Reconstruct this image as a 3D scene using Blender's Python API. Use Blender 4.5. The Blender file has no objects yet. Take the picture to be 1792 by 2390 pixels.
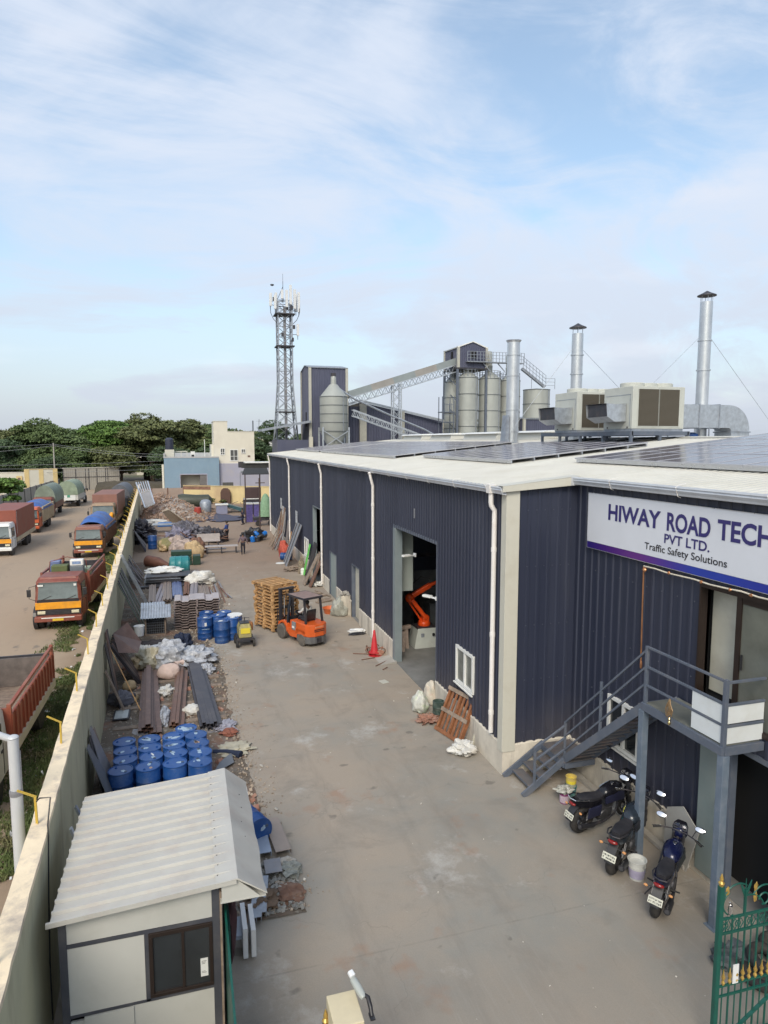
import bpy, bmesh, math, random
import numpy as np
from mathutils import Vector, Matrix, noise
C = bpy.context
R = math.radians
PI = math.pi
scene = C.scene
# ---------------------------------------------------------------- camera
CAMH = 9.0
cam_d = bpy.data.cameras.new('camera'); cam = bpy.data.objects.new('camera', cam_d)
scene.collection.objects.link(cam); scene.camera = cam
cam_d.lens = 36 * 1562 / 2390; cam_d.sensor_width = 36; cam_d.sensor_fit = 'AUTO'
cam_d.clip_start = 0.05; cam_d.clip_end = 5000
PITCH = R(6.03); YAW = R(16.525)
cam.location = (0, 0, CAMH)
cam.rotation_euler = (R(90) - PITCH, 0, -YAW)
# ---------------------------------------------------------------- world: hazy blue sky under thin cirrus
world = bpy.data.worlds.new('World'); scene.world = world; world.use_nodes = True
nt = world.node_tree; N = nt.nodes; L = nt.links
for n in list(N): N.remove(n)
SUN_EL, SUN_AZ = 40, 205          # azimuth measured clockwise from +Y
out = N.new('ShaderNodeOutputWorld'); bg = N.new('ShaderNodeBackground'); bg.inputs['Strength'].default_value = 0.14
sky = N.new('ShaderNodeTexSky'); sky.sky_type = 'NISHITA'; sky.sun_disc = False
sky.sun_elevation = R(SUN_EL); sky.sun_rotation = R(SUN_AZ); sky.dust_density = 2.5; sky.air_density = 1.0
tc = N.new('ShaderNodeTexCoord'); mp = N.new('ShaderNodeMapping'); mp.inputs['Scale'].default_value = (1.0, 1.0, 2.6)
mp.inputs['Rotation'].default_value = (0.25, -0.35, 0.3)
L.new(tc.outputs['Generated'], mp.inputs['Vector'])
def wn(t, **k):
    n = N.new(t)
    for a, b in k.items(): setattr(n, a, b)
    return n
n1 = wn('ShaderNodeTexNoise'); n1.inputs['Scale'].default_value = 1.5; n1.inputs['Detail'].default_value = 6; n1.inputs['Roughness'].default_value = .55; n1.inputs['Distortion'].default_value = 0.9
L.new(mp.outputs[0], n1.inputs['Vector'])
mp2 = N.new('ShaderNodeMapping'); mp2.inputs['Scale'].default_value = (1.2, 5.5, 7.0); mp2.inputs['Rotation'].default_value = (0.1, 0.45, -0.5)
L.new(tc.outputs['Generated'], mp2.inputs['Vector'])
n2 = wn('ShaderNodeTexNoise'); n2.inputs['Scale'].default_value = 1.3; n2.inputs['Detail'].default_value = 9; n2.inputs['Roughness'].default_value = .62; n2.inputs['Distortion'].default_value = 1.4
L.new(mp2.outputs[0], n2.inputs['Vector'])
def mth(op, a, b=None, cl=False):
    n = N.new('ShaderNodeMath'); n.operation = op; n.use_clamp = cl
    for i, x in enumerate((a, b)):
        if x is None: continue
        if isinstance(x, (int, float)): n.inputs[i].default_value = x
        else: L.new(x, n.inputs[i])
    return n.outputs[0]
cl = mth('ADD', mth('MULTIPLY', n1.outputs['Fac'], 0.62), mth('MULTIPLY', n2.outputs['Fac'], 0.38))
cr = N.new('ShaderNodeMapRange'); cr.inputs['From Min'].default_value = .38; cr.inputs['From Max'].default_value = .60
cr.inputs['To Min'].default_value = .20; cr.inputs['To Max'].default_value = .95; cr.interpolation_type = 'SMOOTHSTEP'
L.new(cl, cr.inputs['Value'])
# veil near the horizon
sep = N.new('ShaderNodeSeparateXYZ'); L.new(tc.outputs['Generated'], sep.inputs[0])
hz = N.new('ShaderNodeMapRange'); hz.inputs['From Min'].default_value = 0.0; hz.inputs['From Max'].default_value = .42
hz.inputs['To Min'].default_value = .86; hz.inputs['To Max'].default_value = 0.0; L.new(sep.outputs['Z'], hz.inputs['Value'])
fac = mth('MAXIMUM', cr.outputs[0], hz.outputs[0])
# cloud tint: cooler and dimmer towards the horizon
ct = N.new('ShaderNodeMix'); ct.data_type = 'RGBA'
ct.inputs['A'].default_value = (4.3, 4.65, 5.35, 1); ct.inputs['B'].default_value = (5.0, 5.55, 6.5, 1)
hz2 = N.new('ShaderNodeMapRange'); hz2.inputs['From Min'].default_value = 0.0; hz2.inputs['From Max'].default_value = .30; L.new(sep.outputs['Z'], hz2.inputs['Value'])
L.new(hz2.outputs[0], ct.inputs['Factor'])
# small brighter puffs low in the sky
mp3 = N.new('ShaderNodeMapping'); mp3.inputs['Scale'].default_value = (2.2, 2.2, 9.0); mp3.inputs['Location'].default_value = (3.1, .4, 0)
L.new(tc.outputs['Generated'], mp3.inputs['Vector'])
n3 = wn('ShaderNodeTexNoise'); n3.inputs['Scale'].default_value = 1.6; n3.inputs['Detail'].default_value = 5; L.new(mp3.outputs[0], n3.inputs['Vector'])
pf = N.new('ShaderNodeMapRange'); pf.inputs['From Min'].default_value = .58; pf.inputs['From Max'].default_value = .72; L.new(n3.outputs['Fac'], pf.inputs['Value'])
pmix = N.new('ShaderNodeMix'); pmix.data_type = 'RGBA'; pmix.inputs['B'].default_value = (5.6, 5.8, 6.4, 1)
L.new(mth('MULTIPLY', pf.outputs[0], .6), pmix.inputs['Factor']); L.new(ct.outputs['Result'], pmix.inputs['A'])
hs = N.new('ShaderNodeMix'); hs.data_type = 'RGBA'; hs.blend_type = 'MULTIPLY'; hs.inputs['Factor'].default_value = 1; hs.inputs['B'].default_value = (1.58, 1.70, 1.60, 1)
L.new(sky.outputs[0], hs.inputs['A'])
mx = N.new('ShaderNodeMix'); mx.data_type = 'RGBA'
L.new(fac, mx.inputs['Factor']); L.new(hs.outputs['Result'], mx.inputs['A']); L.new(pmix.outputs['Result'], mx.inputs['B'])
L.new(mx.outputs['Result'], bg.inputs['Color']); L.new(bg.outputs[0], out.inputs['Surface'])
# ---------------------------------------------------------------- sun (veiled) and exposure
sd = bpy.data.lights.new('sun', 'SUN'); sun = bpy.data.objects.new('sun', sd); scene.collection.objects.link(sun)
sd.energy = 2.0; sd.angle = R(24); sd.color = (1.0, .91, .78)
az = R(SUN_AZ); el = R(SUN_EL)
sdir = Vector((math.sin(az) * math.cos(el), math.cos(az) * math.cos(el), math.sin(el)))
sun.rotation_euler = (-sdir).to_track_quat('-Z', 'Y').to_euler(); sun.location = sdir * 80
vs = scene.view_settings
vs.view_transform = 'Standard'; vs.look = 'None'; vs.gamma = 1; vs.exposure = 0.08; vs.use_curve_mapping = False
# ---------------------------------------------------------------- where things stand (photo survey -> metres)
_f = Vector((math.sin(YAW) * math.cos(PITCH), math.cos(YAW) * math.cos(PITCH), -math.sin(PITCH)))
_r = Vector((math.cos(YAW), -math.sin(YAW), 0)); _u = _r.cross(_f)
def _ray(x, y): return _f * 1562 + _r * (x - 896) + _u * (1195 - y)
def G(x, y, z=0.0):
    d = _ray(x, y); return Vector((0, 0, CAMH)) + d * ((z - CAMH) / d.z)
def AX(x, y, X):
    d = _ray(x, y); return Vector((0, 0, CAMH)) + d * (X / d.x)
def AY(x, y, Y):
    d = _ray(x, y); return Vector((0, 0, CAMH)) + d * (Y / d.y)
def wallx(y): return -1.76 - .0435 * y
# ---------------------------------------------------------------- mesh builder
class MB:
    def __init__(s): s.v = []; s.f = []; s.m = Matrix()
    def add(s, vs, fs):
        o = len(s.v); m = s.m
        s.v += [tuple(m @ Vector(v)) for v in vs]; s.f += [tuple(i + o for i in f) for f in fs]; return s
    def box(s, x0, x1, y0, y1, z0, z1):
        return s.add([(x0,y0,z0),(x1,y0,z0),(x1,y1,z0),(x0,y1,z0),(x0,y0,z1),(x1,y0,z1),(x1,y1,z1),(x0,y1,z1)],
                     [(3,2,1,0),(4,5,6,7),(0,1,5,4),(1,2,6,5),(2,3,7,6),(3,0,4,7)])
    def bar(s, p, q, w, h=None, up=(0,0,1)):
        p = Vector(p); q = Vector(q); h = w if h is None else h
        d = (q - p).normalized(); u = Vector(up)
        if abs(d.dot(u)) > .98: u = Vector((0,1,0)) if abs(d.y) < .9 else Vector((1,0,0))
        a = d.cross(u).normalized() * w / 2; b = a.cross(d).normalized() * h / 2
        vs = [e + i * a + j * b for e in (p, q) for i, j in ((-1,-1),(1,-1),(1,1),(-1,1))]
        return s.add(vs, [(3,2,1,0),(4,5,6,7),(0,1,5,4),(1,2,6,5),(2,3,7,6),(3,0,4,7)])
    def tube(s, p, q, r, r2=None, n=10, caps=True):
        p = Vector(p); q = Vector(q); r2 = r if r2 is None else r2
        d = (q - p).normalized(); u = Vector((0,0,1)) if abs(d.z) < .9 else Vector((1,0,0))
        a = d.cross(u).normalized(); b = d.cross(a)
        vs = [e + (a * math.cos(t) + b * math.sin(t)) * k for e, k in ((p, r), (q, r2)) for t in [2*PI*i/n for i in range(n)]]
        fs = [(i, (i+1) % n, n + (i+1) % n, n + i) for i in range(n)]
        if caps: fs += [tuple(range(n))[::-1], tuple(range(n, 2*n))]
        return s.add(vs, fs)
    def path(s, pts, r, n=8):
        P_ = [Vector(p) for p in pts]; vs = []; a = None
        for i, p in enumerate(P_):
            d = (P_[min(i+1, len(P_)-1)] - P_[max(i-1, 0)]).normalized()
            if a is None:
                u = Vector((0,0,1)) if abs(d.z) < .9 else Vector((1,0,0)); a = d.cross(u).normalized()
            else: a = (a - d * a.dot(d)).normalized()
            b = d.cross(a); rr = r[i] if isinstance(r, (list, tuple)) else r
            vs += [p + (a * math.cos(2*PI*k/n) + b * math.sin(2*PI*k/n)) * rr for k in range(n)]
        fs = [(j*n+i, j*n+(i+1) % n, (j+1)*n+(i+1) % n, (j+1)*n+i) for j in range(len(P_)-1) for i in range(n)]
        fs += [tuple(range(n))[::-1], tuple(range((len(P_)-1)*n, len(P_)*n))]
        return s.add(vs, fs)
    def lathe(s, prof, n=24, c=(0,0,0), ax='Z'):
        vs = []
        for r, z in prof:
            for i in range(n):
                t = 2*PI*i/n; x, y = r*math.cos(t), r*math.sin(t)
                v = (x, y, z) if ax == 'Z' else ((z, x, y) if ax == 'X' else (y, z, x))
                vs.append((v[0]+c[0], v[1]+c[1], v[2]+c[2]))
        fs = [(j*n+i, j*n+(i+1) % n, (j+1)*n+(i+1) % n, (j+1)*n+i) for j in range(len(prof)-1) for i in range(n)]
        if prof[0][0] > 1e-4: fs.append(tuple(range(n))[::-1])
        if prof[-1][0] > 1e-4: fs.append(tuple(range((len(prof)-1)*n, len(prof)*n)))
        return s.add(vs, fs)
    def prism(s, pts, ax, a, b):
        n = len(pts)
        def mk(p, t): return (t, p[0], p[1]) if ax == 'x' else ((p[0], t, p[1]) if ax == 'y' else (p[0], p[1], t))
        return s.add([mk(p, a) for p in pts] + [mk(p, b) for p in pts],
                     [tuple(range(n)), tuple(range(n, 2*n))[::-1]] + [(i, n+i, n+(i+1) % n, (i+1) % n) for i in range(n)])
    def loft(s, rings, caps=True):
        n = len(rings[0]); vs = [v for r in rings for v in r]
        fs = [(j*n+i, j*n+(i+1) % n, (j+1)*n+(i+1) % n, (j+1)*n+i) for j in range(len(rings)-1) for i in range(n)]
        if caps: fs += [tuple(range(n))[::-1], tuple(range((len(rings)-1)*n, len(rings)*n))]
        return s.add(vs, fs)
    def ball(s, c, r, n=12, m=8):
        r = (r, r, r) if isinstance(r, (int, float)) else r
        vs = []; fs = []
        for j in range(m+1):
            t = PI*j/m
            for i in range(n):
                p = 2*PI*i/n; vs.append((c[0]+r[0]*math.sin(t)*math.cos(p), c[1]+r[1]*math.sin(t)*math.sin(p), c[2]+r[2]*math.cos(t)))
        for j in range(m):
            for i in range(n): fs.append((j*n+i, (j+1)*n+i, (j+1)*n+(i+1) % n, j*n+(i+1) % n))
        return s.add(vs, fs)
    def blob(s, c, r, seed=0, amp=.25, fr=1.6, n=20, m=12, flat=True):
        """a sack / crumpled sheet / rock: an ellipsoid pushed about by noise, flattened where it lies on the ground"""
        r = (r, r, r) if isinstance(r, (int, float)) else r
        vs = []; fs = []
        for j in range(m+1):
            t = PI*j/m
            for i in range(n):
                p = 2*PI*i/n; d = Vector((math.sin(t)*math.cos(p), math.sin(t)*math.sin(p), math.cos(t)))
                k = 1 + amp*noise.noise(d*fr + Vector((seed*7.3, seed*3.1, 0))) + amp*.5*noise.noise(d*fr*2.7 + Vector((0, seed*5.3, 1)))
                v = Vector((d.x*r[0]*k, d.y*r[1]*k, d.z*r[2]*k))
                if flat and v.z < -r[2]*.45: v.z = -r[2]*.45
                vs.append((c[0]+v.x, c[1]+v.y, c[2]+v.z + (r[2]*.45 if flat else 0)))
        for j in range(m):
            for i in range(n): fs.append((j*n+i, (j+1)*n+i, (j+1)*n+(i+1) % n, j*n+(i+1) % n))
        return s.add(vs, fs)
    def corr(s, o, u, v, ul, vl, pitch=.3, depth=.03, shape=((0,0),(.62,0),(.7,1),(.92,1)), ph=0.0, vtop=None, nrm=None):
        """profiled metal sheet: origin o, ribs along v, profile across u"""
        o = Vector(o); u = Vector(u).normalized(); v = Vector(v).normalized(); nn = u.cross(v) if nrm is None else Vector(nrm)
        t = []; k = math.floor(ph/pitch) - 1
        while True:
            b = k*pitch - ph
            if b > ul: break
            for fr, h in shape:
                x = b + fr*pitch
                if -1e-6 <= x <= ul: t.append((x, h))
            k += 1
        def hat(x):
            q = ((x + ph)/pitch) % 1.0; sh = list(shape) + [(1.0, shape[0][1])]
            for (a, ha), (b2, hb) in zip(sh, sh[1:]):
                if a <= q <= b2: return ha + (hb-ha)*(q-a)/max(b2-a, 1e-6)
            return 0
        t = [(0, hat(0))] + [q for q in t if 1e-4 < q[0] < ul-1e-4] + [(ul, hat(ul))]
        vs = []
        for x, h in t:
            l = vl if vtop is None else vtop(x)
            vs += [o + u*x + nn*(h*depth), o + u*x + nn*(h*depth) + v*l]
        return s.add(vs, [(2*i, 2*i+2, 2*i+3, 2*i+1) for i in range(len(t)-1)])
    def build(s, name, mat=None, parent=None, smooth=False, bev=0, coll=None):
        me = bpy.data.meshes.new(name); me.from_pydata(s.v, [], s.f); me.validate(); me.update()
        bm = bmesh.new(); bm.from_mesh(me); bmesh.ops.recalc_face_normals(bm, faces=bm.faces); bm.to_mesh(me); bm.free()
        if smooth:
            me.shade_smooth()
            me.set_sharp_from_angle(angle=R(38 if smooth is True else smooth))
        o = bpy.data.objects.new(name, me); scene.collection.objects.link(o)
        if mat is not None: me.materials.append(mat)
        if parent is not None: o.parent = parent
        if bev:
            b = o.modifiers.new('edge', 'BEVEL'); b.width = bev; b.segments = 2; b.limit_method = 'ANGLE'; b.angle_limit = R(40)
        return o
def tag(o, label, cat, group=None):
    o['label'] = label; o['category'] = cat
    if group: o['group'] = group
    return o
def T(name, label, cat, loc=(0,0,0), rz=0, group=None, rot=None):
    o = bpy.data.objects.new(name, None); scene.collection.objects.link(o); o.empty_display_size = .2
    o.location = loc; o.rotation_euler = rot if rot else (0, 0, rz); return tag(o, label, cat, group)
def S(o, kind='structure'): o['kind'] = kind; return o
def kids(o): return [c for c in bpy.data.objects if c.parent == o]
def dup(o, loc=None, rz=None, label=None, group=None, scale=None):
    KM = {}
    for c in bpy.data.objects:
        if c.parent: KM.setdefault(c.parent.name, []).append(c)
    def cp(a, par):
        c = a.copy(); scene.collection.objects.link(c); c.parent = par
        for ch in KM.get(a.name, []): cp(ch, c)
        return c
    r = cp(o, None)
    if loc is not None: r.location = loc
    if rz is not None: r.rotation_euler = (0, 0, rz)
    if scale is not None: r.scale = scale if not isinstance(scale, (int, float)) else (scale,)*3
    if label: r['label'] = label
    if group: r['group'] = group
    return r
# ---------------------------------------------------------------- materials
_mc = {}
def M(name, col, rough=.6, metal=0.0, var=.18, sc=3.0, bump=0.0, dirt=None, da=.35, ds=1.2, streak=0, spec=.5, bs=None, rnd=0):
    """procedural paint/metal/cloth: base colour, mottling, patches of dirt, optional vertical streaks and bump"""
    if name in _mc: return _mc[name]
    m = bpy.data.materials.new(name); m.use_nodes = True; t = m.node_tree; n = t.nodes; l = t.links
    b = n['Principled BSDF']; b.inputs['Roughness'].default_value = rough; b.inputs['Metallic'].default_value = metal
    b.inputs['Specular IOR Level'].default_value = spec
    tcn = n.new('ShaderNodeTexCoord'); co = tcn.outputs['Object']
    a = n.new('ShaderNodeTexNoise'); a.inputs['Scale'].default_value = sc; a.inputs['Detail'].default_value = 6; a.inputs['Roughness'].default_value = .6
    l.new(co, a.inputs['Vector'])
    r = n.new('ShaderNodeMapRange'); r.inputs['From Min'].default_value = .3; r.inputs['From Max'].default_value = .7
    r.inputs['To Min'].default_value = 1 - var; r.inputs['To Max'].default_value = 1 + var; l.new(a.outputs['Fac'], r.inputs['Value'])
    mu = n.new('ShaderNodeVectorMath'); mu.operation = 'SCALE'; mu.inputs[0].default_value = col[:3]; l.new(r.outputs[0], mu.inputs['Scale'])
    last = mu.outputs[0]
    if rnd:
        oi = n.new('ShaderNodeObjectInfo'); rm = n.new('ShaderNodeMapRange'); rm.inputs['To Min'].default_value = 1 - rnd; rm.inputs['To Max'].default_value = 1 + rnd; l.new(oi.outputs['Random'], rm.inputs['Value'])
        m2 = n.new('ShaderNodeVectorMath'); m2.operation = 'SCALE'; l.new(last, m2.inputs[0]); l.new(rm.outputs[0], m2.inputs['Scale']); last = m2.outputs[0]
    if dirt is not None:
        d = n.new('ShaderNodeTexNoise'); d.inputs['Scale'].default_value = ds; d.inputs['Detail'].default_value = 8; d.inputs['Roughness'].default_value = .68
        if streak:
            mpn = n.new('ShaderNodeMapping'); mpn.inputs['Scale'].default_value = (streak, streak, .35); l.new(co, mpn.inputs['Vector']); l.new(mpn.outputs[0], d.inputs['Vector'])
        else: l.new(co, d.inputs['Vector'])
        rr = n.new('ShaderNodeMapRange'); rr.inputs['From Min'].default_value = .48; rr.inputs['From Max'].default_value = .68; rr.inputs['To Max'].default_value = da
        l.new(d.outputs['Fac'], rr.inputs['Value'])
        mi = n.new('ShaderNodeMix'); mi.data_type = 'RGBA'; l.new(rr.outputs[0], mi.inputs['Factor']); l.new(last, mi.inputs['A']); mi.inputs['B'].default_value = (*dirt, 1)
        last = mi.outputs['Result']
    l.new(last, b.inputs['Base Color'])
    ra = n.new('ShaderNodeMapRange'); ra.inputs['To Min'].default_value = max(rough-.12, .03); ra.inputs['To Max'].default_value = min(rough+.12, 1)
    l.new(a.outputs['Fac'], ra.inputs['Value']); l.new(ra.outputs[0], b.inputs['Roughness'])
    if bump:
        bn = n.new('ShaderNodeTexNoise'); bn.inputs['Scale'].default_value = bs or sc*6; bn.inputs['Detail'].default_value = 6; l.new(co, bn.inputs['Vector'])
        bu = n.new('ShaderNodeBump'); bu.inputs['Strength'].default_value = bump; bu.inputs['Distance'].default_value = .02
        l.new(bn.outputs['Fac'], bu.inputs['Height']); l.new(bu.outputs[0], b.inputs['Normal'])
    _mc[name] = m; return m
DUST = (.26, .21, .16)
cream = M('cream_metal', (.55, .53, .46), .45, 0, .06, 1.5, dirt=(.4,.37,.3), da=.4, ds=1.5)
roofm = M('roof_sheet', (.53, .52, .48), .45, 0, .06, .6, dirt=(.42,.40,.34), da=.45, ds=.7)
gutm = M('gutter_metal', (.60, .62, .66), .38, .2, .08, 1.2, dirt=(.4,.4,.42), da=.4, ds=2)
pvc = M('white_pvc', (.74, .71, .69), .4, 0, .05, 2, dirt=(.5,.42,.36), da=.3, ds=1.5)
plinth_m = M('plinth_plaster', (.60, .55, .47), .85, 0, .12, 2, bump=.3, dirt=(.25,.22,.19), da=.75, ds=1.3, streak=1.6)
steelg = M('grey_painted_steel', (.10, .12, .16), .45, 0, .12, 3, dirt=(.2,.17,.15), da=.3, ds=3)
treadm = M('tread_steel', (.13, .125, .13), .6, 0, .2, 4, dirt=(.25,.15,.11), da=.45, ds=3)
alu = M('bright_aluminium', (.62, .64, .68), .3, .75, .08, 4)
galv = M('galvanised_steel', (.50, .53, .57), .38, .7, .18, 5, dirt=(.35,.35,.36), da=.4, ds=3)
galv_d = M('dull_galvanised', (.30, .33, .38), .5, .4, .2, 4, dirt=(.22,.2,.18), da=.4, ds=3)
stackm = M('stack_steel', (.55, .57, .60), .33, .7, .1, 2, dirt=(.40,.40,.42), da=.5, ds=1.5, streak=2)
white = M('white_paint', (.72, .72, .70), .4, 0, .05, 2, dirt=(.45,.42,.38), da=.3, ds=2)
whitep = M('white_plastic', (.70, .71, .72), .35, 0, .06, 3, dirt=(.45,.43,.4), da=.35, ds=3)
blackm = M('black_rubber', (.022, .021, .022), .75, 0, .3, 8, dirt=(.11,.09,.07), da=.45, ds=5)
blackp = M('black_plastic', (.02, .02, .024), .4, 0, .25, 5, dirt=(.1,.09,.08), da=.25, ds=4)
blackgl = M('black_gloss', (.012, .012, .018), .12, 0, .2, 4)
darkst = M('dark_steel', (.045, .045, .055), .5, .3, .25, 5, dirt=(.14,.1,.08), da=.4, ds=3)
rustm = M('rusty_steel', (.19, .10, .07), .75, .1, .3, 5, bump=.2, dirt=(.09,.06,.05), da=.6, ds=3)
brownm = M('brown_sheet_metal', (.135, .078, .062), .5, .1, .15, 3, dirt=(.24,.18,.15), da=.35, ds=3)
greym = M('grey_sheet_metal', (.24, .24, .26), .5, .2, .15, 3, dirt=(.30,.24,.2), da=.4, ds=2)
timber = M('pallet_timber', (.48, .28, .125), .8, 0, .28, 7, bump=.2, dirt=(.3,.17,.08), da=.5, ds=6, rnd=.25)
timber_r = M('red_brown_timber', (.26, .105, .045), .6, 0, .3, 6, bump=.2, dirt=(.13,.06,.035), da=.5, ds=4)
timber_g = M('weathered_timber', (.26, .20, .155), .85, 0, .3, 6, bump=.3, dirt=(.14,.1,.08), da=.5, ds=4)
orange = M('orange_paint', (.62, .105, .018), .38, 0, .1, 3, dirt=(.25,.12,.08), da=.3, ds=3)
robor = M('robot_orange', (.80, .085, .012), .4, 0, .08, 3)
drumb = M('blue_drum_plastic', (.010, .066, .25), .42, 0, .15, 3, dirt=(.09,.14,.24), da=.6, ds=3, rnd=.22)
drumtop = M('blue_drum_lid', (.060, .095, .165), .5, 0, .15, 4, dirt=(.19,.18,.19), da=.8, ds=3.5, rnd=.2)
glassd = M('dark_glass', (.02, .024, .028), .06, 0, .3, 2, spec=.9)
glassw = M('windscreen_glass', (.10, .125, .13), .07, 0, .35, 1.5, spec=.9)
ledge = M('boundary_wall_coping', (.80, .66, .47), .85, 0, .12, 2, bump=.25, dirt=(.30,.26,.24), da=.75, ds=1.6)
bwall = M('boundary_wall_plaster', (.50, .47, .32), .85, 0, .1, .7, bump=.15, dirt=(.27,.23,.16), da=.55, ds=1.2, streak=1.5)
postY = M('yellow_post', (.55, .38, .06), .55, 0, .15, 5, dirt=(.3,.22,.12), da=.4, ds=5)
concm = M('cement', (.38, .36, .33), .9, 0, .2, 4, bump=.3, dirt=(.2,.17,.14), da=.5, ds=2)
chrome = M('chrome', (.75, .75, .78), .08, 1, .03, 3)
brick = M('broken_brick', (.33, .16, .11), .9, 0, .3, 8, bump=.3, dirt=(.4,.33,.28), da=.5, ds=5)
skinm = M('skin', (.16, .085, .055), .6, 0, .1, 5)
# ================================================================ SETTING
def plane_obj(name, x0, x1, y0, y1, z, mat):
    return S(MB().add([(x0,y0,z),(x1,y0,z),(x1,y1,z),(x0,y1,z)], [(0,1,2,3)]).build(name, mat))
class NT:
    def __init__(s, name):
        s.m = bpy.data.materials.new(name); s.m.use_nodes = True; s.t = s.m.node_tree; s.b = s.t.nodes['Principled BSDF']
        s.co = s.t.nodes.new('ShaderNodeTexCoord').outputs['Object']
        q = s.t.nodes.new('ShaderNodeSeparateXYZ'); s.t.links.new(s.co, q.inputs[0]); s.x, s.y, s.z = q.outputs
    def lk(s, a, b):
        if isinstance(a, (int, float)): b.default_value = a
        elif isinstance(a, tuple): b.default_value = (*a, 1) if len(a) == 3 and len(b.default_value) == 4 else a
        else: s.t.links.new(a, b)
    def noise(s, sc, det=6, ro=.6, scale=(1,1,1), loc=(0,0,0), dist=0):
        v = s.co
        if scale != (1,1,1) or loc != (0,0,0):
            mm = s.t.nodes.new('ShaderNodeMapping'); mm.inputs['Scale'].default_value = scale; mm.inputs['Location'].default_value = loc; s.t.links.new(v, mm.inputs['Vector']); v = mm.outputs[0]
        n = s.t.nodes.new('ShaderNodeTexNoise'); n.inputs['Scale'].default_value = sc; n.inputs['Detail'].default_value = det; n.inputs['Roughness'].default_value = ro; n.inputs['Distortion'].default_value = dist
        s.t.links.new(v, n.inputs['Vector']); return n.outputs['Fac']
    def mr(s, v, a, b, c=0.0, d=1.0):
        n = s.t.nodes.new('ShaderNodeMapRange'); s.lk(v, n.inputs['Value'])
        for k, x in zip(('From Min','From Max','To Min','To Max'), (a,b,c,d)): n.inputs[k].default_value = x
        return n.outputs[0]
    def ma(s, op, a, b=0.0, cl=False):
        n = s.t.nodes.new('ShaderNodeMath'); n.operation = op; n.use_clamp = cl; s.lk(a, n.inputs[0]); s.lk(b, n.inputs[1]); return n.outputs[0]
    def mix(s, f, a, b):
        n = s.t.nodes.new('ShaderNodeMix'); n.data_type = 'RGBA'; s.lk(f, n.inputs['Factor']); s.lk(a, n.inputs['A']); s.lk(b, n.inputs['B']); return n.outputs['Result']
    def line(s, v, at, w):      # 1 close to v == at
        return s.mr(s.ma('ABSOLUTE', s.ma('SUBTRACT', v, at)), w, w*2.2, 1, 0)
    def fin(s, col, rough=.85, bump=None, bs=.4, bd=.02):
        s.lk(col, s.b.inputs['Base Color']); s.lk(rough, s.b.inputs['Roughness'])
        if bump is not None:
            u = s.t.nodes.new('ShaderNodeBump'); u.inputs['Strength'].default_value = bs; u.inputs['Distance'].default_value = bd; s.lk(bump, u.inputs['Height']); s.t.links.new(u.outputs[0], s.b.inputs['Normal'])
        return s.m
# wide earth
k = NT('blue_cladding'); a = k.noise(.5,5,.6); st_ = k.noise(1.0,6,.65,(2.6,2.6,.22)); pan = k.t.nodes.new('ShaderNodeTexWhiteNoise'); pan.noise_dimensions = '1D'
k.lk(k.ma('FLOOR', k.ma('ADD', k.x, k.y)), pan.inputs['W']); base = k.mix(pan.outputs['Value'], (.022,.027,.050), (.034,.040,.068))
lap = k.mr(k.ma('ABSOLUTE', k.ma('SUBTRACT', k.ma('FRACT', k.ma('ADD', k.x, k.y)), .5)), .488, .496, 0, .6); base = k.mix(lap, base, (.014,.016,.028))
base = k.mix(k.mr(st_,.56,.76,0,.30), base, (.065,.068,.085)); dust = k.ma('MULTIPLY', k.mr(k.z, .7, 2.2, .34, 0), k.mr(a,.35,.65)); base = k.mix(dust, base, (.15,.13,.12))
dent = k.noise(.9,3,.5,(1,1,.6)); blue_clad = k.fin(base, k.mr(st_,.3,.7,.36,.55), dent, .35, .05)
k = NT('earth'); e1 = k.noise(.05, 6); e2 = k.noise(1.2, 8)
earth = k.fin(k.mix(k.mr(e1,.4,.6), k.mix(e2, (.19,.14,.10), (.30,.235,.17)), k.mix(e2, (.07,.09,.04), (.16,.14,.08))), .95, e2, .5)
plane_obj('ground', -1500, 1500, -300, 2500, -0.012, earth)
# truck lot
k = NT('lot_surface'); a = k.noise(.11, 5, .55, (1, .35, 1)); b = k.noise(2.2, 9, .7); c_ = k.noise(.5, 6, .65, (1,.3,1)); g = k.noise(30, 3, .6)
col = k.mix(k.mr(a,.35,.65), (.385,.28,.195), (.33,.255,.185)); col = k.mix(k.mr(c_,.52,.66,0,.35), col, (.20,.16,.13))
col = k.mix(k.mr(b,.35,.7,0,.35), col, (.41,.31,.22)); 
sp = k.noise(.9, 3, .5, (1,.45,1), (7,3,0)); col = k.mix(k.mr(sp,.67,.72,0,.6), col, (.12,.105,.095))
col = k.mix(k.mr(g,.3,.75,0,.25), col, (.20,.17,.14))
# reddish earth along the wall side
edge = k.ma('ADD', k.ma('ADD', k.x, k.ma('MULTIPLY', k.y, .05)), k.ma('MULTIPLY', k.noise(.6,5), 2.2))
col = k.mix(k.mr(edge,-3.0,-1.4), col, k.mix(b, (.17,.115,.08), (.30,.22,.155)))
plane_obj('truck_lot', -40, 2.0, -5, 150, -0.004, k.fin(col, .92, k.ma('ADD', b, g), .35))
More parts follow.
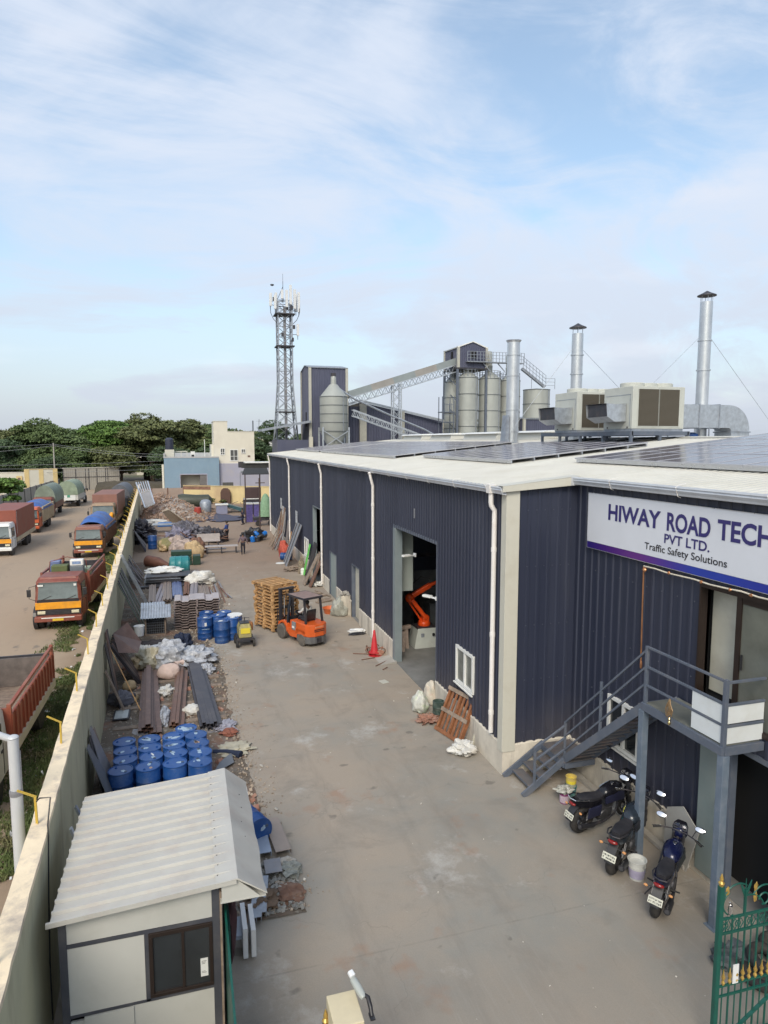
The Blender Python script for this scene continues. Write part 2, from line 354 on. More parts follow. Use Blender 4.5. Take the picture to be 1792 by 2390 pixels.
# concrete yard
k = NT('yard_concrete'); a = k.noise(.22, 5, .6); b = k.noise(1.4, 8, .65); c_ = k.noise(9, 6, .6); w = k.noise(.75, 4, .6, (1,1,1), (4,9,0)); st = k.noise(.55, 9, .72, (1,1.25,1), (2,5,0), .6)
col = k.mix(k.mr(k.ma('ADD', a, k.mr(k.y, 8, 22, .05, -.05)),.38,.62), (.355,.298,.240), (.262,.256,.232)); col = k.mix(k.mr(b,.38,.66,0,.42), col, (.355,.298,.24))
col = k.mix(k.mr(st,.52,.72,0,.50), col, (.165,.15,.132))
col = k.mix(k.mr(w,.60,.70,0,.55), col, (.33,.19,.125))
pale = k.noise(.45, 6, .7, (1,1,1), (11,2,0)); col = k.mix(k.mr(pale,.58,.70,0,.65), col, (.50,.485,.46))
# tyre tracks wandering along the yard
trk = k.ma('ADD', k.x, k.ma('MULTIPLY', k.ma('SUBTRACT', k.noise(.12,3,.5), .5), 3.0)); tb = k.mr(k.noise(2.6,6,.7,(1.6,.35,1)),.42,.62)
for at in (2.9,4.55,5.6): col = k.mix(k.ma('MULTIPLY', k.ma('MULTIPLY', k.line(trk, at, .12), tb), .20), col, (.13,.115,.10))
oil = k.noise(1.7,3,.45,(1,1,1),(3,8,2)); col = k.mix(k.mr(oil,.70,.74,0,.55), col, (.10,.09,.08))
# trodden earth further down the yard
br = k.ma('ADD', k.mr(k.y, 34, 52, -.1, 1.0), k.mr(a,.3,.7,-.3,.3), True)
col = k.mix(br, col, k.mix(b, (.225,.155,.11), (.335,.245,.18)))
dk = k.noise(.35, 6, .6, (1,.5,1), (1,7,0)); col = k.mix(k.ma('MULTIPLY', k.mr(dk,.56,.68,0,.5), k.mr(k.y, 30, 60, .35, 1)), col, (.12,.095,.08))
# brushed, scratched apron close to the gate
scr = k.noise(5, 5, .7, (2.2,.12,1), (0,0,0), .4); near = k.mr(k.y, 9.2, 10.4, 1, 0)
col = k.mix(k.ma('MULTIPLY', near, k.mr(scr,.54,.68,0,.30)), col, (.39,.365,.33))
col = k.mix(k.ma('MULTIPLY', near, .35), col, (.225,.20,.17))
fine = k.noise(45, 2, .5); col = k.mix(k.mr(fine,.35,.7,0,.22), col, (.19,.17,.15))
# slab joints
wob = k.ma('MULTIPLY', k.ma('SUBTRACT', k.noise(.8,3), .5), .05)
jx = k.line(k.ma('ADD', k.x, wob), 7.15, .010); jy = k.line(k.ma('ADD', k.y, wob), 10.55, .012); j2 = k.line(k.ma('ADD', k.y, wob), 18.4, .012); j3 = k.line(k.ma('ADD', k.y, wob), 27.2, .014); j4 = k.line(k.ma('ADD', k.x, wob), 4.1, .007)
jj = k.ma('MAXIMUM', jy, k.ma('MULTIPLY', k.ma('MAXIMUM', j2, j3), .45))
col = k.mix(k.ma('MULTIPLY', jj, k.mr(k.noise(1.1,5,.7,(1,1,1),(9,4,0)),.42,.62,.0,.30)), col, (.10,.09,.08))
cw = k.t.nodes.new('ShaderNodeTexVoronoi'); cw.feature = 'DISTANCE_TO_EDGE'; cw.inputs['Scale'].default_value = .23; mm = k.t.nodes.new('ShaderNodeVectorMath'); mm.operation = 'ADD'
nn_ = k.t.nodes.new('ShaderNodeTexNoise'); nn_.inputs['Scale'].default_value = 1.2; nn_.inputs['Detail'].default_value = 6; k.t.links.new(k.co, nn_.inputs['Vector']); k.t.links.new(k.co, mm.inputs[0]); k.t.links.new(nn_.outputs['Color'], mm.inputs[1]); k.t.links.new(mm.outputs[0], cw.inputs['Vector'])
crack = k.mr(cw.outputs['Distance'], .0, .003, .22, 0); col = k.mix(k.ma('MULTIPLY', crack, k.mr(w,.42,.5)), col, (.10,.09,.08))
yardm = k.fin(col, k.mr(b,.3,.7,.75,.95), k.ma('ADD', b, k.ma('MULTIPLY', fine, .4)), .25)
yard = S(MB().add([(-1.6,-4,.004),(10.3,-4,.004),(10.3,16,.004),(12,16,.004),(12,110,.004),(-6.4,110,.004)], [(0,1,2,3,4,5)]).build('yard_slab', yardm))
# strip of earth and rubble along the boundary wall
edge_pts = [(1.95,8.0),(1.97,12.2),(1.80,12.9),(1.15,13.1),(1.2,14.6),(1.55,15.2),(1.39,18.6),(1.32,19.5),(1.15,23),(1.25,25),(1.18,26.9),(.75,29.2),(.84,30.3),(.2,31.5),(1.4,34),(1.9,38),(1.2,42),(-.5,45),(-1.5,52)]
def edge_x(y):
    for (xa, ya), (xb, yb) in zip(edge_pts, edge_pts[1:]):
        if ya <= y <= yb: return xa + (xb-xa)*(y-ya)/max(yb-ya,1e-5)
    return edge_pts[-1][0] if y > 40 else edge_pts[0][0]
k = NT('rubble_earth'); a = k.noise(.7, 6, .6); b = k.noise(4, 9, .7); v = k.t.nodes.new('ShaderNodeTexVoronoi'); v.inputs['Scale'].default_value = 16; k.t.links.new(k.co, v.inputs['Vector'])
sepc = k.t.nodes.new('ShaderNodeSeparateColor'); k.t.links.new(v.outputs['Color'], sepc.inputs[0])
col = k.mix(b, (.085,.068,.052), (.20,.16,.125)); col = k.mix(k.mr(a,.5,.66,0,.7), col, (.25,.125,.08)); col = k.mix(k.mr(k.noise(1.3,5,.6,(1,1,1),(5,1,0)),.52,.66,0,.6), col, (.20,.20,.19))
col = k.mix(k.mr(sepc.outputs[0],.86,.93,0,.5), col, (.33,.30,.26))
rubm = k.fin(col, .95, k.ma('ADD', b, sepc.outputs[1]), .8, .04)
mb = MB(); ny, nx = 260, 26; rows = []
for j in range(ny+1):
    y = 11.9 + (52-11.9)*j/ny; xl = wallx(y) - .02; xr = edge_x(y) + .10*noise.noise(Vector((y*1.7, 3, 0))) + .05*noise.noise(Vector((y*6, 3, 0)))
    for i in range(nx+1):
        t = i/nx; x = xl + (xr-xl)*t
        h = .07*noise.noise(Vector((x*1.3, y*1.3, 0))) + .04*noise.noise(Vector((x*4, y*4, 5))) + .05
        h = max(h, 0.012)*min(1, (1-t)*5 + .0); mb.v.append((x, y, .006 + max(h, 0)))
for j in range(ny):
    for i in range(nx): q = j*(nx+1)+i; mb.f.append((q, q+1, q+nx+2, q+nx+1))
S(mb.build('rubble_strip', rubm, smooth=180))
def rubble_h(x, y): return .05 + .07*noise.noise(Vector((x*1.3, y*1.3, 0)))*.8
# loose stones and chips
stonem = M('loose_stones', (.33,.27,.215), .95, 0, .45, 2.5, bump=.3)
def scatter(name, n, fx, size, mat, seed, label, cat, lump=1.0):
    rnd = random.Random(seed); mb = MB()
    for _ in range(n):
        x, y, z = fx(rnd); s_ = size[0] + (size[1]-size[0])*rnd.random()**3
        ax = Vector((rnd.random()-.5, rnd.random()-.5, rnd.random()-.5)).normalized(); mb.m = Matrix.Translation((x, y, z)) @ Matrix.Rotation(rnd.random()*6, 4, ax)
        p = [Vector((sx*(.6+.5*rnd.random()), sy*(.6+.5*rnd.random()), sz*(.4+.4*rnd.random())*lump))*s_ for sx in (-1,1) for sy in (-1,1) for sz in (-1,1)]
        mb.add(p, [(0,1,3,2),(4,6,7,5),(0,4,5,1),(2,3,7,6),(0,2,6,4),(1,5,7,3)])
    o = mb.build(name, mat); S(o, 'stuff'); return tag(o, label, cat)
def f1(r):
    y = 12 + 36*r.random()**1.3; x = wallx(y) + .1 + (edge_x(y) - wallx(y))*r.random()*1.0; return x, y, rubble_h(x, y)*.8
scatter('stone_chips', 5200, f1, (.008, .055), stonem, 3, 'small stones and chips strewn over the earth strip beside the wall', 'rubble')
def f2(r):
    t = r.gauss(0, 1); y = 12.3 + 30*r.random(); x = edge_x(y) + abs(r.gauss(0,.28)); return x, y, .015
scatter('gravel', 1500, f2, (.006, .026), stonem, 4, 'fine grit spilt from the rubble strip onto the concrete yard', 'gravel')
def f8(r):
    x = 1.0 + .95*r.random(); y = 12.0 + 1.7*r.random(); return x, y, .05
scatter('cement_crumbs', 700, f8, (.01, .05), M('cement_crumb', (.27,.265,.25), .95, 0, .5, 3), 41, 'grey cement crumbs heaped at the corner of the rubble strip by the booth', 'rubble')
def f3(r):
    y = 14 + 15*r.random(); x = wallx(y)+.3 + (edge_x(y)-wallx(y)-.3)*r.random(); return x, y, rubble_h(x, y)*.8
scatter('brick_rubble', 130, f3, (.03, .12), brick, 9, 'reddish broken brick bits between the steel bundles', 'rubble')
chipw = M('plaster_chips', (.55,.52,.47), .9, 0, .2, 6)
def f4(r):
    y = 12.5 + 40*r.random(); x = wallx(y)+.2 + (edge_x(y)+.3-wallx(y))*r.random(); return x, y, rubble_h(x, y)*.8+.01
scatter('plaster_chips', 420, f4, (.012, .055), chipw, 12, 'whitish plaster and paper scraps littering the rubble strip', 'litter', .5)
def f5(r): return 2 + 5.9*r.random(), 8 + 50*r.random(), .012
scatter('yard_litter', 170, f5, (.006, .022), chipw, 15, 'tiny pale scraps scattered over the concrete yard', 'litter', .5)
# grass verge outside the wall
def make_grass(n, seed):
    r = np.random.default_rng(seed); y = 5 + 78*r.random(n)**1.35
    xo = (-1.76 - .0435*y) - .25
    dx = np.abs(r.normal(0, 1, n))*(.55 + .012*y); x = xo - .03 - np.clip(dx*1.25, 0, 3.0)
    keep = np.array([noise.noise(Vector((float(a)*.7+3.3, float(b)*.31+float(a)*.2, 2.4))) + .4*noise.noise(Vector((float(a)*2.1, float(b)*1.3, 7.3))) + .35*noise.noise(Vector((float(a)*.2, float(b)*.09, 1.3))) > -.12 for a, b in zip(x, y)])
    x, y = x[keep], y[keep]; n = len(x)
    h = .04 + .11*r.random(n)**2; an = r.random(n)*6.28; w = .010 + .016*r.random(n) + .0003*y
    lx, ly = np.cos(an), np.sin(an); tx, ty = r.normal(0,.05,n), r.normal(0,.05,n)
    v = np.zeros((n, 3, 3)); v[:,0] = np.c_[x-lx*w, y-ly*w, np.zeros(n)]; v[:,1] = np.c_[x+lx*w, y+ly*w, np.zeros(n)]; v[:,2] = np.c_[x+tx, y+ty, h]
    me = bpy.data.meshes.new('grass'); me.vertices.add(n*3); me.loops.add(n*3); me.polygons.add(n)
    me.vertices.foreach_set('co', v.ravel()); me.loops.foreach_set('vertex_index', np.arange(n*3)); me.polygons.foreach_set('loop_start', np.arange(0, n*3, 3)); me.polygons.foreach_set('loop_total', np.full(n, 3)); me.update()
    gm = M('grass', (.085,.115,.036), .8, 0, .5, .9, dirt=(.20,.165,.085), da=.85, ds=1.1); me.materials.append(gm)
    o = bpy.data.objects.new('grass', me); scene.collection.objects.link(o); S(o, 'stuff'); tag(o, 'patchy green grass along the outer foot of the boundary wall', 'grass')
make_grass(210000, 5)
def f6(r):
    y = 10 + 45*r.random()**1.3; x = wallx(y) - .4 - 1.6*r.random(); return x, y, .03
scatter('roadside_litter', 150, f6, (.02, .10), M('litter', (.52,.53,.55), .6, 0, .3, 5), 22, 'pale plastic and paper litter in the grass outside the wall', 'litter', .4)
# ---------------------------------------------------------------- boundary wall with its yellow posts
bw = T('boundary_wall', 'long pale yellow plastered wall between truck lot and yard', 'wall', (0,0,0))
mb = MB(); mc = MB(); N_ = 220
for j in range(N_+1):
    y = 3.0 + (100-3.0)*(j/N_)**1.6; wv = .018*noise.noise(Vector((y*1.1, 0, 0))) + .012*noise.noise(Vector((y*4, 2, 0)))
    wo = .02*noise.noise(Vector((y*1.3, 9, 0))); zt = 3.0 + .012*noise.noise(Vector((y*2, 4, 0)))
    x = wallx(y)
    mb.v += [(x, y, -.02), (x, y, 2.93), (x-.24, y, 2.93), (x-.24, y, -.02)]
    mc.v += [(x+.018+wv, y, 2.93), (x+.012+wv, y, zt), (x-.262+wo, y, zt), (x-.268+wo, y, 2.93)]
for m_ in (mb, mc):
    for j in range(N_):
        for a, b in ((0,1),(1,2),(2,3)) + (((3,0),) if m_ is mc else ()): m_.f.append((j*4+a, j*4+b, j*4+4+b, j*4+4+a))
    m_.f += [(0,1,2,3)[::-1], (N_*4, N_*4+1, N_*4+2, N_*4+3)]
mb.build('wall_face', bwall, bw); mc.build('coping', ledge, bw)
ys = [8.1] + [11.14 + 2.98*i for i in range(26)]
def make_post():
    t = T('angle_post', 'yellow cranked angle post standing on the boundary wall coping', 'post', group='yellow angle posts along the boundary wall')
    m_ = MB(); m_.box(-.035, .0, -.004, .004, 0, .44); m_.box(-.0045, .0045, -.034, .004, 0, .44); m_.build('upright', postY, t)
    m_ = MB(); m_.bar((0,0,.43), (-.26,-.02,.59), .045, .008); m_.bar((0,.015,.425), (-.26,-.005,.585), .008, .035); m_.build('arm', postY, t)
    return t
p0 = make_post()
nms = {0:'yellow cranked post on the wall nearest the booth corner, partly out of frame',1:'yellow cranked post with a black cable looped over it',2:'yellow cranked post beside the tail of the near red open truck',3:'yellow cranked post above the slate coloured litter heap in the grass'}
for i, y in enumerate(ys):
    o = p0 if i == 0 else dup(p0)
    o.location = (wallx(y) - .15, y, 3.0); o.rotation_euler = (random.Random(i).uniform(-.03,.03), random.Random(i*3).uniform(-.04,.04), random.Random(i*7).uniform(-.1,.1)+.04)
    if i in nms: o['label'] = nms[i]
    elif i < 14: o['label'] = 'yellow cranked post in the evenly spaced row beside the two yellow and red trucks'
    else: o['label'] = 'small yellow cranked post in the far close-set row towards the end of the wall'
cb = MB(); a = Vector((wallx(11.1)-.15, 11.1, 3.38)); 
cb.path([a, a+Vector((.05,-.02,.06)), a+Vector((.22,-.1,.09)), (wallx(10.85)+.03,10.85,3.1), (wallx(10.8)+.04,10.8,2.95), (wallx(10.6)+.03,10.6,2.1), (wallx(10.4)+.03,10.4,1.2), (wallx(10.3)+.04,10.3,.3)], .012, 6)
tag(cb.build('cable', blackp, smooth=True), 'thin black cable draped over the coping and down the wall by the booth', 'cable')
# ================================================================ WAREHOUSE
XW, XS, YC, YF, YN = 8.03, 10.07, 15.71, 66.2, 1.5     # west wall, sign wall, south short wall, far end, near end
XR, XE = 20.6, 34.0                                     # ridge and east wall
RS = .105
def rz_(x): return 7.80 + RS*(x - 7.9) if x <= XR else 7.80 + RS*(XR-7.9) - RS*(x-XR)
wh = T('warehouse', 'long dark blue ribbed metal warehouse with pale roof and white plinth', 'building', (0,0,0))
def cladding(name, axis, c, u0, u1, ztop, openings, n_out, parent=wh, pitch=.25, z0=.02, mat=blue_clad):
    """ribbed sheet on a vertical plane with rectangular openings; axis is the running direction"""
    cuts = sorted(set([u0, u1] + [q for o in openings for q in o[:2] if u0 < q < u1])); mb = MB()
    for a, b in zip(cuts, cuts[1:]):
        segs = [(z0, None)]
        for oa, ob, za, zb in openings:
            if oa <= a + 1e-6 and ob >= b - 1e-6:
                ns = []
                for s0, s1 in segs:
                    e = 99 if s1 is None else s1
                    if zb <= s0 or za >= e: ns.append((s0, s1)); continue
                    if za > s0: ns.append((s0, za))
                    if zb < e: ns.append((zb, s1))
                segs = ns
        for s0, s1 in segs:
            o = (c, a, s0) if axis == 'y' else (a, c, s0); u = (0,1,0) if axis == 'y' else (1,0,0)
            f = (lambda x, a=a, s0=s0, s1=s1: (ztop(a+x) if s1 is None else s1) - s0)
            mb.corr(o, u, (0,0,1), b-a, 1, pitch, .032, ph=a, vtop=f, nrm=n_out)
    return mb.build(name, mat, parent)
W_OP = [(20.79, 25.6, -1, 5.55), (36.45, 38.2, -1, 2.56), (31.25, 32.75, -1, 2.75), (40.35, 43.5, -1, 4.73), (17.65, 18.97, 1.5, 2.68), (45.3, 46.85, 1.0, 2.25)]
cladding('west_cladding', 'y', XW, YC, YF, lambda u: 7.72, W_OP, (-1,0,0), z0=.80)
cladding('south_cladding', 'x', YC, XW, XS, lambda u: rz_(u)-.05, [], (0,-1,0), z0=.84, pitch=.3)
S_OP = [(8.5, 11.06, 3.58, 6.11), (8.9, 10.07, -1, 3.15), (12.75, 13.98, 1.45, 2.70)]
cladding('sign_wall_cladding', 'y', XS, YN, YC, lambda u: 7.93, S_OP, (-1,0,0), z0=.80, pitch=.3)
cladding('far_cladding', 'x', YF, XW, XE, lambda u: rz_(u)-.05, [], (0,1,0))
cladding('east_cladding', 'y', XE, YN, YF, lambda u: rz_(XE)-.05, [], (1,0,0))
cladding('near_cladding', 'x', YN, XS, XE, lambda u: rz_(u)-.05, [], (0,-1,0))
# plinth with chipped top edge
def plinth(name, pts_out, thick, n_out):
    (xa, ya), (xb, yb) = pts_out; L_ = math.hypot(xb-xa, yb-ya); n = int(L_/.12); mb = MB(); no = Vector((*n_out, 0)); d = Vector((xb-xa, yb-ya, 0))/L_
    prev = None
    for i in range(n+1):
        s_ = L_*i/n; p = Vector((xa, ya, 0)) + d*s_; u = (p.y if abs(d.y) > .5 else p.x)
        h = .85 + .035*noise.noise(Vector((u*2.3, 1, 0))) + .03*noise.noise(Vector((u*9, 2, 0)))
        ring = [p + no*thick, p + no*thick + Vector((0,0,h-.03)), p + no*(thick-.03) + Vector((0,0,h)), p + Vector((0,0,h)) - no*.1, p - no*.1]
        if prev is not None:
            o = len(mb.v); mb.v += [tuple(q) for q in prev + ring]; mb.f += [(o+j, o+j+1, o+6+j, o+5+j) for j in range(4)]
        prev = ring
    return mb.build(name, plinth_m, wh)
for a, b in ((YC-.06,20.76),(25.62,31.22),(32.78,36.43),(38.22,40.3),(43.55,YF)): plinth('plinth', ((XW, a), (XW, b)), .06, (-1,0))
plinth('plinth', ((XW-.06, YC), (XS, YC)), .055, (0,-1))
plinth('plinth', ((XS, YN), (XS, 8.85)), .05, (-1,0)); plinth('plinth', ((XS, 10.1), (XS, YC)), .05, (-1,0))
# reveals (door jambs) so openings have depth
def reveal(name, x, ya, yb, za, zb, depth, mat, t=.06):
    mb = MB(); mb.box(x-.03, x+depth, ya-t, ya, za, zb+t); mb.box(x-.03, x+depth, yb, yb+t, za, zb+t); mb.box(x-.027, x+depth, ya, yb, zb, zb+t); return mb.build(name, mat, wh)
reveal('door_frame', XW, 20.79, 25.6, 0, 5.55, .22, steelg, .12)
mb = MB(); mb.box(XW-.06, XW+.25, 25.32, 25.6, 0, 5.54); mb.build('door_post', M('jamb_grey', (.19,.225,.24), .5, 0, .08, 2, dirt=(.3,.3,.3), da=.2), wh)
reveal('door_frame', XW, 40.35, 43.5, 0, 4.73, .22, M('jamb_grey', (0,0,0)), .08)
reveal('door_frame', XW, 31.25, 32.75, 0, 2.75, .2, steelg); reveal('door_frame', XW, 36.45, 38.2, 0, 2.56, .1, steelg)
doorg = M('door_leaf_grey', (.24,.29,.29), .45, 0, .06, 2, dirt=(.33,.33,.31), da=.3)
doorc = M('door_leaf_cream', (.52,.50,.42), .5, 0, .08, 2, dirt=(.35,.3,.25), da=.4)
MB().box(XW+.03, XW+.08, 36.47, 38.18, .03, 2.54).build('door_leaf', doorg, wh, bev=.008)
d2 = MB().box(XW+.16, XW+.21, 31.27, 32.73, .03, 2.73).build('door_leaf', doorc, wh, bev=.008); MB().box(XW+.08, XW+.15, 31.5, 31.58, .95, 1.55).build('door_handle', blackp, d2)
# windows: frame + two sliding panes
def window(x, ya, yb, za, zb, nrm=-1, fr=.09, mat=white, glass=glassd):
    mb = MB(); xo, xi = (x - .055, x + .05)
    mb.box(xo, xi, ya, yb, za, za+fr); mb.box(xo, xi, ya, yb, zb-fr, zb); mb.box(xo, xi, ya, ya+fr, za+fr, zb-fr); mb.box(xo, xi, yb-fr, yb, za+fr, zb-fr)
    m_ = (ya+yb)/2; mb.box(xo+.012, xi, m_-fr*.55, m_+fr*.55, za+fr, zb-fr)
    f = mb.build('window_frame', mat, wh, bev=.006)
    for a, b, dx in ((ya+fr, m_-fr*.55, .02), (m_+fr*.55, yb-fr, .0)):
        MB().box(x+dx-.004, x+dx+.004, a, b, za+fr, zb-fr).build('pane', glass, f)
    MB().box(xo-.05, xo-.002, ya-.04, yb+.04, za-.045, za-.005).build('sill', mat, f)
    return f
window(XW-.01, 17.65, 18.97, 1.5, 2.68, glass=M('hazy_glass', (.13,.14,.13), .12, 0, .4, 1.5, spec=.8)); window(XW-.01, 45.3, 46.85, 1.0, 2.25, glass=M('hazy_glass', (0,0,0))); window(XS-.01, 12.75, 13.98, 1.45, 2.70)
# corner trim of the cream flashing
mb = MB(); mb.prism([(XW-.085,YC-.085),(XW+.30,YC-.085),(XW+.30,YC-.045),(XW-.045,YC-.045),(XW-.045,YC+.20),(XW-.085,YC+.20)], 'z', .66, 7.74); mb.build('corner_trim', cream, wh, bev=.006)
mb = MB(); mb.prism([(7.78, 7.70),(10.02, rz_(10.02)-.17),(10.02, rz_(10.02)+.055),(7.78, rz_(7.78)+.06)], 'y', YC-.20, YC-.16); mb.prism([(7.78, rz_(7.78)+.062),(10.05, rz_(10.05)+.062),(10.05, rz_(10.05)+.07),(7.78, rz_(7.78)+.07)], 'y', YC-.20, YC+.25)
mb.build('rake_flashing', cream, wh)
mb = MB(); mb.prism([(7.78, rz_(7.78)-.16),(XR, rz_(XR)-.16),(XE, rz_(XE)-.16),(XE, rz_(XE)+.06),(XR, rz_(XR)+.06),(7.78, rz_(7.78)+.06)], 'y', YF+.14, YF+.18); mb.build('rake_flashing', cream, wh)
# roof: ribbed sheets, ribs run up the slope
mb = MB(); sl = math.hypot(1, RS); up = Vector((1, 0, RS)).normalized()
mb.corr((7.86, YC-.18, rz_(7.86)), (0,1,0), up, YF+.16-YC+.18, (XR-7.86)*sl, .25, .03, ph=.1, nrm=(-RS,0,1))
mb.corr((9.93, YN-.1, rz_(9.93)), (0,1,0), up, YC-.18-YN+.1, (XR-9.93)*sl, .25, .03, ph=.02, nrm=(-RS,0,1))
dn = Vector((1, 0, -RS)).normalized(); mb.corr((XR, YN-.1, rz_(XR)), (0,1,0), dn, YF+.26-YN, (XE+.15-XR)*sl, .25, .03, nrm=(RS,0,1))
mb.build('roof', roofm, wh)
mb = MB(); mb.prism([(XR-.35, rz_(XR)-.02+.035-.0),(XR, rz_(XR)+.075),(XR+.35, rz_(XR)+.015),(XR, rz_(XR)+.06)], 'y', YN-.1, YF+.2); mb.build('ridge_cap', cream, wh)
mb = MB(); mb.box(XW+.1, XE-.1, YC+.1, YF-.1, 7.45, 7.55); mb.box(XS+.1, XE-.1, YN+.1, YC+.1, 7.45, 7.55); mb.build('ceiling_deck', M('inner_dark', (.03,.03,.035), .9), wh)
# gutters
def gutter(x, z, ya, yb):
    pr_ = [(x+.02,z),(x-.15,z),(x-.155,z-.03),(x-.125,z-.05),(x-.14,z-.085),(x-.10,z-.15),(x-.09,z-.19),(x+.02,z-.21)]
    inn = [(x+.0,z-.19),(x-.075,z-.17),(x-.12,z-.06),(x-.13,z-.012)]
    mb = MB(); mb.prism([pr_[0], (x+.02,z-.21), (x-.09,z-.19), (x-.10,z-.15), (x-.14,z-.085), (x-.125,z-.05), (x-.155,z-.03), (x-.15,z), (x-.135,z), (x-.11,z-.05),(x-.08,z-.16),(x+.0,z-.18)], 'y', ya, yb)
    g_ = mb.build('gutter', gutm, wh)
    y = ya + .9
    while y < min(yb, ya+60):
        MB().path([(x+.1, y, z+.06), (x-.1, y, z+.03), (x-.162, y, z-.02), (x-.135, y, z-.09), (x-.10, y, z-.2), (x-.02, y, z-.235)], .008, 6).build('gutter_strap', pvc, g_)
        y += 2.3
gutter(7.88, 7.83, YC-.15, YF+.1); gutter(9.93, 8.06, YN, YC-.22)
MB().box(9.75, 9.96, YC-.225, YC-.205, 7.84, 8.07).build('gutter_end', gutm, wh)
# downpipes
pm = None
for i, y in enumerate((16.25, 28.4, 40.15, 53.3, 66.0)):
    mb = MB(); xw = XW - .12
    if i == 0: mb.path([(7.80,y,7.72),(7.80,y,7.38),(7.81,y,7.30),(xw-.0,y,7.16),(xw,y,7.05),(xw,y,.98)], .068, 14); mb.box(7.70,7.90,y-.1,y+.1,7.63,7.86)
    else: mb.path([(7.79,y+.05,7.62),(7.80,y,7.45),(xw,y,7.05),(xw,y,6.95),(xw,y,.2 if i != 3 else .5)], .065, 12); mb.ball((7.79,y+.04,7.6), (.1,.1,.07), 12, 6)
    o = mb.build('downpipe', pvc, wh, smooth=True)
    for z in ((6.2, 3.8, 1.4) if i else (6.1, 3.75, 1.55)): MB().lathe([(.077,z-.06),(.077,z+.06)], 14, (xw, y, 0)).build('collar', pvc, o); MB().box(xw-.01, XW, y+.07, y+.10, z-.02, z+.02).build('clip', galv, o)
# concrete floor inside and inner partitions seen through the openings
inm = M('inner_floor', (.20,.20,.195), .6, 0, .2, 1.5, dirt=(.12,.12,.12), da=.5)
MB().box(XW+.0, XE-.1, YC+.02, YF-.1, -.01, .022).box(XS+.0, XE-.1, YN+.1, YC+.02, -.01, .022).build('floor_slab', inm, wh)
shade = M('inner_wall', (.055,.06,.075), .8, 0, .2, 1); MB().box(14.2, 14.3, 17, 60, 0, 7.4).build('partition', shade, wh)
mb = MB(); mb.box(8.30, 8.97, 26.0, 26.08, 2.80, 5.5); mb.build('inner_panel', M('inner_panel', (.36,.40,.38), .5, 0, .05, 2), wh)
mb = MB(); mb.box(9.3,13.9,29.3,29.4,3.6,3.75); mb.box(9.5,9.6,29.3,29.4,0,3.6); mb.box(12.6,12.75,29.3,29.4,0,3.6); mb.build('inner_frame', darkst, wh)
for i_, (x_, y_, z_, a_, b_, c_) in enumerate(((8.7,29.6,0,.9,.7,1.9),(9.9,30.6,0,1.1,.8,2.6),(11.2,29.0,0,1.0,.9,1.5),(12.4,30.2,0,1.2,1.0,3.1),(10.6,28.6,2.0,1.6,.08,1.1),(9.2,30.9,3.2,.7,.1,1.4))):
    MB().box(x_-a_/2, x_+a_/2, y_-b_/2, y_+b_/2, z_, z_+c_).build('inner_rack', M('rack_grey',(.10,.11,.12),.6,.1,.3,3,dirt=(.2,.19,.17),da=.4), wh, bev=.02)
mb = MB(); mb.box(XW+.6, XW+.7, 41.6, 44.4, 2.2, 4.6); mb.build('inner_panel', M('inner_panel', (0,0,0)), wh)
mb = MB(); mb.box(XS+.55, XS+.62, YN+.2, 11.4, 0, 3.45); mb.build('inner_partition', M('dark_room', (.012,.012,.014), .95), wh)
MB().box(XS+.02, XS+3.6, YN+.2, 11.8, 3.46, 3.57).build('upper_floor', inm, wh)
# upper sliding door of the sign wall
brn = M('bronze_aluminium', (.038,.026,.022), .4, .4, .1, 3)
mb = MB(); mb.box(XS-.05, XS+.13, 8.5, 11.06, 6.05, 6.14); mb.box(XS-.05, XS+.13, 11.02, 11.06, 3.6, 6.05); mb.box(XS-.045, XS+.13, 8.5, 10.98, 3.56, 3.66); mb.box(XS+.0, XS+.10, 10.02, 10.14, 3.66, 6.05); mb.box(XS+.01, XS+.09, 8.5, 10.02, 5.93, 6.05)
ud = mb.build('sliding_door', brn, wh)
MB().box(XS+.03, XS+.04, 8.5, 10.02, 3.66, 5.93).build('glass', M('door_glass', (.14,.145,.125), .06, 0, .25, 1.2, spec=.8), ud)
MB().box(XS+.3, XS+.36, 10.05, 11.05, 3.85, 6.0).build('inner_screen', doorc, ud)
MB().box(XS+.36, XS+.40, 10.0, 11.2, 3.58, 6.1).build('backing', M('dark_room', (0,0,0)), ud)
MB().box(XS-.015, XS+.0, 9.93, 9.97, 4.65, 4.95).build('pull', blackp, ud)
# ground-floor steel door, leaf folded back on the wall
gd = MB().box(XS-.11, XS-.05, 10.12, 10.76, .16, 3.12).build('door_leaf', M('steel_door', (.20,.24,.235), .45, 0, .08, 2, dirt=(.25,.25,.22), da=.35), wh, bev=.006)
MB().path([(XS-.12,10.2,1.92),(XS-.19,10.16,1.9),(XS-.2,10.1,1.78)], .018, 6).build('handle', chrome, gd); MB().box(XS-.14,XS-.11,10.13,10.25,1.3,1.42).build('bolt', galv, gd)
mb = MB(); mb.box(XS-.05, XS+.1, 10.0, 10.10, 0, 3.18); mb.box(XS-.05, XS+.1, 8.82, 8.92, 0, 3.18); mb.box(XS-.045, XS+.1, 8.92, 10.0, 3.08, 3.18); mb.build('door_frame', steelg, wh)
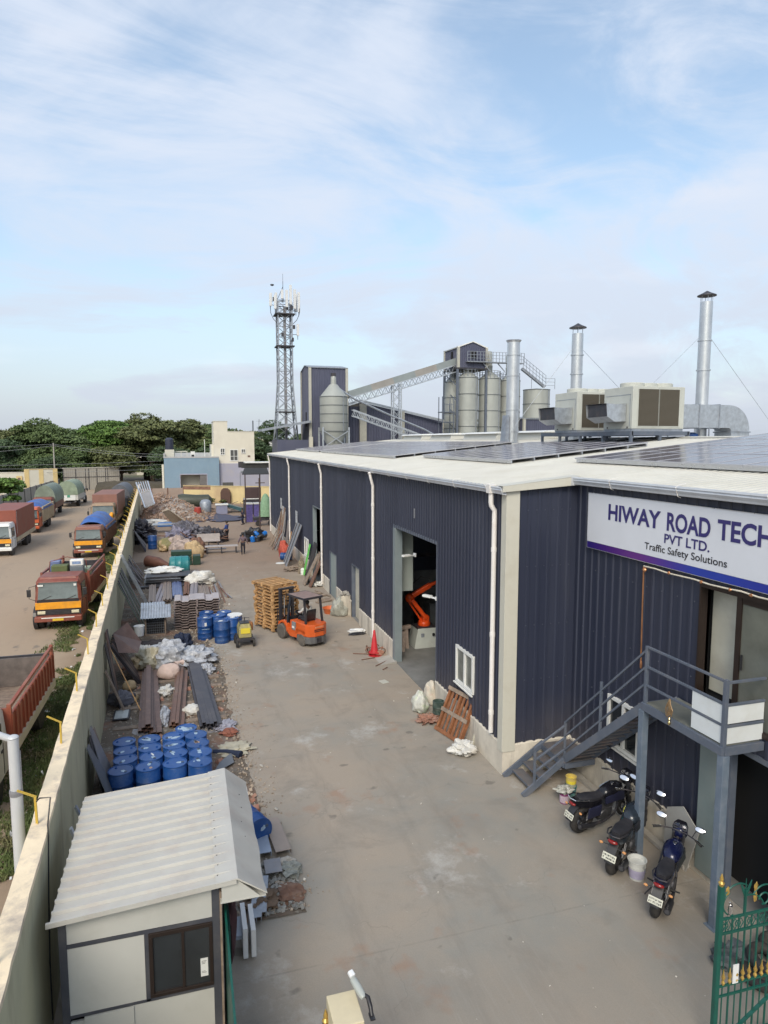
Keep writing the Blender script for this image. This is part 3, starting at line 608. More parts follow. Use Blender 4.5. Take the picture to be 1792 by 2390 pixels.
# small things on the wall
rn_ = random.Random(5); sm = MB()
for z in (1.15, 2.6, 4.1, 5.7, 7.2):
    y = 15.9
    while y < 34:
        if not (20.7 < y < 25.7 and z < 5.6): sm.box(XW-.046, XW-.034, y-.014, y+.014, z-.014, z+.014)
        y += .5
    for k_ in range(8): sm.box(8.35+.25*k_-.012, 8.35+.25*k_+.012, YC-.048, YC-.036, z-.012, z+.012)
    y = 9.2
    while y < 15.6:
        if (z < 6.2 or z > 7.7) and not (y < 11.1) and not (12.7 < y < 14.0 and z < 2.75): sm.box(XS-.046, XS-.034, y-.012, y+.012, z-.012, z+.012)
        y += .5
o = sm.build('cladding_screws', M('screw_head',(.09,.10,.13),.5,.2,.1), wh); o['kind'] = 'stuff'
MB().box(XW-.05, XW-.03, 23.0, 23.06, 6.2, 6.55).build('wall_plate', alu, wh)
MB().box(9.8, 9.97, 10.9, 15.5, .02, .10).build('kerb', concm, wh)
# ================================================================ ON THE WAREHOUSE ROOF
def roofz(x): return rz_(x) + .03
# solar arrays: each array is one thing, its modules are parts
cellm = NT('solar_cells'); q1 = cellm.noise(1.2, 3)
gx = cellm.ma('ABSOLUTE', cellm.ma('SUBTRACT', cellm.ma('FRACT', cellm.ma('MULTIPLY', cellm.x, 6.0)), .5)); gy = cellm.ma('ABSOLUTE', cellm.ma('SUBTRACT', cellm.ma('FRACT', cellm.ma('MULTIPLY', cellm.y, 6.0)), .5))
gl = cellm.mr(cellm.ma('MAXIMUM', gx, gy), .475, .5, 0, .5)
cellm = cellm.fin(cellm.mix(gl, cellm.mix(q1, (.075,.062,.085), (.115,.10,.125)), (.25,.24,.28)), .16)
framem = M('module_frame', (.50,.50,.53), .4, .4, .05, 3)
pmod = None
def solar(name_label, x0, x1, y0, y1, ml=2.0, mw=1.0):
    global pmod
    nx = max(1, round((x1-x0)/ml)); ny = max(1, round((y1-y0)/mw)); dx = (x1-x0)/nx; dy = (y1-y0)/ny
    t = T('solar_array', name_label, 'solar panels', (x0, y0, roofz(x0)+.16), group='solar arrays on the warehouse roof'); t.rotation_euler = (0, -math.atan(RS), 0)
    if pmod is None:
        mb = MB(); mb.box(.01,.99,.01,.99,-.03,.004); pm_ = mb.build('module', cellm); pmod = pm_.data
        f = MB(); f.box(0,1,0,.022,-.035,.012); f.box(0,1,.978,1,-.035,.012); f.box(0,.012,.022,.978,-.035,.012); f.box(.988,1,.022,.978,-.035,.012); fr_ = f.build('frame', framem); solar.fd = fr_.data
        bpy.data.objects.remove(pm_); bpy.data.objects.remove(fr_)
    for i in range(nx):
        for j in range(ny):
            o = bpy.data.objects.new('module', pmod); scene.collection.objects.link(o); o.parent = t; o.location = (i*dx, j*dy, 0); o.scale = (dx-.01, dy-.01, 1)
            f = bpy.data.objects.new('frame', solar.fd); scene.collection.objects.link(f); f.parent = o
    m_ = MB()
    for i in range(2*nx+1): m_.box(i*dx/2+.02, i*dx/2+.06, -.06, y1-y0+.06, -.14, -.04) if 0 < i < 2*nx else m_.box(min(max(i*dx/2-.04,0.1),x1-x0-.14), min(max(i*dx/2-.04,0.1),x1-x0-.14)+.04, -.06, y1-y0+.06, -.14, -.04)
    m_.build('rail', alu, t); return t
solar('large dark solar array over the sign wall, cut by the right edge of the picture', 12.3, 20.3, 6.5, 19.4)
solar('middle solar array left of the air handling units', 11.2, 17.2, 22.0, 31.2)
solar('long solar array in the middle of the warehouse roof, left of the near chimney', 10.4, 17.4, 33.5, 53.2)
solar('farthest solar array at the cell tower end of the roof', 10.4, 17.4, 54.4, 65.4)
# roof ventilator boxes along the ridge
vent0 = None
for i, (y, l, lb) in enumerate(((36.6, 4.2, 'low white roof vent just behind the near chimney'), (43.5, 5.5, 'low white ridge vent in front of the tall grey silos'), (51.0, 4.5, 'low white ridge vent left of the tall silos'), (58.0, 5.0, 'farthest low white ridge vent, below the conveyor trestle'))):
    t = T('ridge_vent', lb, 'roof vent', (XR, y, rz_(XR)), group='white vents along the roof ridge')
    MB().prism([(-.8,-.06),(.8,-.06),(.62,.38),(-.62,.38)], 'y', -l/2, l/2).build('vent_body', roofm, t, bev=.02)
    MB().prism([(-.9,.38),(.9,.38),(.8,.46),(0,.52),(-.8,.46)], 'y', -l/2-.12, l/2+.12).build('vent_cap', white, t, bev=.01)
# chimneys
def chimney(x, y, ztop, r, bands, cap, label, base=None):
    z0 = rz_(x) if x < XR else rz_(x)
    t = T('chimney', label, 'chimney', (x, y, z0)); h = ztop - z0
    mb = MB(); mb.lathe([(r,-.2),(r,h)] if not cap else [(r,-.2),(r,h)], 32); mb.build('flue', stackm, t, smooth=True)
    for b in bands: MB().lathe([(r+.005,h*b-.03),(r+.045,h*b-.03),(r+.045,h*b+.03),(r+.005,h*b+.03)], 32).build('band', stackm, t, smooth=True)
    if cap == 'flare': MB().lathe([(r,h-.12),(r*1.02,h-.1),(r*1.22,h),(r*1.18,h+.02),(r*.9,h-.05)], 32).build('rim', stackm, t, smooth=True)
    if cap == 'hat':
        MB().lathe([(.02,h+.55),(r*.7,h+.44),(r*1.5,h+.33),(r*1.52,h+.29),(r*.8,h+.33),(.02,h+.36)], 28).build('rain_hat', darkst, t, smooth=True)
        mb = MB()
        for k_ in range(6): a = k_*PI/3; mb.bar((r*.95*math.cos(a), r*.95*math.sin(a), h-.1), (r*.95*math.cos(a), r*.95*math.sin(a), h+.36), .025, .01)
        mb.build('bracket', galv, t)
    return t
c1 = chimney(18.2, 35.3, 14.72, .36, (.12, .33, .66, .86), 'flare', 'near squat steel chimney without a hat, in front of the silos')
mb = MB(); mb.prism([(-.62,-.1),(-.34,-.1),(-.34,1.6),(-.46,1.6)], 'y', -.3, .3); mb.box(-.55,.55,-.55,.55,-.05,.06); mb.build('base_box', galv_d, c1)
c2 = chimney(20.45, 32.3, 14.75, .30, (.35, .62, .80), 'hat', 'slim steel chimney with a conical rain hat behind the left air handling unit')
c3 = chimney(25.45, 28.6, 15.98, .30, (.30, .54, .74), 'hat', 'tallest steel chimney with rain hat and guy wires, right of the air handling units')
def wires(t, z, r, ends):
    for e in ends: MB().tube((r if e[0] > 0 else -r, 0, z), e, .012, n=5).build('guy_wire', galv, t)
wires(c2, 4.8, .33, ((-3.2,1.5,.3),(3.4,-1.2,1.4))); wires(c3, 5.6, .34, ((-5.6,1.2,.2),(6.4,.6,.1)))
# air handling units on their steel frame
fr = T('unit_frame', 'dark grey steel frame carrying the two air handling units above the roof', 'frame', (0,0,0))
zf = 9.42; FX0, FX1, FY0, FY1 = 17.9, 20.75, 24.05, 31.3
mb = MB()
for y in (FY0, FY1, 27.6, 28.0): mb.box(FX0, FX1, y-.06, y+.06, zf-.17, zf)
mb.build('cross_beam', steelg, fr); mb = MB()
for x in (FX0, FX1): mb.box(x-.06, x+.06, FY0-.06, FY1+.06, zf-.175, zf+.004)
mb.build('main_beam', steelg, fr)
for x in (FX0, (FX0+FX1)/2, FX1):
    for y in (FY0, 26.0, 27.8, 29.6, FY1):
        MB().box(x-.055, x+.055, y-.055, y+.055, rz_(x), zf-.175).build('post', steelg, fr)
louv = NT('louvre'); lw = louv.ma('FRACT', louv.ma('MULTIPLY', louv.z, 22)); lv = louv.ma('FRACT', louv.ma('MULTIPLY', louv.x, 16)); 
louv = louv.fin(louv.mix(louv.mr(lw,.45,.6), louv.mix(louv.mr(lv,.82,.9), (.055,.045,.032), (.10,.085,.065)), (.15,.13,.10)), .6, lw, .9, .02)
def ahu(x0, x1, y0, y1, z0, z1, label, hood):
    t = T('air_handling_unit', label, 'air conditioner', (x0, y0, z0), group='air handling units on the roof'); w, d, h = x1-x0, y1-y0, z1-z0
    body = MB().box(0, w, 0, d, .1, h).build('casing', M('unit_casing', (.47,.48,.44), .45, 0, .05, 1, dirt=(.36,.35,.31), da=.4, ds=1.5), t, bev=.02)
    MB().box(.02, w-.02, .02, d-.02, 0, .1).build('base_rail', galv_d, t)
    g0 = w*.10; gw = (w*.90-g0)
    for k_ in range(2):
        a = g0 + gw*(.5*k_) + .02; b = g0 + gw*(.5*k_+.5) - .02
        MB().box(a, b, -.012, .03, .22, h-.12).build('coil_grille', louv, t)
        f = MB(); f.box(a-.03,b+.03,-.02,.0,h-.12,h-.09); f.box(a-.03,b+.03,-.02,.0,.19,.22); f.box(a-.03,a,-.02,0,.22,h-.12); f.box(b,b+.03,-.02,0,.22,h-.12); f.build('grille_frame', M('unit_casing', (0,0,0)), t)
    n_ = 3
    for k_ in range(n_):
        cx = w*(.22+.28*k_); cy = d*(.3 if k_ != 1 else .34)
        MB().lathe([(.50,h-.02),(.50,h+.16),(.47,h+.19),(.44,h+.16),(.43,h+.02)], 28, (cx, cy+.25, 0)).build('fan_shroud', M('unit_casing', (0,0,0)), t, smooth=True)
        MB().lathe([(.02,h+.13),(.44,h+.13)], 20, (cx, cy+.25, 0)).build('fan_guard', darkst, t)
    MB().prism([(.12,.25),(.12,.33),(d-.2,.33),(d-.2,.25)], 'x', -.008, .0)
    sp_ = MB(); sp_.box(-.012, .0, .15, d-.15, h-.35, h-.33); sp_.box(-.012, .0, .15, .17, .2, h-.33); sp_.build('panel_seam', galv_d, t)
    for yy in (.3, d-.3): MB().box(-.02, .01, yy-.03, yy+.03, .13, .2).build('latch', darkst, t)
    # intake hood on the west side
    if hood:
        a, b = d*.2, d*.92
        MB().loft([[(-.02,a,.42),(-.02,b,.42),(-.02,b,h*.62),(-.02,a,h*.62)], [(-.55,a,.40),(-.55,b,.36),(-.55,b,h*.60),(-.55,a,h*.60)], [(-.95,a-.02,.62),(-.95,b+.05,.60),(-1.0,b+.05,h*.62),(-1.0,a-.02,h*.62)]], caps=False).build('intake_hood', galv, t, smooth=30)
        MB().box(-.90,-.86,a+.03,b,.62,h*.6).build('hood_mesh', darkst, t)
    return t
ahu(18.0, 20.6, 24.15, 26.15, zf+.004, 11.30, 'larger pale air handling unit nearest the sign wall, with a dark mouthed intake hood', True)
ahu(18.0, 20.4, 28.3, 30.3, zf+.004, 11.36, 'air handling unit behind and left of the larger one, beneath the slim chimney', True)
# rectangular duct with its bend
dt = T('duct', 'rectangular galvanised duct bending down to the roof right of the air handling units', 'duct', (0, 27.2, 0))
z1, z0 = 10.78, 9.66; zr = rz_(26.3)
mb = MB(); mb.box(20.6, 25.9, 0, 1.1, z0, z1)
nb = 10
mb.loft([[(25.9 + (1.28*math.sin(a)), yy, z1 - 1.28 + 1.28*math.cos(a)) if o_ else (25.9 + .16*math.sin(a), yy, z0 - .16 + .16*math.cos(a)) for o_, yy in ((1,0),(1,1.1),(0,1.1),(0,0))] for a in [PI/2*i/nb for i in range(nb+1)]])
mb.box(26.06, 27.18, 0, 1.1, zr-.05, 9.49); mb.build('duct_body', galv, dt)
for x in (21.7, 22.9, 24.1, 25.3): MB().box(x-.025, x+.025, -.035, 1.135, z0-.035, z1+.035).build('flange', galv_d, dt)
MB().box(26.0, 27.24, -.04, 1.14, 9.43, 9.49).build('flange', galv_d, dt)
for x in (22.3, 24.7):
    MB().bar((x,-.02,rz_(x)), (x,-.02,z0), .05).build('leg', galv_d, dt)
t = T('condenser', 'small blue and yellow cylinder unit standing on the roof under the duct', 'tank', (24.3, 27.9, rz_(24.3))); MB().lathe([(.28,0),(.3,.05),(.3,.62),(.1,.7)],18).build('body', drumb, t, smooth=True); MB().box(-.32,-.28,-.15,.15,.2,.5).build('label', M('yellow_label',(.6,.42,.03),.5,0,.05), t)
t = T('exhaust_fan', 'round grey exhaust fan on the roof at the right edge of the picture', 'fan', (25.9, 23.2, rz_(25.9))); MB().lathe([(.28,0),(.28,.75),(.33,.78),(.33,.86),(.2,.88)], 20).build('cowl', galv_d, t, smooth=True); MB().lathe([(.35,.5),(.42,.5),(.42,.8),(.35,.8)], 20).build('guard', darkst, t, smooth=True)
t = T('cable_bundle', 'tangle of dark cables lying on the roof under the unit frame', 'cable', (0,0,0)); rn = random.Random(8); mb = MB()
for k_ in range(9):
    y = 24.5 + .75*k_; mb.path([(17.2+rn.random(), y, roofz(17.5)+.05), (18.4, y+rn.uniform(-.4,.4), roofz(18.4)+.03), (19.6, y+rn.uniform(-.6,.6), roofz(19.6)+.06), (21.0, y+rn.uniform(-.3,.3), roofz(20.5)+.04)], .03, 5)
mb.build('cable', blackp, t)
# ================================================================ SIGN, DOOR LIGHTS, STAIRCASE
sg = T('sign', 'white company sign with purple lettering on the dark blue wall', 'sign', (XS-.06, 15.03, 0))
def sy(y): return y - 15.03
zb, zt = 6.27, 7.68; SE = 15.03 - 7.4
def SP(x, z): return (0, 0, 0)
MB().box(-.03, .03, -SE, 0, zb+.16, zt).build('panel', M('sign_white', (.66,.68,.74), .35, 0, .03, 1), sg, bev=.004)
kk = NT('sign_stripe'); u_ = kk.ma('MULTIPLY', kk.y, -1/SE)
sc_ = kk.mix(kk.mr(u_,.02,.25), (.025,.012,.16), (.11,.02,.20)); sc_ = kk.mix(kk.mr(u_,.28,.5), sc_, (.02,.045,.33)); sc_ = kk.mix(kk.mr(u_,.6,.9), sc_, (.02,.02,.24))
MB().box(-.032, .028, -SE, 0, zb, zb+.157).build('stripe', kk.fin(sc_, .3), sg)
MB().box(-.036,-.006,-SE,0,zt,zt+.012).box(-.036,-.006,-SE,0,zb-.012,zb-.001).box(-.036,-.006,.001,.013,zb-.012,zt+.012).build('edge_trim', alu, sg)
purp = M('sign_purple', (.034,.028,.15), .4, 0, .03, 2); inkb = M('sign_black', (.012,.012,.02), .4, 0, .03, 2)
def text_mesh(body, name, mat, width, height, origin, xdir, ydir, parent, bold=.0, ext=.004, cap=None):
    """lettering as thin raised letters: fitted to width x height, origin at its lower left corner"""
    cu = bpy.data.curves.new(name, 'FONT'); cu.body = body; cu.size = 1; cu.extrude = 0; cu.offset = bold; cu.resolution_u = 4
    tmp = bpy.data.objects.new('tmp', cu); scene.collection.objects.link(tmp); dg = C.evaluated_depsgraph_get(); me = bpy.data.meshes.new_from_object(tmp.evaluated_get(dg))
    bpy.data.objects.remove(tmp); co = np.zeros(len(me.vertices)*3); me.vertices.foreach_get('co', co); co = co.reshape(-1,3)
    a, b = co.min(0), co.max(0); xd = Vector(xdir).normalized(); yd = Vector(ydir).normalized(); n_ = xd.cross(yd)
    capz = b[1] if cap is None else cap; base = 0.0
    fs = [tuple(p.vertices) for p in me.polygons]; vs = []
    for v in co:
        p = Vector(origin) + xd*((v[0]-a[0])/(b[0]-a[0])*width) + yd*((v[1]-base)/(capz-base)*height) + n_*ext; vs.append(tuple(p))
    m2 = bpy.data.meshes.new(name); m2.from_pydata(vs, [], fs); m2.update(); m2.materials.append(mat); bpy.data.meshes.remove(me)
    o = bpy.data.objects.new(name, m2); scene.collection.objects.link(o); o.parent = parent; return o
def sgt(body, name, mat, y_l, y_r, z_b, z_t, bold=0):
    return text_mesh(body, name, mat, y_l - y_r, z_t - z_b, (-.034, sy(y_l), z_b), (0,-1,0), (0,0,1), sg, bold)
sgt('HIWAY', 'lettering', purp, 14.16, 12.26, 7.09, 7.47, .028); sgt('ROAD', 'lettering', purp, 12.06, 10.80, 7.09, 7.48, .028); sgt('TECH', 'lettering', purp, 10.62, 9.32, 7.10, 7.49, .028)
sgt('PVT LTD.', 'lettering', purp, 12.12, 10.80, 6.80, 7.00, .018); sgt('Traffic Safety Solutions', 'lettering', inkb, 12.76, 10.33, 6.57, 6.725, .008)
# copper pipe and string of lights
cop = M('copper_pipe', (.55,.26,.13), .35, .8, .15, 6); ivory = M('ivory_cable', (.62,.56,.46), .5, 0, .15, 8)
t = T('wall_pipe', 'copper coloured pipe running down the blue wall left of the sliding door', 'pipe', (0,0,0)); MB().path([(9.96,12.74,6.17),(9.96,12.73,5.2),(9.97,12.72,4.0),(9.97,12.71,3.78)], .018, 8).build('pipe', cop, t, smooth=True)
MB().lathe([(.022,3.78),(.028,3.83),(.028,3.9),(.02,3.95)], 10, (9.97,12.71,0)).build('nozzle', cop, t); MB().blob((9.93,12.67,6.1), .05, 3, flat=False, n=8, m=6).build('knot', cop, t)
t = T('light_string', 'ivory rope light strung under the sign over the sliding door', 'light string', (0,0,0)); mb = MB(); mb.path([(9.96, 12.74-u*.4, 6.17+.012*math.sin(u*2.1)-.0*u + (.012 if u > 6 else 0)) for u in range(0, 11)], .017, 7); mb.build('rope', ivory, t, smooth=True)
for y in (11.9, 10.95, 10.2, 9.7): MB().blob((9.95,y,6.17), .035, int(y*3), flat=False, n=8, m=6).build('knot', cop, t)
# -------- staircase
st = T('steel_staircase', 'dark grey steel staircase and landing leading to the upper sliding door', 'staircase', (0,0,0))
X0, X1 = 9.17, 10.0; PZ = 3.52
def beam(name, p, q, w, h, mat=steelg): return MB().bar(p, q, w, h).build(name, mat, st, bev=.004)
# lower flight
for y in (14.50, 15.56): beam('stringer', (7.98, y, .02), (9.16, y, .82), .05, .17)
for i in range(3):
    x = 8.22 + .30*i; z = .19*(i+1); o = MB().box(x, x+.30, 14.53, 15.53, z-.025, z).build('tread', treadm, st, bev=.004); MB().box(x-.004, x+.0, 14.53, 15.53, z-.05, z+.001).build('nosing', steelg, o)
MB().box(9.12, 10.0, 14.42, 15.6, .76, .79).build('landing', treadm, st, bev=.004)
beam('landing_beam', (9.12, 14.42, .70), (10.0, 14.42, .70), .06, .14); beam('landing_beam', (9.12, 14.45, .70), (9.12, 15.6, .70), .06, .14)
# upper flight
sl_ = (PZ-.75)/(14.62-11.5)
for x in (X0, X1-.02): beam('stringer', (x, 14.66, .70), (x, 11.48, PZ-.06), .05, .20)
nT = 13
for i in range(nT):
    f = (i+.8)/(nT+.4); y = 14.62 + (11.5-14.62)*f; z = .79 + (PZ-.79)*f
    MB().box(X0+.03, X1-.05, y-.13, y+.13, z-.03, z).build('tread', treadm, st, bev=.004)
# platform
MB().box(X0, XS-.06, 9.38, 11.5, PZ-.03, PZ).build('platform_deck', M('deck_plate', (.17,.18,.165), .55, .2, .2, 3, dirt=(.28,.26,.2), da=.5), st)
beam('platform_beam', (X0-.03, 9.33, PZ-.09), (X0-.03, 11.55, PZ-.09), .07, .16); beam('platform_beam', (X0, 9.34, PZ-.093), (XS-.02, 9.34, PZ-.093), .07, .16); beam('platform_beam', (X0, 11.52, PZ-.093), (XS-.02, 11.52, PZ-.093), .07, .16)
colm = M('column_steel', (.12,.155,.205), .45, 0, .12, 2, dirt=(.3,.3,.32), da=.25, ds=4)
for x, y in ((X0+.0, 11.54), (X0+.02, 9.36)):
    o = MB().box(x-.075, x+.075, y-.075, y+.075, 0, PZ-.175).build('column', colm, st, bev=.008); MB().box(x-.13, x+.13, y-.13, y+.13, 0, .02).build('base_plate', colm, o)
# railings
def rail(p, q, w=.045): beam('handrail', p, q, w, w)
def post(x, y, za, zb_, w=.055): MB().box(x-w/2, x+w/2, y-w/2, y+w/2, za, zb_).build('rail_post', steelg, st, bev=.004)
post(8.30, 14.50, .22, 1.28); post(9.17, 14.52, .75, 1.84)
for dz in (0, -.33, -.64):
    rail((8.30, 14.50, 1.26+dz), (9.17, 14.52, 1.50+dz*.92) if False else (9.17, 14.52, 1.74+dz))
post(X0, 13.05, 2.2, 3.42); post(X0, 11.5, PZ-.1, 4.74, .065)
for dz in (0, -.37, -.74): rail((X0, 14.52, 1.82+dz), (X0, 11.5, 4.66+dz*.98))
post(X0, 9.36, PZ-.1, 4.76, .075)
for dz in (0, -.42, -.82): rail((X0, 11.5, 4.72+dz), (X0, 9.38, 4.72+dz))
for dz in (0, -.42, -.82): rail((X0+.02, 9.36, 4.70+dz), (XS-.02, 9.36, 4.70+dz))
inf = M('white_infill_panel', (.64,.67,.69), .4, 0, .05, 1.5, dirt=(.5,.49,.44), da=.35)
for za, zb_ in ((PZ+.03, 3.87), (3.93, 4.27)):
    MB().box(X0-.012, X0+.012, 9.41, 10.16, za, zb_).build('infill_panel', inf, st); MB().box(X0+.04, XS-.03, 9.35, 9.37, za, zb_).build('infill_panel', inf, st)
# coiled rope light hanging from the railing
t = T('rope_coil', 'coiled brown rope light with a gilt end hanging on the platform railing', 'rope', (9.11, 10.68, 3.90)); rn = random.Random(4); mb = MB()
gold = M('gilt_rope', (.26,.17,.09), .5, .3, .35, 20)
for k_ in range(7):
    a = rn.uniform(-.12,.12); l = .28 + .1*rn.random(); mb.path([(-.02,0,.02),(-.03-.015*k_%.03, a*.4,-.1),(-.03,a,-l*.6),(-.03,a*.7,-l),(-.035,a*.2+.02,-l-.02),(-.03,a*.4-.03,-l*.6),(-.02,.01,-.02)], .009, 6)
mb.build('coil', gold, t, smooth=True); MB().lathe([(.012,-.36),(.03,-.39),(.012,-.43),(.03,-.46),(.03,-.49),(.01,-.52)], 12, (-.03,-.02,0)).build('end_piece', M('brass', (.7,.55,.28), .2, 1, .05), t, smooth=True)
# leaning grey board beside the door leaf
t = T('leaning_board', 'pale grey clipped board leaning against the plinth behind the blue motorbike', 'board', (9.9, 11.5, 0)); 
mb = MB(); mb.prism([(-.30,0),(.38,0),(.42,.75),(.40,1.05),(-.05,1.30),(-.55,1.0)], 'x', -.012, .012); mb.m = Matrix(); o = mb.build('board', M('grey_board', (.36,.35,.33), .7, 0, .1, 2, dirt=(.25,.22,.2), da=.4), t); o.rotation_euler = (0, .06, 0); o.location = (-.06, -.35, .0)
# ================================================================ MOTORBIKES, BUCKETS, GATE
def torus(mb, c, Rr, r, n=36, m=10, ax='Y'):
    vs = []; fs = []
    for i in range(n):
        a = 2*PI*i/n
        for j in range(m):
            b = 2*PI*j/m; rr = Rr + r*math.cos(b); h = r*1.05*math.sin(b)
            vs.append((c[0]+rr*math.cos(a), c[1]+h, c[2]+rr*math.sin(a)) if ax == 'Y' else (c[0]+h, c[1]+rr*math.cos(a), c[2]+rr*math.sin(a)))
    for i in range(n):
        for j in range(m): fs.append((i*m+j, i*m+(j+1) % m, ((i+1) % n)*m+(j+1) % m, ((i+1) % n)*m+j))
    return mb.add(vs, fs)
def motorbike(label, loc, rz, tank_col, accent, seat_len=.62, box_side=False, plate_tilt=0, lean=.13):
    """rear wheel at the origin, front along +x"""
    t = T('motorbike', label, 'motorbike', loc, rz, 'motorbikes parked by the staircase'); t.rotation_euler = (lean, 0, rz)
    tm = M('tank_'+str(tank_col), tank_col, .18, .1, .08, 3, dirt=(.05,.05,.06), da=.2); eng = M('engine_alloy', (.10,.10,.11), .45, .6, .3, 9, dirt=(.03,.03,.03), da=.6)
    WB, RW = 1.29, .305
    for nm, x in (('rear_wheel', 0), ('front_wheel', WB)):
        w = .072 if nm[0] == 'r' else .052
        wh_ = torus(MB(), (x,0,RW), RW-w, w, 40, 10).build(nm, blackm, t, smooth=True)
        mb = MB(); torus(mb, (x,0,RW), RW-w-.055, .018, 36, 6)
        for k_ in range(5):
            a = 2*PI*k_/5+.3; mb.bar((x+.03*math.cos(a),0,RW+.03*math.sin(a)), (x+.20*math.cos(a),0,RW+.20*math.sin(a)), .03, .035)
        mb.lathe([(.05,-.06),(.06,-.05),(.06,.05),(.05,.06)], 14, (x,0,RW), 'Y'); mb.build('rim', M('bike_rim',(.03,.03,.035),.3,.4,.1), wh_, smooth=True)
        if nm[0] == 'f': MB().lathe([(.13,.06),(.13,.064)], 24, (x,0,RW), 'Y').build('brake_disc', chrome, wh_)
    # fork, handlebar, headlamp
    mb = MB()
    for s_ in (-.085, .085): mb.tube((WB,s_,RW), (WB-.24,s_,.93), .024, n=10); mb.tube((WB,s_,RW-.02),(WB-.07,s_,.52), .032, n=10)
    mb.build('fork', eng, t, smooth=True)
    hb = MB().path([(WB-.44,.37,.985),(WB-.36,.26,1.0),(WB-.27,.12,.985),(WB-.25,0,.975),(WB-.27,-.12,.985),(WB-.36,-.26,1.0),(WB-.44,-.37,.985)], .012, 8).build('handlebar', darkst, t, smooth=True)
    for s_ in (-1, 1):
        MB().tube((WB-.375,s_*.28,1.0),(WB-.455,s_*.39,.983), .019, n=10).build('grip', blackm, hb)
        MB().path([(WB-.33,s_*.30,.99),(WB-.36,s_*.36,.975),(WB-.40,s_*.42,.97)], .006, 6).build('lever', chrome, hb)
        m_ = MB().path([(WB-.31,s_*.22,1.0),(WB-.28,s_*.25,1.10),(WB-.31,s_*.29,1.16)], .007, 6).build('mirror_stalk', blackp, hb)
        q_ = MB(); q_.m = Matrix.Translation((WB-.33,s_*.315,1.185)) @ Matrix.Rotation(.62,4,'Y'); mm = q_.ball((0,0,0), (.022,.088,.052), 14, 8).build('mirror', blackp, m_, smooth=True); q_ = MB(); q_.m = Matrix.Translation((WB-.33,s_*.315,1.185)) @ Matrix.Rotation(.62,4,'Y'); q_.ball((-.018,0,0), (.008,.08,.046), 14, 8).build('mirror_glass', chrome, mm, smooth=True)
    MB().ball((WB-.13,0,.90), (.13,.13,.13), 16, 10).build('headlamp_shell', tm, t, smooth=True); MB().ball((WB-.05,0,.90), (.06,.10,.095), 14, 8).build('headlamp', chrome, t, smooth=True)
    MB().loft([[(WB-.22,-.13,.97),(WB-.22,.13,.97),(WB-.17,.13,1.06),(WB-.17,-.13,1.06)],[(WB-.06,-.11,.98),(WB-.06,.11,.98),(WB-.08,.07,1.10),(WB-.08,-.07,1.10)]]).build('cowl', blackgl, t, bev=.02)
    for s_ in (-.055,.055): MB().lathe([(.045,0),(.05,.03),(.04,.05)], 16, (WB-.2,s_,1.03), 'X').build('dial', chrome, t)
    MB().path([(WB-.20,0,.58),(WB-.06,0,.655),(WB+.14,0,.62),(WB+.27,0,.50)], [.05,.06,.06,.03], 10).build('front_mudguard', tm, t, smooth=True)
    # tank
    def ring(x, w, zb_, zt_, k=.75): return [(x, w*math.cos(a)*(1 if math.sin(a) < .2 else k+.25), (zb_+zt_)/2+(zt_-zb_)/2*math.sin(a)) for a in [2*PI*i/16 for i in range(16)]]
    MB().loft([ring(.44,.08,.69,.80), ring(.52,.125,.66,.86), ring(.66,.155,.64,.90), ring(.80,.16,.66,.92), ring(.92,.12,.70,.90), ring(.98,.06,.75,.86)]).build('fuel_tank', tm, t, smooth=60)
    MB().lathe([(.032,.905),(.032,.925),(.02,.93)], 14, (.74,0,0)).build('fuel_cap', chrome, t)
    for s_ in (-1,1): MB().loft([[(.46,s_*.16,.60),(.46,s_*.135,.60),(.46,s_*.12,.72),(.46,s_*.14,.72)],[(.78,s_*.185,.62),(.78,s_*.15,.62),(.78,s_*.14,.80),(.78,s_*.165,.80)],[(.95,s_*.19,.60),(.95,s_*.16,.60),(.95,s_*.13,.78),(.95,s_*.15,.78)]]).build('tank_shroud', accent, t, smooth=50)
    # seat and tail
    def srow(x, w, z0_, z1_): return [(x,-w,z0_),(x,w,z0_),(x,w*.96,z1_-.02),(x,w*.5,z1_),(x,-w*.5,z1_),(x,-w*.96,z1_-.02)]
    MB().loft([srow(-.22,.07,.80,.86), srow(-.12,.10,.765,.865), srow(.10,.125,.72,.825), srow(.28,.12,.70,.785), srow(.42,.09,.70,.78), srow(.50,.06,.74,.82)]).build('seat', M('seat_vinyl',(.022,.022,.028),.55,0,.2,6,dirt=(.1,.09,.09),da=.3), t, smooth=60)
    tail = MB().loft([[(-.36,-.04,.80),(-.36,.04,.80),(-.36,.04,.85),(-.36,-.04,.85)],[(-.22,-.10,.69),(-.22,.10,.69),(-.22,.11,.80),(-.22,-.11,.80)],[(.08,-.145,.62),(.08,.145,.62),(.08,.14,.74),(.08,-.14,.74)],[(.36,-.13,.58),(.36,.13,.58),(.36,.12,.71),(.36,-.12,.71)]]).build('tail_fairing', tm, t, smooth=50)
    MB().ball((-.335,0,.755), (.045,.085,.035), 12, 8).build('tail_lamp', M('red_lamp',(.22,.015,.015),.2,0,.1), tail, smooth=True)
    MB().path([(-.02,.135,.80),(-.2,.14,.86),(-.36,.10,.88),(-.40,0,.885),(-.36,-.10,.88),(-.2,-.14,.86),(-.02,-.135,.80)], .012, 8).build('grab_rail', chrome if box_side else darkst, tail, smooth=True)
    for s_ in (-1,1): o = MB().tube((-.27,s_*.05,.64),(-.28,s_*.17,.63), .008, n=6).build('indicator_stalk', blackp, t); MB().ball((-.285,s_*.19,.63), (.022,.035,.022), 10, 6).build('indicator', M('amber_lamp',(.55,.26,.10),.25,0,.1), o, smooth=True)
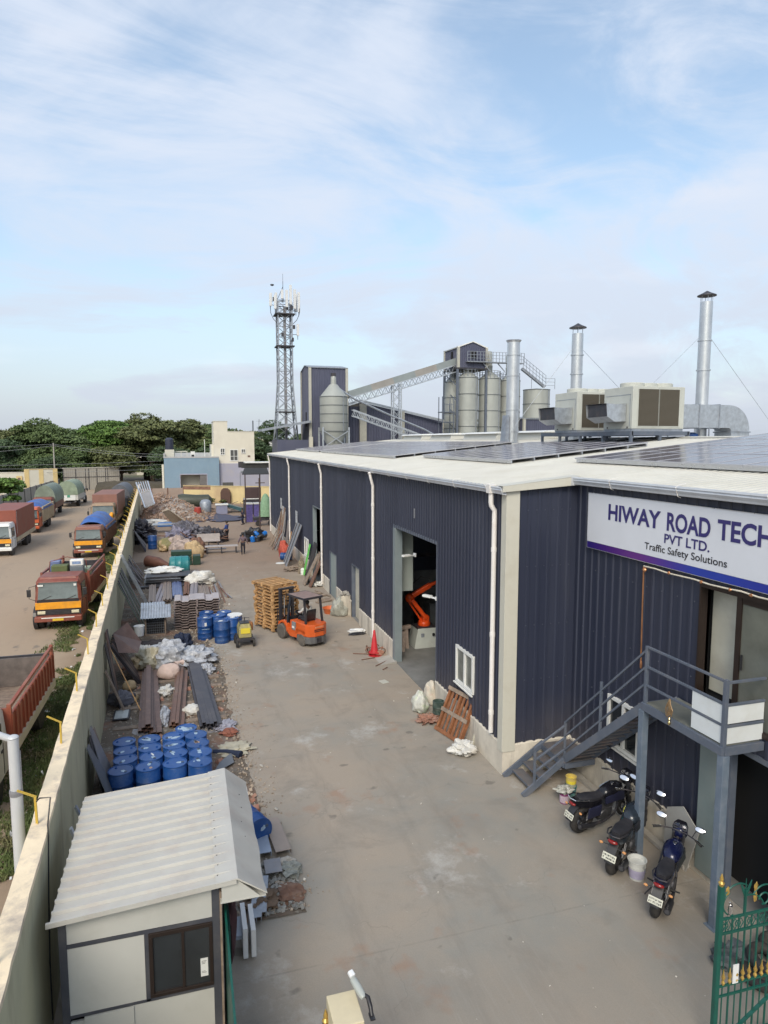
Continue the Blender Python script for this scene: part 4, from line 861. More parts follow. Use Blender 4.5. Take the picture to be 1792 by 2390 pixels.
    g_ = MB(); g_.loft([[(-.20,-.07,.70),(-.20,.07,.70),(-.17,.07,.69),(-.17,-.07,.69)],[(-.33,-.075,.60),(-.33,.075,.60),(-.30,.075,.58),(-.30,-.075,.58)],[(-.40,-.065,.40),(-.40,.065,.40),(-.375,.065,.40),(-.375,-.065,.40)]]); g_.build('rear_mudguard', blackp, t, smooth=40)
    mp_ = Matrix.Translation((-.385,0,.50)) @ Matrix.Rotation(.28, 4, 'Y')
    pl = MB(); pl.m = mp_; pl.box(-.004,.004,-.11,.11,-.058,.058); pl = pl.build('number_plate', M('plate_white',(.62,.62,.54),.4,0,.04), t, bev=.003)
    rr = random.Random(int(loc[1]*10)); ml = MB(); ml.m = mp_
    for row, n_ in ((.022,8),(-.024,8)):
        for k_ in range(n_):
            y = .088 - k_*.0245; 
            for q in range(3): 
                if rr.random() < .8: ml.box(-.0065,-.0045, y-.009+ (.013 if q == 1 else 0), y-.005+(.013 if q == 1 else 0), row-.014, row+.014) if q < 2 else ml.box(-.0065,-.0045, y-.009, y+.008, row+rr.choice((-.013,0,.010)), row+rr.choice((-.013,0,.010))+.004)
    ml.build('plate_characters', M('plate_ink',(.02,.02,.03),.5,0,.05), pl)
    # frame, engine, exhaust
    mb = MB(); mb.path([(1.0,0,.86),(.85,0,.60),(.80,0,.36),(.55,0,.27),(.28,0,.32)], .022, 8); mb.path([(1.0,0,.88),(.5,0,.70),(.2,0,.66),(-.15,0,.74)], .022, 8); mb.tube((.28,0,.32),(.2,0,.66),.02)
    mb.build('frame', darkst, t, smooth=True)
    for s_ in (-.075,.075): MB().bar((0,s_,RW),(.36,s_,.34), .03, .05).build('swingarm', darkst, t); o = MB().tube((.02,s_*1.35,RW+.02),(.10,s_*1.35,.66), .028, n=12).build('shock_absorber', chrome, t, smooth=True)
    mb = MB(); mb.box(.34,.72,-.11,.11,.24,.46); mb.lathe([(.10,-.15),(.115,-.13),(.115,.13),(.10,.15)], 20, (.46,0,.34), 'Y'); mb.m = Matrix.Translation((.66,0,.45)) @ Matrix.Rotation(.35,4,'Y')
    for k_ in range(7): mb.box(-.09,.09,-.10,.10,.02+.028*k_,.034+.028*k_)
    mb.box(-.06,.06,-.07,.07,0,.24); mb.build('engine', eng, t, bev=.008)
    MB().path([(.78,-.06,.60),(.90,-.08,.45),(.80,-.12,.27),(.45,-.16,.22),(.10,-.17,.25),(-.02,-.175,.27)], [.018,.018,.02,.025,.045,.05], 10).build('exhaust_pipe', darkst, t, smooth=True)
    ex = MB().tube((.14,-.175,.245),(-.24,-.18,.315), .05, .055, 16).build('silencer', blackp, t, smooth=True); MB().tube((-.24,-.18,.315),(-.255,-.18,.318), .04, .035, 14).build('tailpipe_end', eng, ex)
    for s_ in (-1,1): MB().tube((.30,s_*.10,.34),(.30,s_*.26,.36), .014, n=8).build('footpeg', blackm, t)
    MB().tube((.42,.12,.28),(.38,.26,.0), .011, n=8).build('side_stand', darkst, t)
    MB().path([(.44,.14,.30),(.02,.10,.32),(0,.10,.24),(.4,.12,.25)], .018, 6).build('chain_guard', darkst, t)
    if box_side:
        for s_ in (-1,1): MB().box(-.02,.34,s_*.155-.02,s_*.155+.02,.40,.63).build('side_panel', accent, t, bev=.02)
        for s_ in (-1,1):
            MB().path([(.98,s_*.17,.62),(1.0,s_*.21,.45),(.9,s_*.22,.32),(.82,s_*.18,.45)], .012, 8).build('leg_guard', chrome, t, smooth=True)
    return t
def head(a, b): return math.atan2(b[1]-a[1], b[0]-a[0])
acc_b = M('dark_navy_panel', (.02,.022,.05), .35, 0, .15, 4); acc_k = M('dark_plastic_panel', (.018,.02,.028), .45, 0, .2, 4, dirt=(.08,.08,.07), da=.3)
b1 = motorbike('black motorbike with chrome grab rail parked farthest under the staircase', (8.52, 12.75, 0), .22, (.008,.008,.012), acc_b, box_side=True)
b2 = motorbike('middle black motorbike with yellow sticker on its tank, parked behind the column', (8.34, 11.27, 0), .62, (.02,.028,.04), acc_k)
b3 = motorbike('nearest motorbike with blue tail and tank, beside the white paint bucket', (8.36, 9.95, 0), .68, (.005,.008,.042), acc_k)
for b_, k_ in ((b1,1.15),(b2,1.25),(b3,1.17)): b_.scale = (k_,)*3
yl = M('sticker_yellow', (.60,.58,.10), .4, 0, .05); tl = M('sticker_teal', (.03,.30,.36), .4, 0, .05)
mb = MB()
for k_, (a, b) in enumerate((((.60,.135,.72),(.63,.15,.77)),((.63,.15,.77),(.655,.155,.73)),((.67,.158,.80),(.69,.163,.74)),((.70,.16,.80),(.72,.163,.75)),((.73,.16,.81),(.76,.163,.78)))): mb.bar(a, b, .012, .008)
mb.build('sticker', yl, b2); MB().box(.55,.62,.125,.150,.66,.70).build('sticker', tl, b2)
mb = MB()
for k_ in range(3): mb.bar((.56,.147+.002*k_,.80-.02*k_),(.84,.155+.002*k_,.84-.02*k_), .008, .006)
mb.build('stripe', M('stripe_silver',(.35,.45,.6),.3,.3,.05), b1)
def bucket(label, loc, r0, r1, h, mat, parts=(), cat='bucket', name='bucket', inner=None, handle=True):
    t = T(name, label, cat, loc); MB().lathe([(r0,0),(r1,h),(r1+.01,h),(r1+.01,h+.012),(r1-.012,h+.012),(r0-.012,.02),(.01,.02)], 28).build('body', mat, t, smooth=True)
    for z, hh, mt in parts: rr_ = r0+(r1-r0)*z/h; MB().lathe([(rr_+.003,z),(r0+(r1-r0)*(z+hh)/h+.004,z+hh)], 28).build('wrap', mt, t, smooth=True)
    if handle: MB().path([(0,-r1-.01,h-.03),(.06,-r1-.02,h*.6),(.1,-r1*.8,h*.45)], .005, 6).build('handle', galv, t)
    return t
lil = M('lilac_label', (.40,.37,.52), .4, 0, .12, 8, dirt=(.55,.53,.6), da=.6, ds=9)
b = bucket('white paint bucket with a faded lilac label beside the nearest motorbike', (8.72,10.98,0), .145, .185, .40, M('bucket_white',(.56,.57,.55),.4,0,.06,4,dirt=(.4,.38,.33),da=.4), ((.05,.19,lil),))
for z in (.27,.31): MB().lathe([(.174,z),(.18,z+.01),(.174,z+.02)], 28).build('rib', M('bucket_white',(0,0,0)), b)
bucket('yellow rimmed open tin standing in a teal pot by the stair foot', (9.18,14.2,.26), .12, .13, .26, M('tin_yellow',(.55,.42,.12),.5,0,.15,6), ((.0,.10,M('tin_cloth',(.3,.32,.25),.7,0,.4,12)),(.10,.08,M('bright_yellow',(.68,.55,.05),.4,0,.08))), 'tin', 'tin', handle=False)
bucket('teal pot under the yellow rimmed tin', (9.18,14.2,0), .125, .14, .27, M('teal_paint',(.05,.16,.17),.5,0,.3,8,dirt=(.25,.25,.2),da=.5), (), 'pot', 'pot', handle=False)
bucket('small purple and white paint tin in front of the teal pot', (8.86,13.98,0), .115, .12, .25, M('purple_tin',(.20,.04,.14),.4,0,.1,5), ((.03,.18,M('tin_label',(.5,.4,.47),.4,0,.25,14)),), 'tin', 'tin', handle=False)
rn = random.Random(2)
t = T('plastic_wrap', 'crumpled clear plastic wrap heaped on the purple tin', 'plastic wrap', (8.88,14.02,.26)); MB().blob((0,0,0), (.2,.16,.09), 4, .8, 2.5, 26, 14).build('wrap', M('crumpled_plastic', (.42,.42,.38), .25, 0, .4, 10, bump=.6), t, smooth=40)
# green wrought gate at the lower right, opened across the yard mouth
gm = M('gate_green', (.004,.082,.062), .45, 0, .15, 4, dirt=(.02,.06,.045), da=.4, ds=5); gg = M('gate_gilt', (.50,.33,.09), .35, .5, .2, 8)
def gate(label, loc, rz, width, h=2.62, sgn=1):
    t = T('gate_leaf', label, 'gate', loc, rz, 'green gate leaves with gilt spikes')
    MB().box(-.035,.035,-.035,.035,0,h-.02).build('gate_post', gm, t, bev=.004); MB().lathe([(.03,h-.02),(.045,h+.03),(.02,h+.06),(.03,h+.09),(.005,h+.17)], 10).build('finial', gg, t, smooth=True)
    W = width*sgn
    for z, w_ in ((h-.55,.035),(h-.78,.035),(h-1.62,.03),(h-1.78,.03),(.15,.04)): MB().bar((0,0,z),(W,0,z), .025, w_).build('rail', gm, t)
    nbar = int(width/.115)
    for i in range(1, nbar+1):
        x = W*i/nbar; thick = .024 if i % 2 else .034
        MB().bar((x,0,.17),(x,0,h-.57), .014 if i % 2 else thick*.6).build('bar', gm, t)
        if i % 2 or True:
            f = MB(); f.lathe([(.012,h-1.60),(.028,h-1.56),(.012,h-1.52),(.03,h-1.47),(.012,h-1.42),(.003,h-1.34)], 8, (x,-.012,0)); f.build('spear_tip', gg, t, smooth=True)
    for i in range(int(width/.22)):     # lattice of loops between the two upper rails
        x = W*(i+.5)/(width/.22); mb = MB()
        for s_ in (-1,1): mb.path([(x-.10,0,h-.665),(x-.05,s_*.004,h-.665+s_*.08),(x,0,h-.665),(x+.05,0,h-.665-s_*.08),(x+.10,0,h-.665)], .008, 6)
        torus(mb, (x,0,h-.665), .045, .007, 14, 6); mb.build('scroll', gm, t, smooth=True)
    def arc(cx, cz, r, a0, a1, n=14): return [(cx+sgn*r*math.cos(a0+(a1-a0)*i/n), 0, cz+r*math.sin(a0+(a1-a0)*i/n)) for i in range(n+1)]
    for pts in (arc(sgn*.24,h-.33,.19,PI*1.5,PI*.65), arc(sgn*.30,h-.30,.26,PI*.9,PI*.3), arc(sgn*.78,h-.36,.22,-.3,PI*.85), arc(sgn*.78,h-.36,.09,PI,-PI*.6), arc(sgn*.5,h-.55,.3,PI*.1,PI*.55), arc(sgn*1.2,h-.36,.24,PI*.1,PI*.95)):
        if abs(pts[0][0]) < width+.2: MB().path(pts, .012, 7).build('scroll', gm, t, smooth=True)
    MB().bar((sgn*.44,0,h-.55),(sgn*.44,0,h-.16), .03).build('spike', gm, t)
    mb = MB(); 
    for s_ in (-1,1): mb.prism([(sgn*.44,h-.32),(sgn*.44+s_*.09,h-.10),(sgn*.44+s_*.10,h-.02),(sgn*.44+s_*.03,h-.14)], 'y', -.006, .006)
    mb.prism([(sgn*.44-.02,h-.3),(sgn*.44+.02,h-.3),(sgn*.44,h+.02)], 'y', -.006,.006); mb.build('leaf_ornament', gm, t)
    for x, z in ((.12,h-.1),(.62,h-.12),(.62,h-.28),(1.0,h-.42)):
        if x < width: MB().blob((sgn*x,0,z-.03), (.035,.012,.07), int(x*10), .4, 2, 10, 8, False).build('gilt_leaf', gg, t, smooth=True)
    MB().bar((sgn*.25,-.01,.17),(sgn*min(width,1.6),-.01,h-1.62), .05, .02).build('brace', gm, t)
    return t
gt = gate('green scrolled iron gate leaf with gilt spikes beside the column foot', (7.26,7.3,0), -.02, 1.5)
MB().box(.27,.37,-.03,-.02,1.02,1.32).build('tie_label', whitep, gt); MB().blob((.16,-.02,2.22),(.04,.02,.10),5,.5,3,10,8,False).build('foil_tie', chrome, gt, smooth=True)
gate('green gate leaf left of the cream pillar, only its gilt spike tips in view', (1.40,7.15,0), .0, 1.0, 2.15, -1)
# things stored behind the gate
t = T('tyre_stack', 'old black tyres lying in the corner behind the green gate', 'tyres', (9.0,8.1,0)); 
for k_, (x, y, z) in enumerate(((0,0,.1),(.18,.05,.3),(.75,.35,.12))): o = torus(MB(), (0,0,0), .26, .09, 30, 10).build('tyre', blackm, t, smooth=True); o.rotation_euler = (R(90)+.12*k_, .1, 0); o.location = (x,y,z)
t = T('folded_net', 'grey crumpled sheeting heaped behind the gate beside the tyres', 'sheeting', (8.85,8.55,0)); MB().blob((0,0,0),(.35,.3,.2),6,.6,2.2,26,14).build('sheet', M('grey_sheeting',(.07,.08,.085),.6,0,.35,8,bump=.5), t, smooth=40)
# cream gate pillar with the white floodlight on it
t = T('gate_pillar', 'cream plastered gate pillar at the bottom of the picture', 'pillar', (1.60,7.06,0)); pl_m = M('pillar_cream', (.58,.50,.34), .8, 0, .07, 2, bump=.15, dirt=(.4,.34,.25), da=.3)
MB().box(-.175,.175,-.30,.17,0,2.42).build('shaft', pl_m, t, bev=.01); MB().lathe([(.19,0),(.19,.01)],4).build('cap', pl_m, t) if False else None
t = T('floodlight', 'white and grey street lamp head with a black arm fixed on the cream pillar', 'lamp', (1.88,6.95,2.38)); t.scale = (.58,)*3
mb = MB(); mb.loft([[(x*.8, y+.0, z) for x, z in ((-w,.0),(w,.0),(w*1.05,h*.6),(w*.6,h),(-w*.6,h),(-w*1.05,h*.6))] for y, w, h in ((.42,.05,.05),(.34,.085,.08),(.2,.09,.09),(.02,.085,.09),(-.06,.06,.07))]); o = mb.build('lamp_housing', M('lamp_grey',(.36,.38,.36),.35,0,.06,4), t, smooth=50); o.location = (-.12,.1,.22); o.rotation_euler = (.35,0,.35)
mb = MB(); mb.loft([[(x, y, z) for x, z in ((-.06,.01),(.06,.01),(.065,.07),(.04,.1),(-.04,.1),(-.065,.07))] for y in (0,.12)]); o = mb.build('lamp_nose', whitep, t, smooth=50, bev=.01); o.location = (-.24,.42,.38); o.rotation_euler = (.35,0,.35)
MB().path([(-.10,.12,.26),(-.02,.02,.24),(.0,-.1,.13),(.0,-.2,.02)], [.03,.045,.045,.04], 10).build('arm', blackp, t, smooth=True); MB().box(-.05,.05,-.3,-.12,0,.03).build('bracket', blackp, t)
# ================================================================ GUARD BOOTH AND THE STORED DRUMS
bt = T('guard_booth', 'white panelled guard booth with a pale ribbed roof and dark sliding window', 'booth', (0,0,0))
bp = M('booth_panel', (.485,.48,.45), .5, 0, .05, .9, dirt=(.38,.37,.33), da=.35, ds=1.5); bf = M('booth_frame', (.065,.068,.085), .5, .2, .1, 3, dirt=(.2,.19,.18), da=.3)
BX0, BX1, BXC, BY0, BY1 = -1.76, .18, .34, 9.42, 12.4; ZL, ZRG = 2.56, 2.72
for x0, x1 in ((BX0-.10, BX0), (BX1, BX1+.11)):
    for y0 in (BY0, BY1-.1): MB().box(x0, x1, y0-.012, y0+.1, 0, 2.53).build('corner_post', bf, bt, bev=.004)
def bz(x): return ZL + (ZRG-ZL)*(x+1.9)/2.45
# front wall: three tiers of panels between dark battens
mb = MB(); mb.prism([(BX0,2.10),(BX1,2.10),(BX1,bz(BX1)-.03),(BX0,bz(BX0)-.03)], 'y', BY0+.01, BY0+.05); mb.build('front_panel', bp, bt)
MB().box(BX0, -.76, BY0+.01, BY0+.05, 1.02, 2.03).build('front_panel', bp, bt); MB().box(-.98, BX1, BY0+.01, BY0+.05, .02, 1.02).build('front_panel', bp, bt); MB().box(BX0, -1.56, BY0+.01, BY0+.05, .02, .92).build('front_panel', bp, bt)
MB().box(-1.58, -.93, BY0-.02, BY0+.008, .02, .98).build('loose_panel', M('booth_panel', (0,0,0)), bt)
MB().box(BX0, BX1, BY0, BY0+.045, 2.04, 2.095).build('batten', bf, bt); MB().box(-.755, -.70, BY0, BY0+.045, 1.0, 2.04).build('batten', bf, bt); MB().box(BX0, BX1, BY0, BY0+.045, .99, 1.03).build('batten', bf, bt)
fr_ = MB(); fr_.box(-.70,BX1,BY0-.03,BY0+.05,1.98,2.04); fr_.box(-.70,BX1,BY0-.03,BY0+.05,1.06,1.11); fr_.box(-.70,-.645,BY0-.03,BY0+.05,1.11,1.98); fr_.box(BX1-.05,BX1,BY0-.03,BY0+.05,1.11,1.98); fr_.box(-.255,-.215,BY0-.035,BY0+.045,1.11,1.98)
wf = fr_.build('window_frame', M('bronze_aluminium', (0,0,0)), bt, bev=.004)
MB().box(-.645,-.255,BY0+.012,BY0+.018,1.11,1.98).build('pane', glassd, wf); MB().box(-.215,BX1-.05,BY0-.01,BY0-.004,1.11,1.98).build('pane', glassd, wf)
MB().box(.0,.105,BY0-.02,BY0-.013,1.22,1.50).build('notice', white, wf); ml = MB(); [ml.bar((.015,BY0-.022,1.46-.02*i),(.085-.01*(i%3),BY0-.022,1.46-.02*i),.002,.005) for i in (0,1,2,8,9)]; ml.build('handwriting', M('plate_ink',(0,0,0)), wf)
for x0, x1, y0, y1 in ((BX0-.05, BX0, BY0+.1, BY1), (BX1+.06, BX1+.11, BY0+.1, BY1)): MB().box(x0, x1, y0, y1-.1, .02, 2.55).build('side_panel', bp, bt)
MB().box(BX0, BX1, BY1-.06, BY1-.02, .02, 2.55).build('rear_panel', bp, bt)
MB().box(BX1+.11, BX1+.14, BY0-.04, BY0+.06, 0, 2.5).build('edge_batten', timber_g, bt)
# roof sheet: slopes down to the wall; folded flashing over the ridge
mb = MB(); a = Vector((-1.93, 9.26, ZL)); uu = Vector((0,1,0)); vv = Vector((2.43, 0, ZRG-ZL)); vl = vv.length
shape = ((0,0),(.70,0),(.75,1),(.90,1),(.95,0))
mb.corr(a, uu, vv, 12.62-9.26, vl, .245, .042, shape=shape, nrm=(-.07,0,1)); mb.corr(a - Vector((0,0,.012)), uu, vv, 12.62-9.26, vl, .245, .042, shape=shape, nrm=(-.07,0,1))
rb = M('booth_roof', (.46,.445,.41), .42, 0, .07, 1.5, dirt=(.36,.29,.26), da=.35, ds=1.6); mb.build('roof_sheet', rb, bt)
mb = MB(); mb.loft([[(-1.97,y,ZL-.035),(-1.97,y,ZL+.035),(-.7,y,ZL+.08+.035),(.53,y,ZRG+.04),(.53,y,ZRG-.04)] for y in (9.225,9.262)]); mb.build('barge_flashing', rb, bt)
mb = MB(); mb.loft([[(.24,y,ZRG+.005),(.52,y,ZRG+.045),(.55,y,ZRG+.045),(.95+.015*math.sin(y*5),y,2.46-.05*(y-9.2)*.3+.012*math.sin(y*9)),(.95+.015*math.sin(y*5),y,2.44-.05*(y-9.2)*.3+.012*math.sin(y*9)),(.54,y,ZRG+.025)] for y in [9.22+.11*i for i in range(32)]]); mb.build('ridge_flashing', rb, bt, smooth=30)
mb = MB(); mb.prism([(.32,2.40),(.86,2.40),(.55,ZRG-.02),(.32,ZRG-.09)], 'y', 9.28, 9.31); mb.box(.30,.95,9.27,12.5,2.385,2.40); mb.build('soffit', bp, bt)
sc = MB(); rn = random.Random(1)
for i in range(13): sc.lathe([(.009,0),(.006,.012)], 8, (.27+.02*rn.random(), 9.42+.245*i, ZRG+.008))
for i in range(6): sc.lathe([(.010,0),(.006,.01)], 8, (.72+.05*rn.random(), 9.6+.45*i, 2.60))
sc.build('screws', darkst, bt)
# drums
def make_drum():
    t = T('blue_drum', 'x', 'drum', (0,0,0)); r = .292
    MB().lathe([(r-.02,0),(r,.015),(r,.10),(r+.008,.12),(r,.14),(r,.29),(r+.01,.305),(r,.32),(r,.56),(r+.01,.575),(r,.59),(r,.83),(r-.012,.85),(r+.006,.862),(r+.006,.885),(r-.012,.89),(r-.018,.876)], 36).build('shell', drumb, t, smooth=True)
    l_ = MB().lathe([(r-.016,.872),(r-.03,.868),(.01,.872)], 36).build('lid', drumtop, t, smooth=True)
    for x, y, rr in ((.17,.08,.036),(-.17,-.06,.03)): MB().lathe([(rr,.868),(rr,.892),(rr*.7,.895),(rr*.6,.884)], 14, (x,y,0)).build('bung', drumb if rr < .033 else drumtop, l_, smooth=True)
    return t
drum0 = make_drum(); used = [False]
lidpatch = [M('lid_frost', (.33,.44,.55), .5, 0, .25, 9), M('lid_rust', (.38,.27,.20), .6, 0, .3, 9), M('lid_white', (.62,.64,.64), .5, 0, .2, 8)]
def drum(x, y, label, group, rz=0, z=0, rot=None, patch=None, sc_=1.0):
    o = drum0 if not used[0] else dup(drum0); used[0] = True
    o.location = (x, y, z); o.rotation_euler = rot if rot else (0,0,rz); o['label'] = label; o['group'] = group; o.scale = (sc_,)*3
    if patch is not None:
        for pi_, (px, py, w, l, a) in patch:
            m_ = MB(); rn_ = random.Random(int(x*31+y*17)); n_ = 14
            m_.m = Matrix.Translation((px,py,.8745)) @ Matrix.Rotation(a,4,'Z')
            m_.prism([(l*math.cos(2*PI*i/n_)*(1+.35*rn_.uniform(-1,1)), w*math.sin(2*PI*i/n_)*(1+.35*rn_.uniform(-1,1))) for i in range(n_)], 'z', 0, .002)
            m_.build('lid_stain', lidpatch[pi_], o)
    return o
rows = [[(265,860),(545,820),(820,785),(1075,775)],[(315,750),(580,715),(830,685),(1080,675)],[(315,660),(565,630),(812,600),(1055,585)],[(305,570),(560,545),(805,515),(1035,500)],[None,None,None,(935,432)]]
rname = ['in the row nearest the booth','in the second row','in the third row','in the fourth row','']
cname = ['at the wall end of the row','second from the wall','second from the yard','at the yard end of the row']
pats = {(0,0):((0,(.1,.06,.05,.08,.6)),),(0,1):((1,(-.02,-.12,.04,.05,.2)),),(0,3):((0,(.05,.15,.02,.03,0)),),(1,1):((2,(-.08,.03,.025,.10,.4)),),(1,2):((0,(.02,.08,.025,.09,.0)),),(1,3):((0,(-.02,.02,.05,.05,1)),),(2,2):((0,(.02,.0,.05,.12,.5)),),(2,3):((1,(.08,.03,.06,.09,.5)),),(3,1):((0,(.05,.05,.09,.15,.1)),),(3,2):((0,(-.05,.10,.05,.12,.4)),(2,(.12,.02,.02,.03,0))),(4,3):((0,(.0,-.05,.12,.2,.15)),),(3,3):(),(2,0):()}
for ri, row in enumerate(rows):
    for ci, p in enumerate(row):
        if p is None: continue
        q = G(220+p[0]*.22905, 1600+p[1]*.22905, .88)
        lb = 'blue steel drum %s, %s' % (rname[ri], cname[ci]) if ri < 4 else 'single blue drum with a bleached lid standing behind the sixteen drum block'
        drum(q.x, q.y, lb, 'blue drums packed behind the booth', rz=random.Random(ri*5+ci).uniform(0,6), patch=pats.get((ri,ci)))
for (px, py, lb, r_) in ((477,1442,'upright blue plastic drum with a white paper label, left of the loose cluster',0),(481,1429,'blue drum directly behind the one with the white label',0),(508.6,1436,'blue drum in the middle of the loose cluster by the tray stack',1),(523,1428,'rearmost blue drum of the loose cluster',2),(517,1449,'front right blue drum of the loose cluster, nearest the yard',3),(540,1442,'blue drum beside the yellow machine',0),(548,1435,'blue drum with a pale rim behind the yellow machine',2)):
    q = G(px, py, .98); o = drum(q.x, q.y, lb, 'loose cluster of upright blue drums by the tray stack', rz=r_, sc_=1.12)
    if 'white paper' in lb: MB().box(-.04,.04,-.303,-.296,.60,.74).build('paper_label', white, o); o.rotation_euler = (0,0,.1); m_ = MB(); [m_.box(-.15+.045*i,-.12+.045*i,-.302,-.296,.46,.485) for i in range(7)]; m_.build('stencil_marks', lidpatch[0], o)
    if 'pale rim' in lb: MB().lathe([(.30,.85),(.312,.87),(.305,.90),(.28,.895)], 30).build('rim_ring', white, o)
    if 'nearest the yard' in lb: m_ = MB(); [m_.box(-.2+.05*i,-.165+.05*i,-.285-.0,-.25,.6-.02*i,.625-.02*i) for i in range(1)]; 
    MB().blob((.03,.02,.868), (.09,.06,.02), int(px), .4, 2, 12, 6).build('lid_dent', lidpatch[2], o)
q = G(572, 1872, .6); drum(q.x-.12, q.y, 'blue plastic tub lying under the yard side eave of the booth roof', 'lone drums', rot=(R(90),0,.4), z=.32, sc_=1.05); 
q = G(356, 1281); o = drum(q.x, q.y, 'bright blue upright drum standing alone near the black scrap by the wall', 'lone drums', sc_=1.25); 
q = G(462, 1209); rd = T('red_drum', 'dull red drum standing at the edge of the rubble heap', 'drum', (q.x, q.y, 0)); redm = M('dull_red', (.35,.05,.035), .5, 0, .2, 4); MB().lathe([(.4,0),(.42,.3),(.4,.6),(.42,.9),(.38,1.25),(.2,1.3)], 20).build('shell', redm, rd, smooth=True)
q = G(640, 1310); o = drum(6.75, 50.3, 'small blue drum lying on its side near the red net bag', 'lone drums', rot=(R(90),0,1.2), z=.33, sc_=.95)
t = T('round_cover', 'round white lid lying on the ground in front of the fallen blue drum', 'lid', (6.55,48.95,0)); MB().lathe([(.34,.02),(.36,.05),(.30,.07),(.05,.09)], 24).build('lid', white, t, smooth=True)
# ================================================================ STEEL PROFILES, SHEETS AND SACKS ALONG THE STRIP
def channel(mb, p, q, w=.16, h=.10, t_=.012, up=1):
    """a steel channel, open side up (up=1) or down"""
    p = Vector(p); q = Vector(q); d = (q-p).normalized(); a = d.cross(Vector((0,0,1))).normalized(); b = a.cross(d).normalized()*up
    s = [(-w/2,h),(-w/2,0),(w/2,0),(w/2,h),(w/2-t_,h),(w/2-t_,t_),(-w/2+t_,t_),(-w/2+t_,h)]
    if up < 0: s = [(x, y) for x, y in s]
    off = Vector((0,0,h)) if up < 0 else Vector()
    r = [[tuple(e + a*x + b*y + off) for x, y in s] for e in (p, q)]; mb.loft(r); return mb
def bundle(label, n, p0, p1, q0, q1, mat, w, group, lay=2, up=-1, seed=0, name='steel_channels'):
    """n channels side by side between line p0-p1 (far end) and q0-q1 (near end), in layers"""
    rn = random.Random(seed); t = T(name, label, 'steel channels', (0,0,0), group=group); k = 0
    for L_ in range(lay):
        m = n - L_ - (1 if L_ else 0)
        for i in range(max(m,1)):
            f = (i+.5+L_*.6)/n; a = Vector(p0).lerp(Vector(p1), f); b = Vector(q0).lerp(Vector(q1), f)
            z = .10 + .11*L_ ; e = rn.uniform(-.12,.12)*(1 if i else 0); d = (b-a).normalized()
            o = channel(MB(), a + d*rn.uniform(-.12,.1) + Vector((0,0,z+.01*rn.random())), b + d*e + Vector((0,0,z-.02+.008*rn.random())), w*(.94+.05*rn.random()), .10, .010, up).build('channel', mat, t)
    return t
def g3(x, y, z=0): v = G(x, y, z); return (v.x, v.y, 0)
bundle('wide bundle of chocolate brown steel channels with their open ends towards the drums', 4, g3(333,1567,.2), g3(366,1566,.2), g3(321,1704,.2), g3(379,1706,.2), brownm, .17, 'channel bundles on the rubble strip', 3, -1, 1)
bundle('narrow reddish brown bundle of channels next to the pink sack', 4, g3(411,1560,.2), g3(439,1562,.2), g3(394,1692,.2), g3(430,1690,.2), M('red_brown_steel', (.16,.085,.06), .5, .1, .2, 3, dirt=(.22,.17,.13), da=.4), .11, 'channel bundles on the rubble strip', 2, -1, 2)
bundle('slanting dark grey bundle of square steel tubes beside the concrete edge', 6, g3(433,1538,.2), g3(468,1528,.2), g3(466,1694,.2), g3(520,1690,.2), M('grey_black_steel', (.065,.062,.075), .5, .2, .2, 3, dirt=(.16,.14,.13), da=.4), .115, 'channel bundles on the rubble strip', 2, -1, 3)
def planks(label, items, mat, cat='steel profiles', name='metal_profiles', group=None, part='profile'):
    t = T(name, label, cat, (0,0,0), group=group)
    for it in items: a, b, w, h = it[:4]; MB().bar(a, b, w, h).build(part, it[4] if len(it) > 4 else mat, t)
    return t
rn = random.Random(11)
# cross-lying sleepers and offcuts under the bundles
planks('old grey timbers lying crosswise beneath the steel bundles', [((-2.4,y,.06),(.95+.2*rn.random(),y+rn.uniform(-.3,.3),.06),.22,.05) for y in (21.6,23.2,24.6,25.6)], timber_g, 'timbers', 'timber_sleepers', part='timber')
# row of profiles further up the strip
pr1 = M('taupe_profile', (.24,.19,.165), .5, .1, .15, 3, dirt=(.3,.25,.2), da=.3); pr2 = M('blue_profile', (.13,.17,.33), .45, .2, .15, 3, dirt=(.28,.3,.36), da=.4); pr3 = M('mauve_profile', (.25,.22,.24), .45, .2, .12, 3)
def corrpile(label, xa, xb, ya, yb, z0, mat, n=4, pitch=.16, depth=.05, group=None, skew=0, seed=0):
    rn = random.Random(seed); t = T('profile_stack', label, 'metal sheets', (xa, ya, z0), group=group)
    for k_ in range(n):
        o = MB().corr((rn.uniform(-.04,.04), rn.uniform(-.12,.12), .045*k_), (1,0,0), (skew,1,rn.uniform(-.01,.01)), xb-xa, yb-ya, pitch, depth, ph=.02*rn.random(), nrm=(0,0,1)).build('sheet', mat, t)
        so = o.modifiers.new('thick','SOLIDIFY'); so.thickness = .006
    return t
gp = 'stacks of metal profiles on the rubble strip'
def corrp(px0, px1, pyn, pyf, **k_): 
    a = G(px0, pyn); b = G(px1, pyn); c = G(px0, pyf); return a.x, b.x, a.y, c.y
